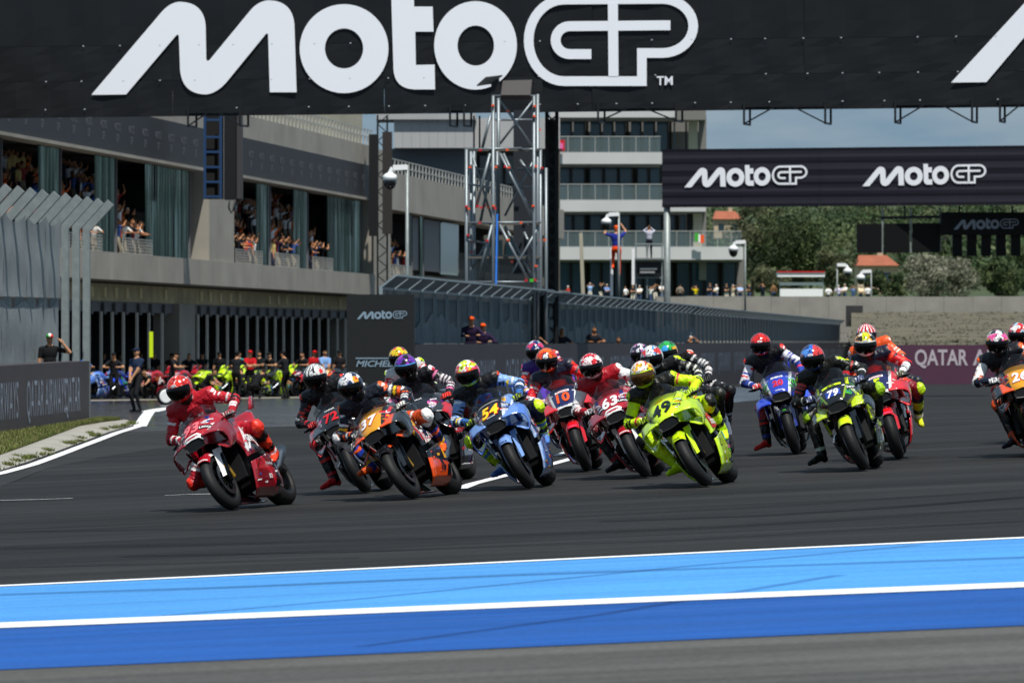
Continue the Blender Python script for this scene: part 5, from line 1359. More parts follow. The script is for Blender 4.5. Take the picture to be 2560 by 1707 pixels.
def motorcycle(label, contact, yaw, lean, L, wing=0, group='racing motorcycles in the pack', steer=0.):
    """contact: photo pixel of the front tyre's contact patch"""
    g = ground(*contact) if len(contact) == 2 else Vector(contact)
    slope_ = math.atan((gz(g.x + .5, g.y) - gz(g.x - .5, g.y)))
    # bike forward axis in world: towards the camera (-Y) and to image left by yaw
    Rz = Matrix.Rotation(R(-90 - yaw), 4, 'Z'); Rx = Matrix.Rotation(R(lean), 4, 'X')
    M = Rz @ Rx
    fc = M @ Vector((XF, 0, 0)); loc = Vector(g) - fc; loc.z = g.z + .008 + .055 * (1 - math.cos(R(lean)))
    rc = M @ Vector((XR, 0, 0)) + loc
    M = Matrix.Translation(loc) @ M
    root = empty('motorcycle', mtx=M, label=label, cat='motorcycle', group=group)
    def pt(key, name, m, par=root, livery=None):
        me = BM[key] if not livery else BM[key].copy()
        if livery: paint(me, livery)
        me2 = me if me.materials else me
        o = bpy.data.objects.new(name, me); COL.objects.link(o); o.parent = par
        if not me.materials: me.materials.append(MATS[m])
        return o
    for k, nm in (('front', 'front_wheel'), ('rear', 'rear_wheel')):
        me = WM[k + '_rim'];  me.materials.append(MATS['dark_alloy']) if not me.materials else None
        wo_ = bpy.data.objects.new(nm, me); COL.objects.link(wo_); wo_.parent = root
        me = WM[k + '_tyre']; me.materials.append(MATS['rubber']) if not me.materials else None
        t = bpy.data.objects.new('tyre', me); COL.objects.link(t); t.parent = wo_
        if k == 'front':
            for s in (1, -1):
                me = WM['disc%d' % s]; me.materials.append(MATS['disc']) if not me.materials else None
                t = bpy.data.objects.new('brake_disc', me); COL.objects.link(t); t.parent = wo_
    gen = livery_generic(L); P_ = dict(root=root)
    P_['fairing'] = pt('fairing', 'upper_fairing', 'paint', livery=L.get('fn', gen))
    P_['intake'] = pt('intake', 'air_intake', 'black', P_['fairing'])
    for s in (1, -1):
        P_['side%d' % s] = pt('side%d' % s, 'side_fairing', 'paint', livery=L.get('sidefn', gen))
        wc = L.get('wing', L['base']); wt = L.get('wingtip', wc)
        P_['wing%d' % s] = pt('wing%d_%d' % (s, wing), 'winglet', 'paint', livery=lambda P, N: np.where((np.abs(P[:, 1]) > L.get('tipy', .27))[:, None], np.array(lin(wt)), np.array(lin(wc))))
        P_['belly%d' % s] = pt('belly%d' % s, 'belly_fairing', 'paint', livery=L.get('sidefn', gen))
        fk = pt('fork%d' % s, 'fork_leg', L.get('fork', 'dark_alloy')); pt('caliper%d' % s, 'brake_caliper', 'caliper', fk)
        P_['guard%d' % s] = pt('guard%d' % s, 'fork_guard', 'paint', fk, livery=lambda P, N: np.where((P[:, 2] < L.get('gsplit', -1))[:, None], np.array(lin(L.get('guard2', L['base']))), np.array(lin(L.get('guard', L['base'])))))
        hb = pt('bar%d' % s, 'handlebar', 'black'); pt('lever%d' % s, 'brake_lever', 'dark_alloy', hb); pt('peg%d' % s, 'foot_peg', 'dark_alloy')
    P_['fender'] = pt('fender', 'front_fender', 'paint', livery=lambda P, N: np.where((np.abs(P[:, 1]) > .066)[:, None] & (P[:, 0] < XF + .1)[:, None], np.array(lin(L.get('fender2', L.get('fender', L['base'])))), np.array(lin(L.get('fender', L['base'])))))
    pt('tank', 'fuel_tank', 'paint', livery=lambda P, N: fillc(len(P), L.get('tank', L['base']))); P_['tail'] = pt('tail', 'seat_unit', 'paint', livery=lambda P, N: np.where((P[:, 0] > -.5)[:, None] & (P[:, 2] > .84)[:, None], np.array(lin('#0c0c0d')), np.array(lin(L.get('tail', L['base'])))))
    pt('screen', 'windscreen', L.get('screen', 'screen')); pt('engine', 'engine', 'engine_black'); sw = pt('swing', 'swingarm', 'dark_alloy')
    for s in (1, -1):
        st_ = MB(); st_.box((-.52, s * .185, .415), (.13, .004, .05), Euler((0, .18, 0)).to_matrix()); o_ = st_.build('sticker', MATS['ink_' + L.get('sticker', 'blue')], sw)
    pt('exhaust', 'exhaust_pipe', 'alloy'); pt('hugger', 'rear_hugger', 'carbon'); pt('radiator', 'radiator', 'black')
    return root, M, P_
def to_local(M, pxy, xl):
    """photo pixel -> point in motorcycle axes lying on the plane x = xl"""
    Mi = M.inverted(); o = Mi @ Vector((0, 0, CZ)); q = Mi @ px(pxy[0], pxy[1], 60.); d = q - o; t = (xl - o.x) / d.x; return o + d * t
# ---------------------------------------------------------------- sponsor lettering by team
U_, FB = (0, 1, 0), NB
def cheek(P, s, txt, z, y, h, col, w_=None, box=None, boxcol='black', ovl=False, tilt=.0, bold=.03):
    x = .70 - (z - .84) * .2; h *= 1.3; w_ = w_ and w_ * 1.25; box = box and (box[0] * 1.25, box[1] * 1.3)
    decal(P, 'fairing', txt, (x, s * y, z), (0, 1, s * tilt), Vector((-.6, 0, .8)), NB, h, col, P['fairing'], bold, 0., w_, box, boxcol, ovl)
def sided(P, txt, x, z, h, col, w_=None, box=None, boxcol='black', ovl=False, rot=0., bold=.04, shear=0., both=True):
    for s in ((1, -1) if both else (1,)):
        u = Vector((-s, 0, s * rot if s > 0 else -rot)); v = Vector((0, 0, 1)) + Vector((rot if s > 0 else -rot * -1, 0, 0)) * 0
        part_ = ('belly%d' if z < .47 else 'side%d') % s
        decal(P, part_, txt, (x, 0, z), u, v, (0, s, 0), h, col, P[part_], bold, shear, w_, box, boxcol, ovl)
def front_panel(P, where, pts, pos, col, par=None, back=NB, v=NV, u=(0, 1, 0), nm='decal_panel', off=.0025):
    if where.startswith('side') and pos[2] < .47: where = where.replace('side', 'belly')
    vs, fs = shape(pts, .03); project(vs, fs, BVH[where], pos, u, v, 1., back, off, nm, col, par or P[where])
def fender_text(P, txt, col, h=.03):
    vs, fs = text_mesh(txt, .03, 0, 1, .35); vs = vs.copy(); vs[:, 1] -= .5; project(vs, fs, BVH['fender'], (XF + .22, 0, RF + .26), U_, Vector((-.7, 0, .7)), h, Vector((.75, 0, .66)), .003, 'lettering', col, P['fender'])
def tri(P, s, y, z, col):
    front_panel(P, 'fairing', [(-.04 * s, -.035), (.045 * s, -.02), (.03 * s, .035)], (.66, s * y, z), col)
def guard_dot(P, col):
    for s in (1, -1):
        vs, fs = shape(oval(.055, .06), .02); project(vs, fs, BVH['guard%d' % s], (XF - .05, s * .1, RF + .13), (-s, 0, 0), (0, 0, 1), 1., (0.25, s, 0), .003, 'decal_panel', col, P['fairing'])
def ducati(P, num, ncol, nout):
    number(P, P['fairing'], num, ncol, .155, nout, .06, (.735, 0, .905), .12)
    for s in (1, -1):
        cheek(P, s, 'Lenovo', .845, .158, .026, 'white', .105, (.12, .042), tilt=.3)
        tri(P, s, .205, .815, 'blue'); cheek(P, s, 'riello', .965, .165, .020, 'white', .075, tilt=.9); cheek(P, s, 'ROBOR', .925, .135, .016, 'white', .05, tilt=.8)
        front_panel(P, 'fairing', rect(.035, .05), (.62, s * .15, .995), 'blue')
    front_panel(P, 'fairing', [(-.135, -.03), (-.07, .026), (.07, .026), (.135, -.03), (.10, -.022), (.06, .004), (-.06, .004), (-.10, -.022)], (.84, 0, .812), 'white')
    sided(P, 'GiVi', .12, .66, .075, 'white', .17, bold=.07); sided(P, 'enel', -.06, .50, .065, 'white', .18, (.26, .12), 'black', bold=.05); sided(P, 'X NetApp', -.08, .37, .03, 'lgrey'); sided(P, 'BO', -.05, .24, .045, 'white', .08)
    front_panel(P, 'side1', [(-.02, -.06), (.10, .05), (.13, .05), (.05, -.06)], (.24, 0, .60), 'white', back=(0, 1, 0), v=(0, 0, 1), u=(-1, 0, 0))
    fender_text(P, 'Lenovo', 'white', .032); guard_dot(P, 'gold_y')
def ktm(P, num):
    number(P, P['fairing'], num, 'white', .145, 'red', .05, (.73, 0, .905), .1)
    for s in (1, -1):
        front_panel(P, 'fairing', [(-.035, -.02), (-.015, .03), (.02, .02), (.04, .035), (.03, -.01), (.045, -.03), (.0, -.02)], (.66, s * .15, .955), 'white', off=.0022)
        front_panel(P, 'fairing', [(-.03, -.016), (-.013, .026), (.018, .016), (.035, .03), (.025, -.01), (.04, -.026), (.0, -.016)], (.66, s * .15, .955), 'red', off=.0045)
    sided(P, 'Red Bull', -.02, .53, .15, 'white', .50, bold=.10); sided(P, 'Red Bull', -.02, .53, .15, 'red', .47, bold=.05)
    sided(P, 'KTM', -.05, .22, .06, 'black', .16, bold=.06, shear=.3); front_panel(P, 'side1', rect(.09, .10), (-.22, 0, .36), 'gold_y', back=(0, 1, 0), v=(0, 0, 1), u=(-1, 0, 0))
    front_panel(P, 'side1', rect(.16, .07), (.30, 0, .73), 'gold_y', back=(0, 1, 0), v=(0, 0, 1), u=(-1, 0, 0))
def aprilia(P, num):
    if num: number(P, P['fairing'], num, 'red', .135, None, .08, (.755, 0, .885))
    decal(P, 'fairing', 'TARGA', (.655, 0, .975), U_, NV, NB, .026, 'white', P['fairing'], .03)
    for s in (1, -1):
        cheek(P, s, 'BS', .885, .17, .026, 'white', None, (.085, .036), 'pink'); cheek(P, s, 'MONSTER', .852, .18, .017, 'white', .08); cheek(P, s, 'sterilgarda', .815, .195, .02, 'blue', .085, (.11, .04), 'white', True); 
        cheek(P, s, 'BEAR', .965, .175, .02, 'white', .07, tilt=1.1)
        front_panel(P, 'wing%d_0' % s if False else 'fairing', rect(.13, .018), (.66, s * .20, .785), 'red')
    sided(P, 'sky', .34, .72, .04, 'white', .08); sided(P, 'aprilia', -.02, .5, .09, 'red', .34, bold=.05); sided(P, 'TARGA', -.05, .30, .045, 'white', .2)
def gresini(P, num):
    number(P, P['fairing'], num, 'yellow', .155, 'red', .05, (.735, 0, .905), .2)
    front_panel(P, 'fairing', [(-.13, .045), (.13, .045), (.10, .07), (-.10, .07)], (.66, 0, .965), 'white')
    for s in (1, -1):
        front_panel(P, 'fairing', oval(.062, .05), (.65, s * .165, .925), 'navy'); cheek(P, s, 'Estrella', .935, .165, .012, 'white', .045); cheek(P, s, 'Galicia', .918, .165, .012, 'white', .04)
        cheek(P, s, 'Unibat', .875, .175, .024, 'navy', .08, tilt=.25); cheek(P, s, 'MOOSE', .842, .18, .013, 'white', .075, tilt=.25); cheek(P, s, 'GOLD', .805, .19, .018, 'lgrey', .06)
        front_panel(P, 'fairing', rect(.035, .075), (.60, s * .17, .995), 'gold_y')
    decal(P, 'fairing', 'bhumobil', (.805, 0, .835), U_, NV, NB, .018, 'white', P['fairing'], .02)
    sided(P, 'RP', .18, .64, .07, 'white', .12); sided(P, 'WINGS', .0, .54, .06, 'white', .22); fender_text(P, 'DKA', 'navy', .03)
    guard_dot(P, 'navy')
def honda(P, num, ncol):
    number(P, P['fairing'], num, ncol, .15, None, .08, (.745, 0, .895))
    decal(P, 'fairing', 'Castrol', (.655, 0, .972), U_, NV, NB, .026, 'red', P['fairing'], .02, 0, .13, (.17, .04), 'white')
    for s in (1, -1): cheek(P, s, 'IBM', .80, .205, .024, 'pink', .055, tilt=.2)
    sided(P, 'HONDA', .05, .62, .06, 'white', .26, bold=.05); sided(P, 'HRC', -.05, .45, .06, 'white', .14); sided(P, 'Castrol', -.08, .28, .04, 'white', .18); fender_text(P, 'TERMIGNONI', 'pink', .014)
    for s in (1, -1): 
        vs, fs = text_mesh('Castrol', .03, 0, 1, .35); vs = vs.copy(); vs[:, 1] -= .5; project(vs, fs, BVH['guard%d' % s], (XF - .055, s * .1, RF + .16), (.25, 0, -1), (s, 0, .25), .03, (0.25, s, 0), .003, 'lettering', 'white', P['fairing'])
def vr46(P, num):
    number(P, P['fairing'], num, 'black', .17, None, .08, (.745, 0, .895), .05)
    decal(P, 'fairing', 'SPORTS', (.645, 0, .985), U_, NV, NB, .02, 'red', P['fairing'], .03)
    for s in (1, -1):
        cheek(P, s, 'ferrarini', .845, .17, .022, 'black', .085, tilt=.2, bold=0); cheek(P, s, 'Bardahl', .81, .195, .015, 'fluo', .06, (.075, .024)); cheek(P, s, 'LIGHTWAY', .965, .172, .014, 'black', .06, tilt=1.2); cheek(P, s, 'ZERO', .86, .10, .012, 'green', .04, bold=0)
    sided(P, 'Enduro', .06, .60, .075, 'white', .26, (.34, .17), 'red', bold=.06); sided(P, 'pertamina', .0, .70, .03, 'white', .16); sided(P, 'MARAZZI', -.20, .30, .03, 'pink', .14); front_panel(P, 'side1', rect(.12, .09), (-.18, 0, .42), 'teal', back=(0, 1, 0), v=(0, 0, 1), u=(-1, 0, 0))
    fender_text(P, 'VR|46', 'black', .022)
def claw(P, where, pos, h, par, u=(0, 1, 0), v=NV, back=NB):
    for k in (-1, 0, 1):
        pts = [(-.11, .5), (.08, .48), (.05, .1), (.12, .0), (.02, -.5), (-.06, -.1), (-.1, .1)]
        vs, fs = shape([((x * .9 + k * .3) * h, y * h * (1.15 if k == 0 else .95)) for x, y in pts], .03); project(vs, fs, BVH[where], pos, u, v, 1., back, .003, 'emblem', 'green', par)
def yamaha(P, num):
    number(P, P['fairing'], num, 'red', .10, 'pink', .08, (.745, 0, .895)); decal(P, 'fairing', 'ENEOS', (.655, 0, .968), U_, NV, NB, .034, 'white', P['fairing'], .05, 0, .15)
    for s in (1, -1): claw(P, 'fairing', (.66, s * .175, .86), .09, P['fairing']); 
    claw(P, 'fender', (XF + .22, 0, RF + .26), .05, P['fender'], v=Vector((-.7, 0, .7)), back=Vector((.75, 0, .66)))
    sided(P, 'MONSTER', .02, .58, .06, 'green', .3, bold=.05); sided(P, 'ENERGY', .0, .49, .05, 'white', .24); sided(P, 'YAMAHA', -.06, .30, .045, 'white', .24)
    decal(P, 'fairing', 'YAMAHA', (.84, 0, .80), U_, NV, NB, .018, 'white', P['fairing'], .02)
def trackhouse(P, num):
    front_panel(P, 'fairing', [(-.085, -.05), (.085, -.05), (.085, .045), (.05, .06), (-.05, .06), (-.085, .045)], (.76, 0, .875), 'blue')
    number(P, P['fairing'], num, 'white', .105, None, .05, (.765, 0, .875), .2)
    decal(P, 'fairing', 'aprilia', (.66, 0, .965), U_, NV, NB, .028, 'black', P['fairing'], .03, 0, .09, (.22, .035), 'fluo')
    for s in (1, -1):
        front_panel(P, 'fairing', [(-.012, -.07), (.018, -.07), (.022 , .08), (-.008, .08)], (.60, s * .165, .995), 'fluo')
        cheek(P, s, 'Super', .925, .19, .026, 'white', .085, tilt=1.2); cheek(P, s, 'OK', .885, .205, .022, 'white', .04, tilt=1.2)
        front_panel(P, 'fairing', [(-.04, -.04), (-.02, .03), (-.005, .0), (.01, .045), (.02, .01), (.04, .02), (.035, -.03)], (.72, s * .165, .835), 'green')
    sided(P, 'gulf', .05, .6, .07, 'white', .2); sided(P, 'trackside', -.05, .42, .05, 'fluo', .28); sided(P, 'oil', -.1, .28, .06, 'white', .12)
RED, CRIM = '#b8101f', '#ab1022'
LIV = dict(
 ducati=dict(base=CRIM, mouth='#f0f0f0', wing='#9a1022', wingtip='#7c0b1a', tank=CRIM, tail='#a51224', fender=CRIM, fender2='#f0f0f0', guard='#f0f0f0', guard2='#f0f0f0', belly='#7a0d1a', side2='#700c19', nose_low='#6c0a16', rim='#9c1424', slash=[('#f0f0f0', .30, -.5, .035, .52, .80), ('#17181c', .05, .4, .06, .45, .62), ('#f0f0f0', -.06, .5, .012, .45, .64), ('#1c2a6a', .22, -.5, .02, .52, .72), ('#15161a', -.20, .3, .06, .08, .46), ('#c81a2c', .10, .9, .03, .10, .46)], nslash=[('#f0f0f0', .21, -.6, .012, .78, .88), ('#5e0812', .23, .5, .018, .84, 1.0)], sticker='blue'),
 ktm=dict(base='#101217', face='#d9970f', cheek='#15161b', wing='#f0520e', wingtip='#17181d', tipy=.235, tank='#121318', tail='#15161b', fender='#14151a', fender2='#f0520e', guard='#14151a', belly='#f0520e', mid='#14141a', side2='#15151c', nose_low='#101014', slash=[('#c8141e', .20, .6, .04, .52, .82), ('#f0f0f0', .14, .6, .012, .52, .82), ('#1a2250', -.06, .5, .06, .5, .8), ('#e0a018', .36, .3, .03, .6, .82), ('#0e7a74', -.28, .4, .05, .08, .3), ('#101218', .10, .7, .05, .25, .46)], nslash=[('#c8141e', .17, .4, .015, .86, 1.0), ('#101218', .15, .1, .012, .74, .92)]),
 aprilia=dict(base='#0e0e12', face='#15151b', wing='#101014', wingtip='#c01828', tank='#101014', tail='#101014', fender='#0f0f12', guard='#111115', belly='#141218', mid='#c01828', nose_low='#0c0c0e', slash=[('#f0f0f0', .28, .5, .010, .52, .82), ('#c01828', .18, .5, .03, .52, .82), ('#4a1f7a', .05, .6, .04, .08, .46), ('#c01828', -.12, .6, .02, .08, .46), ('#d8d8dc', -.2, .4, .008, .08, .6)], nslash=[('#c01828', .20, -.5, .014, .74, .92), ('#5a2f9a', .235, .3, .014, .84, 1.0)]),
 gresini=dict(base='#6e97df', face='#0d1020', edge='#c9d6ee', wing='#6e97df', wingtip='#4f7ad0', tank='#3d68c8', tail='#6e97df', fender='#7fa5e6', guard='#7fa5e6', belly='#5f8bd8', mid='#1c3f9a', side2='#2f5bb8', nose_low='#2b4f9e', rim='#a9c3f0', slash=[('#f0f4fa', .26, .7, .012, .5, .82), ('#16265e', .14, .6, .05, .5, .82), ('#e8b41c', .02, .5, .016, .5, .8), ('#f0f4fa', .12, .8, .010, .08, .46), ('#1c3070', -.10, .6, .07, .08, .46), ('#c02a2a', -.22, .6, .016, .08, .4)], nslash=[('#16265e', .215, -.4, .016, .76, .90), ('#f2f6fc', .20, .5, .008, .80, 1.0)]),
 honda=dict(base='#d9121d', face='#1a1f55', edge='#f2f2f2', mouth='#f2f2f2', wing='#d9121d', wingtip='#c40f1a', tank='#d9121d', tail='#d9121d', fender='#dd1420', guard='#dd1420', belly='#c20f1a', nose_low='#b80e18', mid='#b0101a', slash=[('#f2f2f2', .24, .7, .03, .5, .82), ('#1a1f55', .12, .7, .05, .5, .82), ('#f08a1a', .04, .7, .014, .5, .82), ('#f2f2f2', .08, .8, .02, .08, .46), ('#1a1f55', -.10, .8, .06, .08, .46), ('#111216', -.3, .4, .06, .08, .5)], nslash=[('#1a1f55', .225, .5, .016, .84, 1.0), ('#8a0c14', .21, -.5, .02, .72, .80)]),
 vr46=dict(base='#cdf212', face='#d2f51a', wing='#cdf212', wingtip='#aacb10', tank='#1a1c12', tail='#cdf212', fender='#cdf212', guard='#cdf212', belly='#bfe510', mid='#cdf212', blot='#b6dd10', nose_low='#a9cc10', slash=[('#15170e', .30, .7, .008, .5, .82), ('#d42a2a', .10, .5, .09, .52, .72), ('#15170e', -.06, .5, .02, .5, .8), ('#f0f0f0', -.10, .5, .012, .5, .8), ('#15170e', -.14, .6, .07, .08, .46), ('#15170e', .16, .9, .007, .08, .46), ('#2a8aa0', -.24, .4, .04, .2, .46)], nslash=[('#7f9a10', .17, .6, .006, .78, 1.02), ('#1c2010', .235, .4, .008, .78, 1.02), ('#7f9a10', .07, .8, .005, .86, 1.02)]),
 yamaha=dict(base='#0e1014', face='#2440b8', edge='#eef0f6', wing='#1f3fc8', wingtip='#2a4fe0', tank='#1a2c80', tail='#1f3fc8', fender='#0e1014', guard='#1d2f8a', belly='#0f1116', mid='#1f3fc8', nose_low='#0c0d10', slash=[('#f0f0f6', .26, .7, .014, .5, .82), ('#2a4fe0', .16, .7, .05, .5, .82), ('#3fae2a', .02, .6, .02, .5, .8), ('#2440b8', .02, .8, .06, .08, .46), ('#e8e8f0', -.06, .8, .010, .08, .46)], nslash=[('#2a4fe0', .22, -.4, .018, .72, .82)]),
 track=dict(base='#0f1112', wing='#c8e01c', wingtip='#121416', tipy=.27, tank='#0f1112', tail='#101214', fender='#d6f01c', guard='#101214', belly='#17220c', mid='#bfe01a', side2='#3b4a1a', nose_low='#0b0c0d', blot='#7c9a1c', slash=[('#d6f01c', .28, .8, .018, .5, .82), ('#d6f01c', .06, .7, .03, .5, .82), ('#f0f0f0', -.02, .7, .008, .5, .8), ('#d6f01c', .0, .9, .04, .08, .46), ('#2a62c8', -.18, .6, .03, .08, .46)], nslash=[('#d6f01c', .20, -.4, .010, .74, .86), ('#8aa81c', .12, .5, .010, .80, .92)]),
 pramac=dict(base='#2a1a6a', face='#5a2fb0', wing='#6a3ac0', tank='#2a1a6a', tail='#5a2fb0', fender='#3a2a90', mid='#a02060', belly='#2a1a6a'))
S_DUC = dict(torso='#ab1222', uparm='#b81626', forearm='#ab1222', inner='#0f0f11', cup='#c8202e', cup2='#ffffff', thigh='#a81224', knee='#e0301e', shin='#e03a1c', boot='#e0341a', toe='#f04020', glove='#8d1522', glove2='#c8c8c8', logo='#e6e6e6', logo2='#dcdcdc', back='#8d0f20', flank='#141416')
SUITS = dict(
 m93=dict(S_DUC), m63=dict(S_DUC, cup='#f2f2f2', cup2='#15151a', boot='#17171a', toe='#1c1c20', shin='#1a1a1d', knee='#3a3a3e', thigh='#5a0d18', uparm='#e4e4e4', logo='#a01424', glove='#d8d8d8', glove2='#3a1016'),
 m72=dict(torso='#121216', uparm='#16161b', forearm='#17171c', cup='#d8301e', cup2='#2a1a4a', thigh='#121216', knee='#c8202a', shin='#101013', boot='#101013', toe='#d01f22', glove='#b01c22', glove2='#e03030', logo='#c01c2a', logo2='#3a1f5a', chestlogo='#b01c2c', back='#121216'),
 m37=dict(torso='#161a26', uparm='#12172a', forearm='#151a2c', cup='#ee5a14', cup2='#ffffff', yoke='#161a26', thigh='#b8431a', knee='#e8e8e8', shin='#ece9e4', boot='#1c3a9a', toe='#e85a18', glove='#d8d8d0', glove2='#16161a', logo='#f2c21a', logo2='#e8e8e8', chestlogo='#e06a1a', back='#141824', flank='#c84a12'),
 apr2=dict(torso='#121218', uparm='#15151c', forearm='#18181e', cup='#e6dde2', cup2='#c01c3a', thigh='#121216', knee='#26262c', shin='#121216', boot='#101014', glove='#d8261a', glove2='#f04030', logo='#e8c8d6', logo2='#d86a9a', chestlogo='#7a2040', back='#121218'),
 yel=dict(torso='#d8d8d8', uparm='#c8202a', forearm='#d8d8d8', cup='#cdf212', cup2='#111111', thigh='#a01422', knee='#cccccc', shin='#a01422', boot='#b0b0b0', glove='#222222', logo='#ffffff', logo2='#222222', back='#c8202a'),
 m54=dict(torso='#40659f', uparm='#7fa6e0', forearm='#3565a8', cup='#15161a', cup2='#e8502a', yoke='#15161a', inner='#101114', thigh='#14161c', knee='#c8ee16', shin='#14161c', boot='#c0e418', toe='#4f7fc8', glove='#1a1c1e', glove2='#c8ee16', logo='#e8eef6', logo2='#f0d020', chestlogo='#c03028', back='#40659f', flank='#15181e'),
 m10=dict(torso='#c0151f', uparm='#d01822', forearm='#eceaea', cup='#4a4a4e', cup2='#e83a1a', yoke='#14182e', inner='#141a36', thigh='#141a36', knee='#b01520', shin='#141a36', boot='#181818', glove='#e8e8e8', glove2='#e0501a', logo='#f0e0e0', logo2='#d02028', chestlogo='#d83a3a', back='#c0151f', flank='#141a36'),
 m49=dict(torso='#cdf212', uparm='#cdf212', forearm='#cdf212', inner='#101112', cup='#cdf212', cup2='#15160f', thigh='#c4e612', knee='#151614', shin='#cdf212', boot='#cdf212', toe='#d6fa20', glove='#b9d918', glove2='#15160f', logo='#cdf212', logo2='#d02a3a', chestlogo='#1a1c14', back='#cdf212', flank='#15160f', yoke='#15160f'),
 m20=dict(torso='#101116', uparm='#d8d8e0', forearm='#2340a0', inner='#0e0f13', cup='#e02a22', cup2='#ffffff', yoke='#101116', thigh='#14152a', knee='#8a1a22', shin='#9a1c24', boot='#121318', toe='#e02a1e', glove='#d82420', glove2='#eeeeee', logo='#2a3a9a', logo2='#e8e8f0', chestlogo='#2a2c34', back='#1a2c80', flank='#14152a'),
 m79=dict(torso='#12140f', uparm='#131510', forearm='#131510', cup='#141612', cup2='#e8e8e8', thigh='#10120e', knee='#9ac41a', shin='#0f100e', boot='#0e0f0e', glove='#1b2f6a', glove2='#dfe4ee', logo='#b8c0b0', logo2='#c83a3a', chestlogo='#a8cc1a', back='#12140f', stripe='#cdf212'),
 m5=dict(torso='#c8161f', uparm='#d01a24', forearm='#f0f0f0', cup='#e8401e', cup2='#7a7a7a', yoke='#14182e', inner='#141a30', thigh='#7a1420', knee='#b8dc1a', shin='#6a1220', boot='#c8d020', glove='#3a3e1a', glove2='#d8d8d0', logo='#f0e4e4', logo2='#d02a2a', chestlogo='#e04848', back='#c8161f', flank='#141a30'),
 org=dict(torso='#e0501a', uparm='#e85a1c', forearm='#1a1e2a', cup='#f06a22', cup2='#ffffff', thigh='#20222c', logo='#f6e0d0', back='#e0501a', glove='#222222'),
 m26=dict(torso='#14171f', uparm='#e8e4e0', forearm='#1a2136', cup='#f06018', cup2='#ffffff', yoke='#14171f', thigh='#16161c', knee='#e8541a', shin='#2a1a16', boot='#15161c', toe='#2b2f3c', glove='#e8e8ea', glove2='#1a1a20', logo='#e85a1a', logo2='#e8e8e8', chestlogo='#d05a1a', back='#14171f', flank='#a04010'),
 blk=dict(torso='#101210', uparm='#12140f', forearm='#141611', cup='#1a1c18', cup2='#cdf212', thigh='#101210', knee='#26281f', shin='#101110', boot='#0f1010', glove='#2a2c22', glove2='#cfd4c0', logo='#d8dcd0', logo2='#c0c4b8', stripe='#cdf212', back='#101210'),
 blkorg=dict(torso='#121316', uparm='#14151a', forearm='#16171c', cup='#d8d0d0', cup2='#e0402a', thigh='#121316', logo='#c8c8c8', stripe='#f0501e', glove='#1a1a1c'),
 pram=dict(torso='#3a1f7a', uparm='#c02a30', forearm='#6a34b8', cup='#e8402a', cup2='#ffffff', thigh='#2a1a50', logo='#e8c81a', logo2='#e8e8f0', back='#3a1f7a', glove='#7a3ac0', inner='#1a1030'))
HELMS = dict(
 m93=dict(base='#e0321a', blot='#b01a12', chin='#c01c16', side='#c8201a', seed=2.), m72=dict(base='#e4e4e2', stripes='#15151a', sn=13, chin='#14141a', side='#14141a', leftside='#d8d8d6', patch=('#e0302a', .9, .55, .22)),
 m37=dict(base='#e4e6ea', blot='#1c2a5c', side='#16203f', chin='#141a30', patch=('#e8a01a', .95, .55, .3), patch2=('#d02a22', 1.05, .6, .13)), apr2=dict(base='#17121e', blot='#a034c0', blot2='#6a2aa8', brow='#4a9be0', chin='#121016', side='#15121a', top='#17121e'),
 yel=dict(base='#e8c81a', blot='#d02a2a', chin='#202020'), m54=dict(base='#e85a8a', top='#cfe820', blot='#f0f0f0', blot2='#e83a4a', brow='#e8381c', chin='#b4e81c', side='#e04a8a', seed=3.),
 m10=dict(base='#f06a12', patch=('#1a1a3a', 0, .55, .34), patch2=('#f2f2f2', 0, .55, .22), chin='#e05a14', side='#e86a14', blot2='#e83a10'), pram=dict(base='#1a2a6a', blot='#c8ccd4', blot2='#d83a6a', chin='#141a3a'),
 m63=dict(base='#d8202c', blot='#f2f2f2', blot2='#f6dfe0', chin='#c8ccd0', side='#2a1416', seed=5.), m49=dict(base='#f2ede6', blot='#e8501a', blot2='#f0b41a', brow='#cdf212', chin='#a8c818', side='#1c2414', back='#1c2414', seed=1.5),
 blu=dict(base='#5a9ad8', band='#f0f0f0', blot2='#e03a3a', side='#e8ecf2', blot='#dfe8f4', chin='#e8ecf2'), pnk=dict(base='#eceaf0', blot='#e070b8', blot2='#2a2440', chin='#2a2440', stripes='#30304a', sn=11),
 grn=dict(base='#2fae4a', patch=('#3aa0e0', 0, .5, .34), blot='#1a7a3a', side='#e8b01a', chin='#17301c', back='#1f8a3a'), m20=dict(base='#e0241c', blot='#a81614', chin='#e8261c', side='#d8221c', back='#b81a16'),
 m79=dict(base='#2a62c8', blot='#16306a', stripes=None, leftside='#d83a3a', chin='#1a3a8a', side='#c85a5a', back='#d83a3a', blot2='#5a9af0'), m5=dict(base='#f0a81a', blot='#f2f2f0', blot2='#1a1a1a', brow='#d8dcd8', side='#f08a1a', chin='#e8e8e8', band='#d8e01a'),
 org=dict(base='#d82a2a', stripes='#f0f0f0', sn=14, chin='#c02020'), m26=dict(base='#eceae8', blot='#26262a', blot2='#f05aa0', side='#e8a01c', chin='#2a1a20', patch=('#f05aa0', .6, .3, .16)), redh=dict(base='#d8221e', blot='#a8c8d8', blot2='#f0f0f0', chin='#b81a18'))
for h_ in HELMS.values():
    for k_ in [k for k, v in h_.items() if v is None]: del h_[k_]
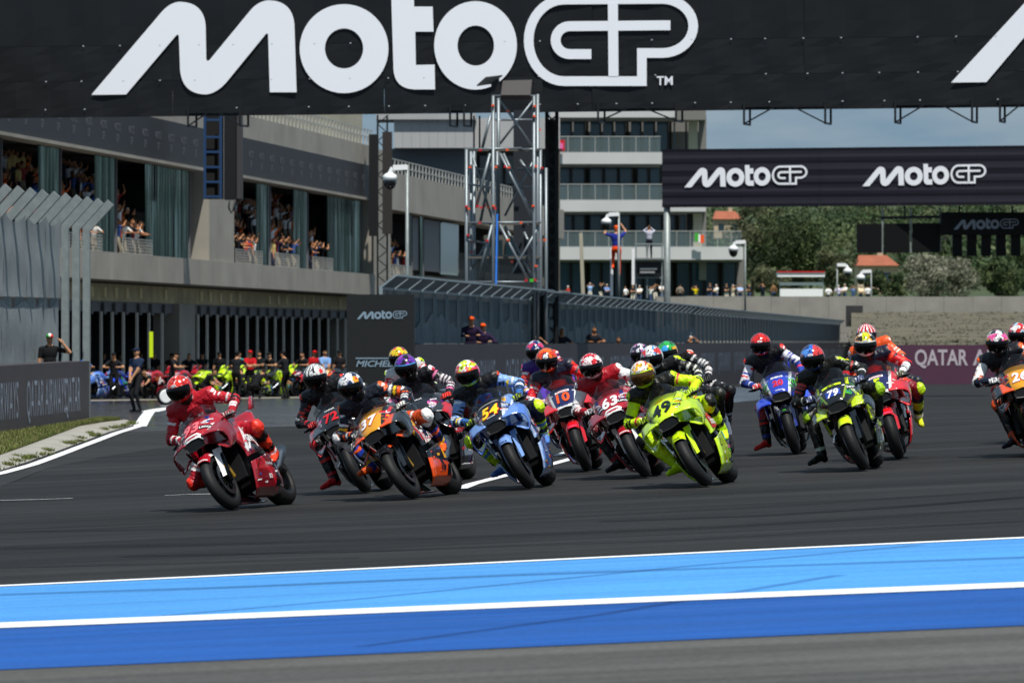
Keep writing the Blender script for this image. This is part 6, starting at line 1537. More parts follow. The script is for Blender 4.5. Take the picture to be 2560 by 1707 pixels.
FIELD = [
 # label of bike, label of rider, contact, yaw, lean, livery, wing, decals, suit, helmet, head px, head x, head rot extra (roll, pitch, yaw), hips(y,z), right foot px/x, badge
 dict(b='leading dark red motorcycle with sharp leaning front wheel and red number', r='rider in red leathers and red helmet tucked over the leading motorcycle', c=(586, 1276), yaw=20, lean=30, liv='ducati', dec=lambda P: ducati(P, '93', 'light_red', None), s='m93', h='m93', hp=(449, 971), hx=.22, hr=(-17, 14, -6), hips=(-.16, -.02), knee_r=(.75, -1., -.1), badge='SHOEI'),
 dict(b='black motorcycle with red number 72 beside the grey sponsor board', r='rider in black leathers and white striped helmet with red shoe dragging', c=(919, 1233), yaw=8, lean=26, liv='aprilia', wing=0, dec=lambda P: aprilia(P, '72'), s='m72', h='m72', hp=(788, 941), hx=.18, hr=(-18, 14, -6), hips=(-.05, 0), rf=((838, 1200), .10), badge='AGV'),
 dict(b='orange black and yellow motorcycle with number 37', r='rider in navy and orange leathers with white and navy helmet', c=(1040, 1248), yaw=16, lean=33, liv='ktm', dec=lambda P: ktm(P, '37'), s='m37', h='m37', hp=(877, 964), hx=.22, hr=(-22, 12, -8), hips=(-.14, 0), rf=((930, 1168), -.05), badge=None),
 dict(b='black motorcycle with red sponsor panels half hidden behind the orange one', r='rider in black leathers with purple and black helmet and red gloves', c=(1112, 1206), yaw=11, lean=20, liv='aprilia', dec=lambda P: aprilia(P, ''), s='apr2', h='apr2', hp=(1015, 916), hx=.15, hr=(-12, 16, 0), hips=(-.03, 0), badge=None),
 dict(b='red motorcycle mostly hidden behind the black motorcycle', r='rider with yellow helmet and fluorescent shoulder almost hidden behind another', c=(1070, 1166), yaw=9, lean=18, liv='ducati', dec=None, s='yel', h='yel', hp=(997, 893), hx=.1, hr=(-12, 10, 0), hips=(0, 0), low=True),
 dict(b='light blue motorcycle with yellow number 54', r='rider in blue denim coloured leathers with pink and lime helmet', c=(1329, 1223), yaw=8.5, lean=29, liv='gresini', dec=lambda P: gresini(P, '54'), s='m54', h='m54', hp=(1169, 932), hx=.18, hr=(-17, 12, -10), hips=(-.10, 0), rf=((1262, 1172), .02), badge='HJC', badge_col='red', clear=True),
 dict(b='red white and navy motorcycle with orange number 10', r='rider in red and navy leathers with orange helmet', c=(1471, 1179), yaw=5, lean=19, liv='honda', dec=lambda P: honda(P, '10', 'orange'), s='m10', h='m10', hp=(1367, 899), hx=.12, hr=(-13, 14, -4), hips=(-.03, 0), badge='AGV', clear=True),
 dict(b='purple motorcycle hidden behind the one with number 10', r='rider in purple and red leathers with dark blue helmet', c=(1425, 1139), yaw=5, lean=17, liv='pramac', dec=None, s='pram', h='pram', hp=(1338, 876), hx=.1, hr=(-12, 12, -4), hips=(0, 0), low=True),
 dict(b='dark red motorcycle with white number 63', r='rider in white shouldered red leathers with red and white helmet', c=(1619, 1195), yaw=7, lean=27, liv='ducati', dec=lambda P: ducati(P, '63', 'white', None), s='m63', h='m63', hp=(1478, 914), hx=.16, hr=(-17, 13, -6), hips=(-.08, 0), rf=((1548, 1160), .05), badge='SUOMY', badge_col='red'),
 dict(b='fluorescent yellow motorcycle with black number 49', r='rider in fluorescent yellow leathers with orange and white helmet', c=(1772, 1217), yaw=12, lean=32, liv='vr46', dec=lambda P: vr46(P, '49'), s='m49', h='m49', hp=(1607, 935), hx=.20, hr=(-20, 10, -12), hips=(-.14, 0), rf=((1700, 1168), .05), badge='SHOEI', visor='visor_gold'),
 dict(b='black and green motorcycle hidden behind the fluorescent yellow one', r='rider in black leathers with yellow piping and blue and white helmet', c=(1752, 1174), yaw=13, lean=24, liv='track', dec=None, s='blk', h='blu', hp=(1630, 893), hx=.15, hr=(-15, 12, -6), hips=(-.05, 0), badge='SHARK'),
 dict(b='motorcycle hidden far behind the fluorescent yellow one', r='rider with pink and white helmet peeking over the fluorescent rider', c=(1690, 1133), yaw=9, lean=20, liv='yamaha', dec=None, s='blk', h='pnk', hp=(1600, 884), hx=.1, hr=(-14, 10, 0), hips=(0, 0), low=True),
 dict(b='black motorcycle hidden behind the black suited riders', r='rider in black leathers with orange stripe and green helmet', c=(1772, 1150), yaw=12, lean=22, liv='aprilia', dec=None, s='blkorg', h='grn', hp=(1668, 880), hx=.12, hr=(-14, 12, -4), hips=(0, 0), low=True),
 dict(b='blue and black motorcycle with claw emblems and number 20', r='rider in white sleeved blue and black leathers with bright red helmet', c=(1992, 1136), yaw=5, lean=15, liv='yamaha', wing=1, dec=lambda P: yamaha(P, '20'), s='m20', h='m20', hp=(1901, 860), hx=.12, hr=(-10, 12, -2), hips=(-.02, 0), rf=((1918, 1106), .08), badge='HJC'),
 dict(b='black motorcycle with lime stripes and blue number plate', r='rider in black leathers with lime piping and blue and red helmet', c=(2164, 1177), yaw=9, lean=23, liv='track', wing=1, dec=lambda P: trackhouse(P, '79'), s='m79', h='m79', hp=(2031, 893), hx=.18, hr=(-15, 14, -6), hips=(-.05, 0), rf=((2056, 1140), .05), badge='Arai', clear=True),
 dict(b='red motorcycle with lime number 5 and white nose stripe', r='rider in red and navy leathers with yellow and orange helmet', c=(2251, 1149), yaw=4, lean=17, liv='honda', dec=lambda P: honda(P, '5', 'fluo'), s='m5', h='m5', hp=(2163, 860), hx=.12, hr=(-14, 12, 0), hips=(0, 0), lf=((2296, 1046), -.45), badge='SHOEI', clear=True),
 dict(b='orange motorcycle hidden behind the red one with number 5', r='rider in orange leathers with red striped helmet behind the yellow helmet', c=(2248, 1116), yaw=4, lean=15, liv='ktm', dec=None, s='org', h='org', hp=(2166, 836), hx=.1, hr=(-12, 12, 0), hips=(0, 0), low=True),
 dict(b='orange and yellow motorcycle with number 26 at the rear of the pack', r='rider in navy and orange leathers with white and pink helmet', c=(2598, 1141), yaw=3, lean=14, liv='ktm', dec=lambda P: ktm(P, '26'), s='m26', h='m26', hp=(2493, 855), hx=.12, hr=(-12, 14, -6), hips=(-.05, 0), rf=((2538, 1100), .05), badge=None),
 dict(b='red motorcycle at the very back of the pack', r='rider with red and silver helmet behind the white and pink helmet', c=(2612, 1106), yaw=3, lean=12, liv='honda', dec=None, s='m10', h='redh', hp=(2546, 834), hx=.1, hr=(-10, 12, 0), hips=(0, 0), low=True),
]
SCAT = dict(ducati=['white', 'black', 'blue', 'white', 'light_red'], ktm=['white', 'red', 'navy', 'gold_y', 'orange'], aprilia=['white', 'red', 'purple', 'pink', 'lgrey'], gresini=['white', 'navy', 'black', 'gold_y', 'red'], honda=['white', 'navy', 'black', 'orange', 'white'], vr46=['black', 'black', 'white', 'red', 'green'], yamaha=['white', 'green', 'blue', 'cyan', 'lgrey'], track=['fluo', 'white', 'green', 'blue', 'fluo'], pramac=['white', 'purple'])
def scatter(P, cols, seed):
    # small sponsor strips, the same on both flanks
    rg = random.Random(seed + 40); b_ = lambda L, h, k: [(-L / 2, -h / 2), (L / 2 - k, -h / 2), (L / 2, h / 2), (-L / 2 + k, h / 2)]
    for k in range(9):
        y, z = rg.uniform(.13, .22), rg.uniform(.735, .98); L, h = rg.uniform(.03, .075), rg.choice((.008, .011, .016)); c = rg.choice(cols); t = rg.uniform(.1, .6)
        for s in (1, -1): front_panel(P, 'fairing', [(x * s, yy + x * t * .5) for x, yy in b_(L, h, .008)], (.66, s * y, z), c, nm='sponsor_strip', off=.0028)
    for k in range(11):
        x, z = rg.uniform(-.25, .25), rg.choice((rg.uniform(.14, .42), rg.uniform(.56, .76))); L, h = rg.uniform(.05, .14), rg.choice((.012, .018, .026)); c = rg.choice(cols)
        for s in (1, -1): front_panel(P, 'side%d' % s, b_(L, h, .015), (x, 0, z), c, back=(0, s, 0), v=(0, 0, 1), u=(-1, 0, 0), nm='sponsor_strip', off=.0028)
for i_, f in enumerate(FIELD):
    L = dict(LIV[f['liv']])
    if f.get('clear'): L['screen'] = 'screen_clear'
    bk, M_, P_ = motorcycle(f['b'], f['c'], f['yaw'], f['lean'], L, f.get('wing', 0))
    if f['dec']:
        f['dec'](P_)
        scatter(P_, SCAT[f['liv']], i_)
        for s_ in (1, -1):      # cooling slots and the dark heel panel of the side fairing
            front_panel(P_, 'side%d' % s_, [(-.02, -.045), (.075, .02), (.085, .045), (-.005, -.015)], (.20, 0, .44), 'black', back=(0, s_, 0), v=(0, 0, 1), u=(-1, 0, 0), nm='vent', off=.002)
            front_panel(P_, 'side%d' % s_, [(-.02, -.045), (.075, .02), (.085, .045), (-.005, -.015)], (.22, 0, .36), 'black', back=(0, s_, 0), v=(0, 0, 1), u=(-1, 0, 0), nm='vent', off=.002)
            front_panel(P_, 'side%d' % s_, [(-.06, -.05), (.10, -.05), (.12, .05), (.02, .06)], (-.22, 0, .19), 'black', back=(0, s_, 0), v=(0, 0, 1), u=(-1, 0, 0), nm='heel_panel', off=.002)
    hd = to_local(M_, f['hp'], f['hx']); rf = lf = None
    if 'rf' in f: q = to_local(M_, f['rf'][0], f['rf'][1]); fw = M_.inverted().to_3x3() @ Vector(f.get('toe', (-.80, -.55, -.22))); rf = (*q, *fw)
    if 'lf' in f: lf = tuple(to_local(M_, *f['lf']))
    rider(f['r'], M_, SUITS[f['s']], HELMS[f['h']], hd, f['hr'], f['hips'], rf, lf, knee_r=f.get('knee_r', (1, -.75, .35)), badge=f.get('badge'), visor=f.get('visor', 'visor'), badge_col=f.get('badge_col', 'black'), voxel=.014 if f.get('low') else .0108, low=f.get('low', False))
# ================================================================== people standing about (built facing -Y, feet at z = 0)
def figure(key, pose, shirt, trousers, skin='#b98a6a', hair='#2a1d14', cap=None, sleeve='short', voxel=.03, fingers=False, shoes='#18181a', tall=1.76):
    k = tall / 1.76; V = lambda x, y, z: Vector((x, y, z))
    pel = V(0, 0, .95); neck = V(0, .01, 1.47); head = V(0, -.01, 1.63); lean = 0.
    hand = {1: V(.24, -.06, .80), -1: V(-.24, -.06, .80)}; pole = {1: (.5, .8, -.1), -1: (-.5, .8, -.1)}
    foot = {1: V(.11, .02, .08), -1: V(-.11, .02, .08)}; kneep = (0, -1, 0)
    if pose == 'folded': hand = {1: V(-.10, -.24, 1.16), -1: V(.10, -.25, 1.20)}; pole = {1: (.8, -.1, -.6), -1: (-.8, -.1, -.6)}
    if pose == 'clasped': hand = {1: V(.03, -.24, .90), -1: V(-.03, -.24, .90)}; pole = {1: (.9, .2, 0), -1: (-.9, .2, 0)}
    if pose == 'cheer': hand = {1: V(.26, -.18, 1.80), -1: V(-.22, -.2, 1.62)}; pole = {1: (.9, 0, -.5), -1: (-.9, 0, -.5)}
    if pose == 'wave': hand = {1: V(.30, -.12, 1.52), -1: V(-.24, -.05, .84)}; pole = {1: (.6, .2, -.8), -1: (-.5, .8, 0)}
    if pose == 'rail': hand = {1: V(.18, -.40, 1.18), -1: V(-.20, -.40, 1.16)}; pole = {1: (.9, .2, -.4), -1: (-.9, .2, -.4)}; neck = V(0, -.10, 1.43); head = V(0, -.15, 1.58)
    if pose == 'phone': hand = {1: V(.08, -.30, 1.62), -1: V(-.08, -.30, 1.62)}; pole = {1: (.9, 0, -.6), -1: (-.9, 0, -.6)}
    if pose == 'back': hand = {1: V(.22, -.10, .95), -1: V(-.22, -.10, .95)}
    if pose == 'climb': hand = {1: V(.28, -.25, 1.68), -1: V(-.2, -.3, 1.75)}; foot = {1: V(.12, -.1, .30), -1: V(-.1, 0, .06)}; pole = {1: (.9, 0, -.5), -1: (-.9, 0, -.5)}
    if pose == 'crouch':
        pel = V(.10, .10, .48); neck = V(-.22, -.10, .86); head = V(-.33, -.16, .98); hand = {1: V(-.42, -.38, .55), -1: V(-.50, -.25, .50)}; foot = {1: V(.10, -.08, .08), -1: V(-.12, .10, .08)}; kneep = (-.5, -1, .4); pole = {1: (0, -.5, -.8), -1: (-.3, .5, -.8)}
    tor = (neck - pel).normalized(); side = V(1, 0, 0); segs = []; ells = []
    front = side.cross(tor); rot = Matrix((side, -front, tor)).transposed()
    ells += [('hips', pel, (.165, .12, .13), rot), ('shirt', pel.lerp(neck, .35), (.155, .11, .2), rot), ('shirt', pel.lerp(neck, .7), (.185, .12, .2), rot)]
    segs += [('skin', neck - tor * .03, head - V(0, 0, .05), .055, .055), ('shirt', neck + side * .15 - tor * .07, neck - side * .15 - tor * .07, .07, .07)]
    ells += [('head', head, (.078, .098, .118), None), ('head', head + V(0, -.095, -.015), (.016, .022, .02), None)]
    for s in (1, -1):
        shd = neck + side * (.195 * s) - tor * .075; el, wr = ik(shd, hand[s], .29, .26, pole[s])
        segs += [('sleeve', shd, shd.lerp(el, .62), .062, .056), ('arm', shd.lerp(el, .55), el, .05, .045), ('arm', el, wr, .044, .033)]
        hd = (wr - el).normalized()
        if fingers:
            segs.append(('skin', wr, wr + hd * .07, .030, .034)); w_ = hd.orthogonal().normalized(); w_ = side if abs(hd.dot(side)) < .7 else V(0, 0, 1)
            for q in range(4): segs.append(('skin', wr + hd * .08 + w_ * (.022 * (q - 1.5)), wr + hd * (.155 + .012 * (q in (1, 2))) + w_ * (.030 * (q - 1.5)), .0105, .009))
            segs.append(('skin', wr + hd * .03 + w_ * .03 * s, wr + hd * .08 + w_ * .065 * s, .012, .010))
        else:
            segs += [('skin', wr, wr + hd * .08, .034, .030), ('skin', wr + hd * .08, wr + hd * .14, .026, .016)]
        hp = pel + side * (.095 * s) - tor * .04; kn, an = ik(hp, foot[s], .44, .44, kneep)
        segs += [('legs', hp, kn, .088, .062), ('legs', kn, an, .060, .045), ('shoe', an + V(0, .02, -.03), an + V(0, -.15, -.045), .042, .036)]
    me, P, names, tg, T = grow(segs, ells, voxel, 2 if voxel > .02 else 3, 'body'); nm = np.array(names)[tg]
    C = fillc(len(P), shirt)
    for t, c in (('hips', trousers), ('legs', trousers), ('shoe', shoes), ('skin', skin), ('head', skin), ('arm', skin if sleeve == 'short' else shirt), ('sleeve', shirt)): C[nm == t] = np.array(lin(c))
    hd_ = nm == 'head'; loc = P - np.array(head)
    C[hd_ & ((loc[:, 2] > .045) | (loc[:, 1] > .045))] = np.array(lin(cap or hair))
    if voxel < .02: C[hd_ & (np.abs(loc[:, 2] - .012) < .014) & (np.abs(np.abs(loc[:, 0]) - .033) < .016) & (loc[:, 1] < -.05)] = np.array(lin('#2a1a14')); C[hd_ & (np.abs(loc[:, 2] + .052) < .008) & (np.abs(loc[:, 0]) < .026) & (loc[:, 1] < -.05)] = np.array(lin('#8a4a40'))
    cc = np.ones((len(P), 4), np.float32); cc[:, :3] = C; me.attributes.new('Col', 'FLOAT_COLOR', 'POINT').data.foreach_set('color', cc.ravel())
    me.transform(Matrix.Scale(k, 4)); me.materials.append(MATS['cloth'])
    capm = None
    if cap:
        mb = MB(); ellipsoid_mb(mb, head + V(0, .0, .055), (.085, .105, .075), None, 8); mb.box(head + V(0, -.13, .055), (.14, .11, .012)); capm = mb.mesh('cap', True); paint(capm, lambda P_, N_: fillc(len(P_), cap)); capm.transform(Matrix.Scale(k, 4)); capm.materials.append(MATS['cloth'])
    return me, capm
def put_person(fig, loc, yaw, label, group=None, scale=1., cat='person'):
    me, capm = fig; o = bpy.data.objects.new('person', None) if capm else bpy.data.objects.new('person', me)
    COL.objects.link(o); o.location = loc; o.rotation_euler = (0, 0, R(yaw)); o.scale = (scale,) * 3; tag(o, label, cat, group)
    if capm:
        for n_, m_ in (('body', me), ('cap', capm)): q = bpy.data.objects.new(n_, m_); COL.objects.link(q); q.parent = o
    return o
# ---- pit lane
NEAR = dict(voxel=.014, fingers=True)
g = ground(342, 1030); put_person(figure('guard', 'clasped', '#23304a', '#1a1c20', cap='#18233a', **NEAR), g, -40, 'security man in navy shirt and cap with clasped hands in the pit lane')
p = px(124, 833, 131); base = gz(p.x, 131); mf = figure('marshal', 'wave', '#141518', '#141518', cap='#18181a', sleeve='short', **NEAR)
mo = put_person(mf, (p.x, 131, p.z - 1.76), 8, 'marshal in black shirt and tricolour helmet waving behind the pit wall'); 
for c_ in mo.children:
    if c_.name.startswith('cap'):
        c_.data = c_.data.copy(); paint(c_.data, lambda P_, N_: np.where((P_[:, 0] < -.025)[:, None], np.array(lin('#1f9a3a')), np.where((P_[:, 0] < .03)[:, None], np.array(lin('#f0f0f0')), np.array(lin('#d8201e')))))
pit_people = [
 (625, 994, 'folded', '#b8141e', '#18181c', '#c01820', 20, 'crew man in red shirt and red ear defenders with folded arms'),
 (812, 990, 'clasped', '#7fa6dc', '#2a3a5a', None, 25, 'man in light blue shirt with clasped hands near the sponsor board'),
 (786, 986, 'stand', '#b8141e', '#1a1a1e', '#c01820', 30, 'crew man in red shirt beside the light blue shirted man'),
 (738, 990, 'crouch', '#2f8fe0', '#20242c', None, 140, 'crouching mechanic in bright blue shirt'),
 (492, 992, 'crouch', '#c0161e', '#1a1a1c', None, 60, 'crouching mechanic in red shirt behind the leading rider'),
 (562, 991, 'crouch', '#c8141c', '#222224', None, 110, 'bent over mechanic in red shirt beside a fluorescent motorcycle'),
 (300, 984, 'clasped', '#16181c', '#141416', '#101012', 0, 'mechanic in black beside the guard'),
 (352, 984, 'folded', '#2a2320', '#161616', None, -20, 'dark clothed mechanic with bare head behind the guard'),
 (425, 986, 'rail', '#15171a', '#141416', '#101012', 30, 'mechanic in black bending at the garage pier'),
 (506, 984, 'clasped', '#121a22', '#141416', '#0f1114', 10, 'mechanic in dark blue standing at a garage door'),
 (548, 984, 'stand', '#14161a', '#141416', '#0f1114', -10, 'mechanic in dark grey at the garage doors'),
 (598, 984, 'stand', '#1f8a86', '#1a1a1c', None, 0, 'crew member in teal shirt at the garage door'),
 (678, 985, 'rail', '#16181a', '#141416', '#0f1114', -30, 'mechanic in black leaning over a lime motorcycle'),
 (205, 998, 'rail', '#2f5fa8', '#20242c', None, 60, 'crew member in blue overalls at the pit wall end'),
 (848, 986, 'stand', '#1a1a1e', '#18181a', '#141416', 0, 'crew member in black next to the sponsor board')]
for (x, y, pose, sh_, tr, cap_, yw, lab) in pit_people:
    put_person(figure(lab, pose, sh_, tr, cap=cap_, voxel=.018, fingers=False), ground(x, y), yw, lab)
for k_, (x, y, c_, lab) in enumerate([(270, 990, '#14161a', 'tool trolley by the blue motorcycles'), (440, 989, '#1c1f26', 'dark tool chest at the garage pier'), (610, 989, '#16181c', 'dark trolley behind the red shirted crew man'), (722, 988, '#20242a', 'grey tool chest behind the crouching mechanic')]):
    g_ = ground(x, y); tr_ = empty('tool_trolley', g_, lab, 'trolley'); mat('trolley%d' % k_, c_, .45); MB().box((0, 0, .52), (.75, .5, .8)).build('cabinet', MATS['trolley%d' % k_], tr_)
    for z_ in (.3, .5, .7): MB().box((0, -.26, z_), (.66, .02, .15)).build('drawer', MATS['dark_alloy'], tr_)
    for sx_ in (-.3, .3): MB().revolve([(0, -.03), (.07, -.03), (.07, .03), (0, .03)], (sx_, -.18, .07), 'y', 12).build('castor', MATS['rubber'], tr_)
for (x, y, pose, sh_, yw, lab) in [(330, 993, 'crouch', '#15171b', 200, 'kneeling mechanic in black beside the blue motorcycles'), (448, 993, 'crouch', '#1a1c22', 30, 'kneeling mechanic in charcoal at the dark red motorcycle'), (604, 993, 'crouch', '#14161a', 250, 'kneeling mechanic in black at the fluorescent motorcycle'), (690, 992, 'crouch', '#20252a', 120, 'kneeling mechanic in grey at the lime motorcycle'), (260, 988, 'folded', '#1b2436', 0, 'crew member in navy at the first garage door'), (385, 987, 'stand', '#121316', 0, 'mechanic in black standing at the lime banner'), (470, 987, 'rail', '#15181d', 20, 'mechanic in black leaning over a red motorcycle'), (648, 987, 'folded', '#101214', 0, 'mechanic in black with folded arms at the garages'), (760, 986, 'rail', '#17191d', -30, 'mechanic in black behind the light blue shirted man')]:
    put_person(figure(lab, pose, sh_, '#131417', cap=None, voxel=.026), ground(x, y), yw, lab)
DK = figure('dk', 'crouch', '#14161a', '#121317', voxel=.026); DK2 = figure('dk2', 'rail', '#1b1d22', '#141519', cap='#101114', voxel=.026)
for k_, (x, y) in enumerate([(285, 999), (372, 998), (430, 998), (515, 997), (590, 997), (640, 996), (716, 996), (795, 994)]):
    put_person(DK if k_ % 2 else DK2, ground(x, y), 40 * k_ % 360, 'mechanic in black %s between the parked motorcycles' % ('crouching' if k_ % 2 else 'leaning'), 'mechanics in black among the parked motorcycles')
# lime vertical banner in the garage
tag(MB().box(px(378, 861, 211), (.14, .05, .95)).build('lime_banner', MATS['ink_fluo']), 'narrow lime banner standing in a garage doorway', 'banner')
# wheel with white cover
wt = empty('spare_wheel', ground(412, 1012), 'spare wheel with white cover standing on the pit lane', 'wheel')
mb = MB(); mb.revolve(tyre_prof(.27, .09, .2), (0, 0, .27), 'y', 32); mb.build('tyre', MATS['rubber'], wt, True); MB().revolve([(0, -.112), (.19, -.112), (.22, -.09)], (0, 0, .27), 'y', 28).build('cover', MATS['white'], wt)
wt.rotation_euler = (0, 0, R(25))
# ---- parked motorcycles in front of the garages: copies of machines of the field
bikes_ = [o for o in list(SC.objects) if o.name.startswith('motorcycle')]
def of(word): return next(o for o in bikes_ if word in o['label'])
park = [(248, 999, 'number 54', 40, 'blue motorcycle parked at the pit wall end'), (300, 995, 'claw', 38, 'blue and black motorcycle parked behind the guard'), (395, 995, 'number 63', 36, 'dark red motorcycle parked before the garage pier'),
        (462, 994, 'leading dark', 33, 'dark red motorcycle parked next to a fluorescent one'), (528, 994, 'number 49', 38, 'fluorescent motorcycle parked nearest the garage pier'), (580, 993, 'number 49', 33, 'fluorescent motorcycle parked between two red shirted crew'),
        (655, 993, 'lime stripes', 38, 'black and lime motorcycle parked by the folded armed man'), (700, 992, 'number 49', 36, 'fluorescent motorcycle parked behind the crouching blue mechanic'), (765, 991, 'number 72', 33, 'black motorcycle parked by the blue shirted crew'), (842, 990, 'number 37', 33, 'orange motorcycle parked against the sponsor board')]
for (x, y, wd, yw, lab) in park:
    c = copy_tree(of(wd)); gp_ = ground(x, y); c.matrix_world = Matrix.Translation(gp_) @ Matrix.Rotation(R(-90 - yw), 4, 'Z'); tag(c, lab, 'motorcycle', 'motorcycles parked at the garages')
# ---- spectators in the upper floor openings
kinds = [('rail', '#c02a26', 'red'), ('cheer', '#e4e4e4', 'white'), ('rail', '#20242c', 'dark'), ('cheer', '#d8622a', 'orange'), ('phone', '#3a5a9a', 'blue'), ('rail', '#e0ddd6', 'cream'), ('phone', '#1a1a1e', 'black'), ('cheer', '#8a2a2a', 'maroon'), ('stand', '#c8b070', 'tan'), ('phone', '#d0d0d4', 'pale grey')]
doing = dict(rail='leaning', cheer='cheering', phone='filming', stand='standing')
KF = [figure(n, p_, c_, random.choice(['#2a3040', '#8a8272', '#1c1c20', '#4a5a7a']), skin=random.choice(['#c08a68', '#a87452', '#d09a78']), hair=random.choice(['#1d1510', '#5a4028', '#8a7a6a', '#d8d8d8', '#b81f1f']), voxel=.036) for p_, c_, n in kinds]
where_ = ['third opening over the pit wall', 'second opening over the pit wall', 'opening beside the ladder screen', 'first opening past the ladder screen', 'middle opening past the ladder screen', 'last opening before the truss', 'opening beyond the truss']
for oi, (a, b) in enumerate(opens):
    y0, y1 = fy(a) + .3, fy(b) - .4; n0 = max(2, int((y1 - y0) / .60))
    for row, (out_, zf, rn) in enumerate(((-.40, Z2 - .36, 'front row'), (-.95, Z2 + .28, 'second row'), (-1.5, Z2 + .88, 'third row'), (-2.1, Z2 + 1.45, 'fourth row'), (-2.7, Z2 + 2.0, 'back row'))):
        n = n0 if row < 1 else max(2, int(n0 * .8))
        for q in range(n):
            if random.random() < .08: continue
            i = random.randrange(len(KF)); yy = y0 + (y1 - y0) * (q + random.uniform(.1, .9)) / n
            if row and kinds[i][0] == 'rail': i = (i + 1) % len(KF)
            put_person(KF[i], fp(yy, zf, out_ + random.uniform(-.1, .1)), 75 + random.uniform(-30, 30), f'spectator in {kinds[i][2]} {doing[kinds[i][0]]}, {rn}, {where_[oi]}', f'spectators in {kinds[i][2]} in the openings', random.uniform(.93, 1.05))
for tiers, (out0, zt) in enumerate(((-1.7, Z2 - .23), (-5., Z2 + .44))): pass
for o0_, o1_, zt_ in ((-.67, -.12, -.37), (-1.22, -.673, .27), (-1.8, -1.223, .87), (-2.4, -1.803, 1.44), (-4.9, -2.403, 1.99)): fbar(YA, YB, Z2 - .9, Z2 + zt_, o0_, o1_, MATS['conc_dark'], 'stand_tier')
# ---- terrace spectators
terr = [(1420, '#c02a22', 'red'), (1475, '#9fc0f0', 'light blue'), (1501, '#20242a', 'dark'), (1517, '#6f90c8', 'blue'), (1564, '#f0f0f0', 'white'), (1582, '#1c1c20', 'black'), (1599, '#f2f0ea', 'white'), (1626, '#efefec', 'white'), (1638, '#22262c', 'dark'), (1654, '#f0e8e6', 'white'), (1700, '#8a7d72', 'taupe'), (1740, '#f2d414', 'bright yellow'), (1775, '#26262e', 'dark'), (1791, '#eeeef4', 'white'), (1816, '#1c1c1e', 'black'), (1832, '#b8a890', 'beige'), (1850, '#a8c4f0', 'light blue'), (1873, '#2a2a30', 'dark'), (1907, '#262c3c', 'navy'), (1934, '#7a5a3a', 'brown'), (2071, '#f0f0f4', 'white'), (2096, '#e4dcf4', 'lavender'), (2112, '#eeeaf6', 'white'), (2133, '#5a7aa8', 'blue'), (2152, '#e8dcb8', 'cream'), (2170, '#f4f4f0', 'white')]
tf = {}
for x, c_, n_ in terr:
    pose = random.choice(['back', 'phone', 'folded']); k_ = (n_, pose)
    if k_ not in tf: tf[k_] = figure(str(k_), pose, c_, random.choice(['#20242c', '#c8c0b0', '#3a4a6a']), hair=random.choice(['#1d1510', '#5a4028', '#c8c8c8']), voxel=.04)
    d_ = random.uniform(447, 457); p = px(x, random.uniform(705, 714), d_)
    put_person(tf[k_], (p.x, d_, p.z - 1.76), random.uniform(-60, 60) + (180 if pose == 'back' else 0), f'spectator in {n_} top {dict(back="seen from behind", phone="holding up a phone", folded="with folded arms")[pose]} on the terrace', f'spectators in {n_} on the terrace')
# ---- marshals along the long fence
for x, y, c_, lab in [(1235, 786, '#e8551a', 'marshal with orange helmet leaning on the track wall'), (1263, 803, '#f05a1a', 'marshal with orange helmet standing lower at the track wall')]:
    s_ = 14 + (x - 1235) * .1; t_ = (x - 1280) / F; sY = (W0.x - wd_.x / wd_.y * W0.y) / (t_ - wd_.x / wd_.y); q_ = Vector((t_ * sY, sY, 0)) - wo * .66; p = Vector((q_.x, q_.y, CZ + (853.5 - y) * q_.y / F)); put_person(figure(lab, 'rail', '#2a1c3a', '#241a30', cap=c_, sleeve='long', voxel=.024), (p.x, p.y, p.z - 1.76), 10, lab)
for x, y in [(1452, 815), (1530, 812), (1540, 830), (1588, 838), (1395, 838), (1765, 838)]:
    sN = (W0.x * 1. - 0); t_ = (x - 1280) / F; sY = (W0.x - wd_.x / wd_.y * W0.y) / (t_ - wd_.x / wd_.y); q_ = Vector((t_ * sY, sY, 0)) - wo * .68; p = px(x - 3, y, q_.y); p = Vector((q_.x, q_.y, CZ + (853.5 - y) * q_.y / F))
    put_person(KF[6] if x % 2 else KF[2], (p.x, p.y, p.z - 1.76), 20, 'dark clothed bystander behind the long track fence', 'bystanders behind the long fence')
# ---- camera masts
def mast(x, yt, d, lab, sgn=-1, sc=1.):
    o = empty('camera_mast', px(x, 900, d), lab, 'camera mast'); zb = min(gz(px(x, 0, d).x, d), CZ) if d < 250 else CZ + 1.0; o.location = Vector((px(x, 0, d).x, d, zb)); top = px(x, yt, d); L = lambda v: Vector(v) - o.location
    MB().tube([L((top.x, d, zb)), L(top)], [.062, .05], 10).build('mast', MATS['galv'], o, True)
    a = L(top + Vector((0, 0, -.06))); b = a + Vector((sgn * .27 * sc, 0, -.02)); MB().bar(a, b, .12 * sc, .10 * sc).build('bracket', MATS['white'], o); MB().tube([b, b + Vector((sgn * .06 * sc, 0, -.12 * sc))], .05 * sc, 8).build('bracket', MATS['white'], o)
    h = MB(); c = b + Vector((sgn * .06 * sc, 0, -.24 * sc)); h.tube([c + Vector((0, 0, .14 * sc)), c + Vector((0, 0, .1 * sc)), c], [.06 * sc, .13 * sc, .14 * sc], 14); h.build('camera_housing', MATS['white'], o, True)
    dm = MB(); ellipsoid_mb(dm, c + Vector((0, 0, -.02 * sc)), (.125 * sc, .125 * sc, .16 * sc), None, 10); dm.build('camera_dome', MATS['gloss_black'], o, True)
mast(1018, 413, 168, 'tall grey mast with white dome camera beside the long fence start', -1, 1.55)
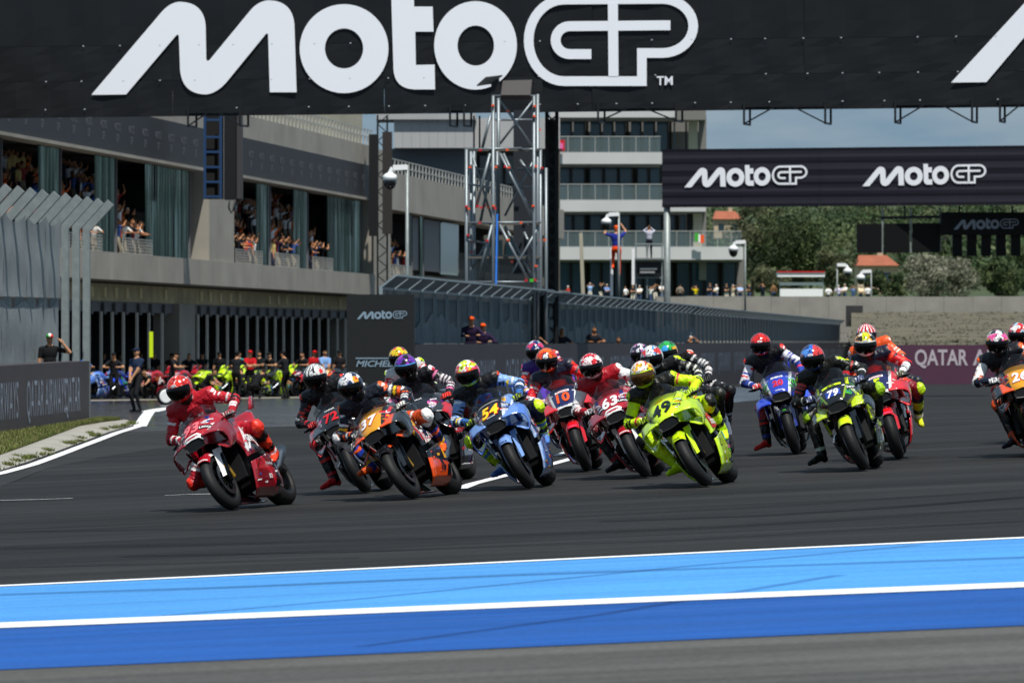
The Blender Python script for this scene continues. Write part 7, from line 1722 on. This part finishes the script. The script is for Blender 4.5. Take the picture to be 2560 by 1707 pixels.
mast(1547, 532, 255, 'grey mast with white dome camera by the orange suited marshal', -1, 1.7); mast(1863, 602, 318, 'mast with white dome camera at the podium corner', -1, 2.0)
mast(2093, 660, 446, 'short mast with camera beside the white stand', 1, 2.5); mast(2178, 676, 446, 'short mast with camera above the retaining wall', -1, 2.5)
# ---- marshal platform with climber and photographer
pf = empty('marshal_platform', px(1590, 760, 262), 'steel marshal platform with white posts and black board', 'platform')
for x, y0, y1 in ((1529, 620, 740), (1583, 622, 712)): lnk(MB().bar(px(x, y0, 262), px(x, y1, 262), .13), 'post', MATS['white'], pf)
for x in (1590, 1618, 1655): lnk(MB().bar(px(x, 608, 263), px(x, 745, 263), .06), 'upright', MATS['galv'], pf)
for y in (610, 648, 694): lnk(MB().bar(px(1586, y, 263), px(1658, y, 263), .07), 'rail', MATS['galv'], pf)
face(1592, 1652, 654, 690, 262.8, .06, MATS['black'], 'board', pf)
for k in range(2): face(1600, 1643 - 6 * k, 669 + 9 * k, 674 + 9 * k, 262.7, .03, mat('faint', '#8b8f90', .7), 'print', pf)
face(1586, 1658, 645, 649, 262.5, 1.6, MATS['galv'], 'deck', pf)
p = px(1623, 648, 263.2); put_person(figure('photog', 'phone', '#b9bac8', '#1b1e2c', hair='#5a4030', sleeve='long', voxel=.026), p, 180, 'photographer in pale shirt standing on the marshal platform', scale=.9)
p = px(1541, 690, 261); put_person(figure('climber', 'climb', '#1f2f8a', '#ee4a10', cap='#f05a18', sleeve='short', voxel=.026), p, 180, 'marshal in orange trousers and blue vest climbing the platform', scale=1.35 * .98)
tag(MB().bar(px(1452, 583, 270), px(1458, 745, 270), .17).build('pole', MATS['beige']), 'plain beige pole in front of the tower building', 'pole')
ws = empty('white_stand', px(2004, 770, 446), 'white shelved stand with red roof edge below the trees', 'stand')
for x in (1950, 2057): lnk(MB().bar(px(x, 678, 446), px(x, 772, 446), .1), 'post', MATS['galv'], ws)
face(1944, 2062, 681, 692, 445, 2, MATS['white'], 'roof', ws); face(1944, 2062, 678, 681, 444.9, 2, MATS['ink_red'], 'roof_trim', ws); face(1950, 2057, 706, 713, 445.4, 1, MATS['white'], 'shelf', ws); face(1950, 2057, 722, 741, 445.4, 1, MATS['white'], 'counter', ws); face(1950, 2057, 742, 772, 445.8, 1, mat('stand_base', '#6a6662', .8), 'base', ws)
tag(MB().box(px(2136, 790, 436), (1.25, 1.0, 1.6)).build('dark_cabinet', mat('cab', '#2c2e2e', .7)), 'dark cabinet standing before the retaining wall', 'cabinet')
# ================================================================== trees, hillside, houses
MATS['leaf'] = mat('leaf', attr=True, rough=.7, spec=.25)
def leaf_mesh(name, clusters, nper, size, cols, seed=0):
    rg = np.random.default_rng(seed); vs = []; cs = []
    for (c, r) in clusters:
        n = int(nper * rg.uniform(.6, 1.3)); d = rg.normal(size=(n, 3)); d /= np.linalg.norm(d, axis=1)[:, None]
        rad = rg.uniform(.35, 1.05, n) ** .5; p = np.array(c) + d * rad[:, None] * np.array(r)
        a = rg.normal(size=(n, 3)); a /= np.linalg.norm(a, axis=1)[:, None]; b = np.cross(a, d + rg.normal(size=(n, 3)) * .5); b /= np.linalg.norm(b, axis=1)[:, None] + 1e-6
        s = size * rg.uniform(.5, 1.4, n)[:, None]; tri_ = np.stack([p - a * s, p + a * s * .9 + b * s * .35, p + b * s], 1); vs.append(tri_.reshape(-1, 3))
        base = np.array(cols)[rg.integers(len(cols), size=1)] * rg.uniform(.75, 1.25); col = base * rg.uniform(.7, 1.35, (n, 1)); cs.append(np.repeat(col, 3, 0))
    V_ = np.concatenate(vs); C_ = np.concatenate(cs); me = bpy.data.meshes.new(name); nT = len(V_) // 3
    me.vertices.add(len(V_)); me.vertices.foreach_set('co', V_.ravel()); me.loops.add(len(V_)); me.loops.foreach_set('vertex_index', np.arange(len(V_))); me.polygons.add(nT); me.polygons.foreach_set('loop_start', np.arange(nT) * 3); me.update(calc_edges=True)
    cc = np.ones((len(V_), 4), np.float32); cc[:, :3] = C_; me.attributes.new('Col', 'FLOAT_COLOR', 'POINT').data.foreach_set('color', cc.ravel()); return me
mat('bark', '#4a4034', .9)
GREENS = [(.045, .068, .024), (.062, .088, .030), (.085, .108, .040), (.032, .050, .020)]; OLIVE = [(.085, .098, .045), (.11, .118, .06), (.062, .076, .036)]; GREY = [(.22, .22, .16), (.16, .17, .12), (.28, .27, .21), (.12, .14, .09)]
def tree(label, x, y, hw, hh, d, cols, seed, ncl=46, nper=170, size=.17, name='tree', group=None):
    c = px(x, y, d); rx = hw * d / F; rz = hh * d / F; rg = np.random.default_rng(seed); zb = c.z - rz * 1.6
    o = empty(name, (c.x, d, zb), label, 'tree' if name == 'tree' else 'bush', group); cl = []
    for _ in range(ncl):
        v = rg.normal(size=3); v /= np.linalg.norm(v); r_ = rg.uniform(.35, .95); k = rg.uniform(.16, .34)
        cl.append(((v[0] * rx * r_ * (1 - .15 * max(v[2], 0)), v[1] * rx * r_ * .8, c.z - zb + v[2] * rz * r_), (rx * k, rx * k, rz * k * .9)))
    link('crown', leaf_mesh('crown', cl, nper, size, cols, seed), MATS['leaf'], o)
    t = MB(); t.tube([(0, 0, 0), (.05, 0, rz * .7), (-.05, 0, c.z - zb)], [.16 * rz / 3, .11 * rz / 3, .04], 8)
    for k in range(5):
        q = cl[k * 3][0]; t.tube([(0, 0, rz * (.5 + .15 * k)), (q[0] * .5, q[1] * .5, (rz * .8 + q[2]) / 2), q], [.07 * rz / 3, .05 * rz / 3, .02], 6)
    t.build('trunk', MATS['bark'], o, True); return o
tree('large bushy green tree behind the terrace', 1985, 622, 125, 112, 520, GREENS, 1, 70, 260, .16)
tree('tall loose grey green tree beside the tower building', 1880, 612, 75, 105, 535, OLIVE, 2, 44, 190, .16)
tree('olive tree between terrace and large tree', 2080, 668, 70, 60, 500, OLIVE, 3, 34, 170, .15)
tree('pale grey flowering bush above the retaining wall', 2345, 698, 118, 62, 490, GREY, 4, 60, 230, .13, 'bush')
tree('dark green bush left of the pale grey bush', 2215, 708, 60, 46, 480, GREENS, 5, 30, 190, .13, 'bush')
tree('low green bush right of the pale grey bush', 2490, 700, 70, 50, 490, GREENS, 6, 36, 190, .14, 'bush')
tree('small shrub behind the white stand', 1935, 700, 60, 45, 480, OLIVE, 7, 26, 170, .13, 'bush')
tree('green bush right of the start lights', 2590, 668, 80, 70, 520, GREENS, 8, 34, 190, .15, 'bush')
# hillside: terrain sheet with a wood that reads as one mass
mat('hill', '#3d4a2a', .95, vary=.35, vscale=.02)
rows = []
for k in range(13):
    u = k / 12; d = 680 + 1500 * u; rows.append([px(1200 + 1700 * q / 40, 745 - (745 - 425) * (u ** .8) - 12 * math.sin(q * .5 + 1) * u, d) for q in range(41)])
tag(MB().grid(rows).build('hillside', MATS['hill'], None, True), 'green wooded hillside beyond the circuit', None, None, 'structure')
rg = np.random.default_rng(5); cl = []
for _ in range(620):
    u = rg.uniform(.02, 1) ** 1.0; d = 680 + 1500 * u; x = rg.uniform(1640, 2640); p = px(x, 745 - 320 * (u ** .8) - 8 * u, d); r_ = rg.uniform(2.2, 4.6); cl.append(((p.x, p.y, p.z + r_ * .35), (r_, r_, r_ * .8)))
tag(link('wood', leaf_mesh('wood', cl, 95, .62, [(.030, .058, .020), (.040, .070, .022), (.058, .080, .03), (.024, .045, .018), (.075, .09, .04)], 9), MATS['leaf']), 'far wood covering the hillside', 'wood', None, 'stuff')
rg2 = np.random.default_rng(12); cl2 = []
for _ in range(420):
    u = rg2.uniform(0, 1); x = rg2.uniform(2130, 2600); d = 263 + 175 * u; p = px(x, 868 - 87 * u, d); cl2.append(((p.x, p.y, p.z + .0), (rg2.uniform(.3, 1.2), .6, .05)))
tag(link('scrub', leaf_mesh('scrub', cl2, 14, .08, [(.085, .085, .055), (.10, .095, .065), (.065, .07, .045)], 21), MATS['leaf']), 'dry scrub on the grass bank', 'scrub', None, 'stuff')
mat('roof_tile', '#98573d', .8, vary=.2, vscale=.6); mat('house_wall', '#b9a68c', .85)
def house(x0, x1, yt, yb, d, lab):
    a, b = px(x0, yb, d), px(x1, yt, d); wv, hv = b.x - a.x, b.z - a.z; o = empty('house', ((a.x + b.x) / 2, d, a.z - 3), lab, 'house')
    MB().box((0, 3, 1.5), (wv * .92, 6, 3.02)).build('wall', MATS['house_wall'], o)
    r = MB(); z0, z1 = 3.0, 3.0 + hv; r.add([(-wv / 2, -.5, z0), (wv / 2, -.5, z0), (wv / 2, 6.5, z0), (-wv / 2, 6.5, z0), (-wv * .40, 3, z1), (wv * .25, 3, z1)], [(0, 1, 5, 4), (1, 2, 5), (2, 3, 4, 5), (3, 0, 4), (0, 3, 2, 1)]); ro = r.build('roof', MATS['roof_tile'], o)
    MB().box((wv * .1, 3.2, z1), (.6, .6, 1.1)).build('chimney', MATS['house_wall'], ro)
    for k in (-1, 1): MB().box((k * wv * .22, -.02, 1.7), (.9, .08, 1.1)).build('window', MATS['glass_dark'], o)
house(2140, 2248, 637, 664, 600, 'house with orange tiled roof below the start lights'); house(1782, 1858, 527, 548, 900, 'distant house with red roof beside the tall tree')
bpy.data.scenes.remove(TMP)
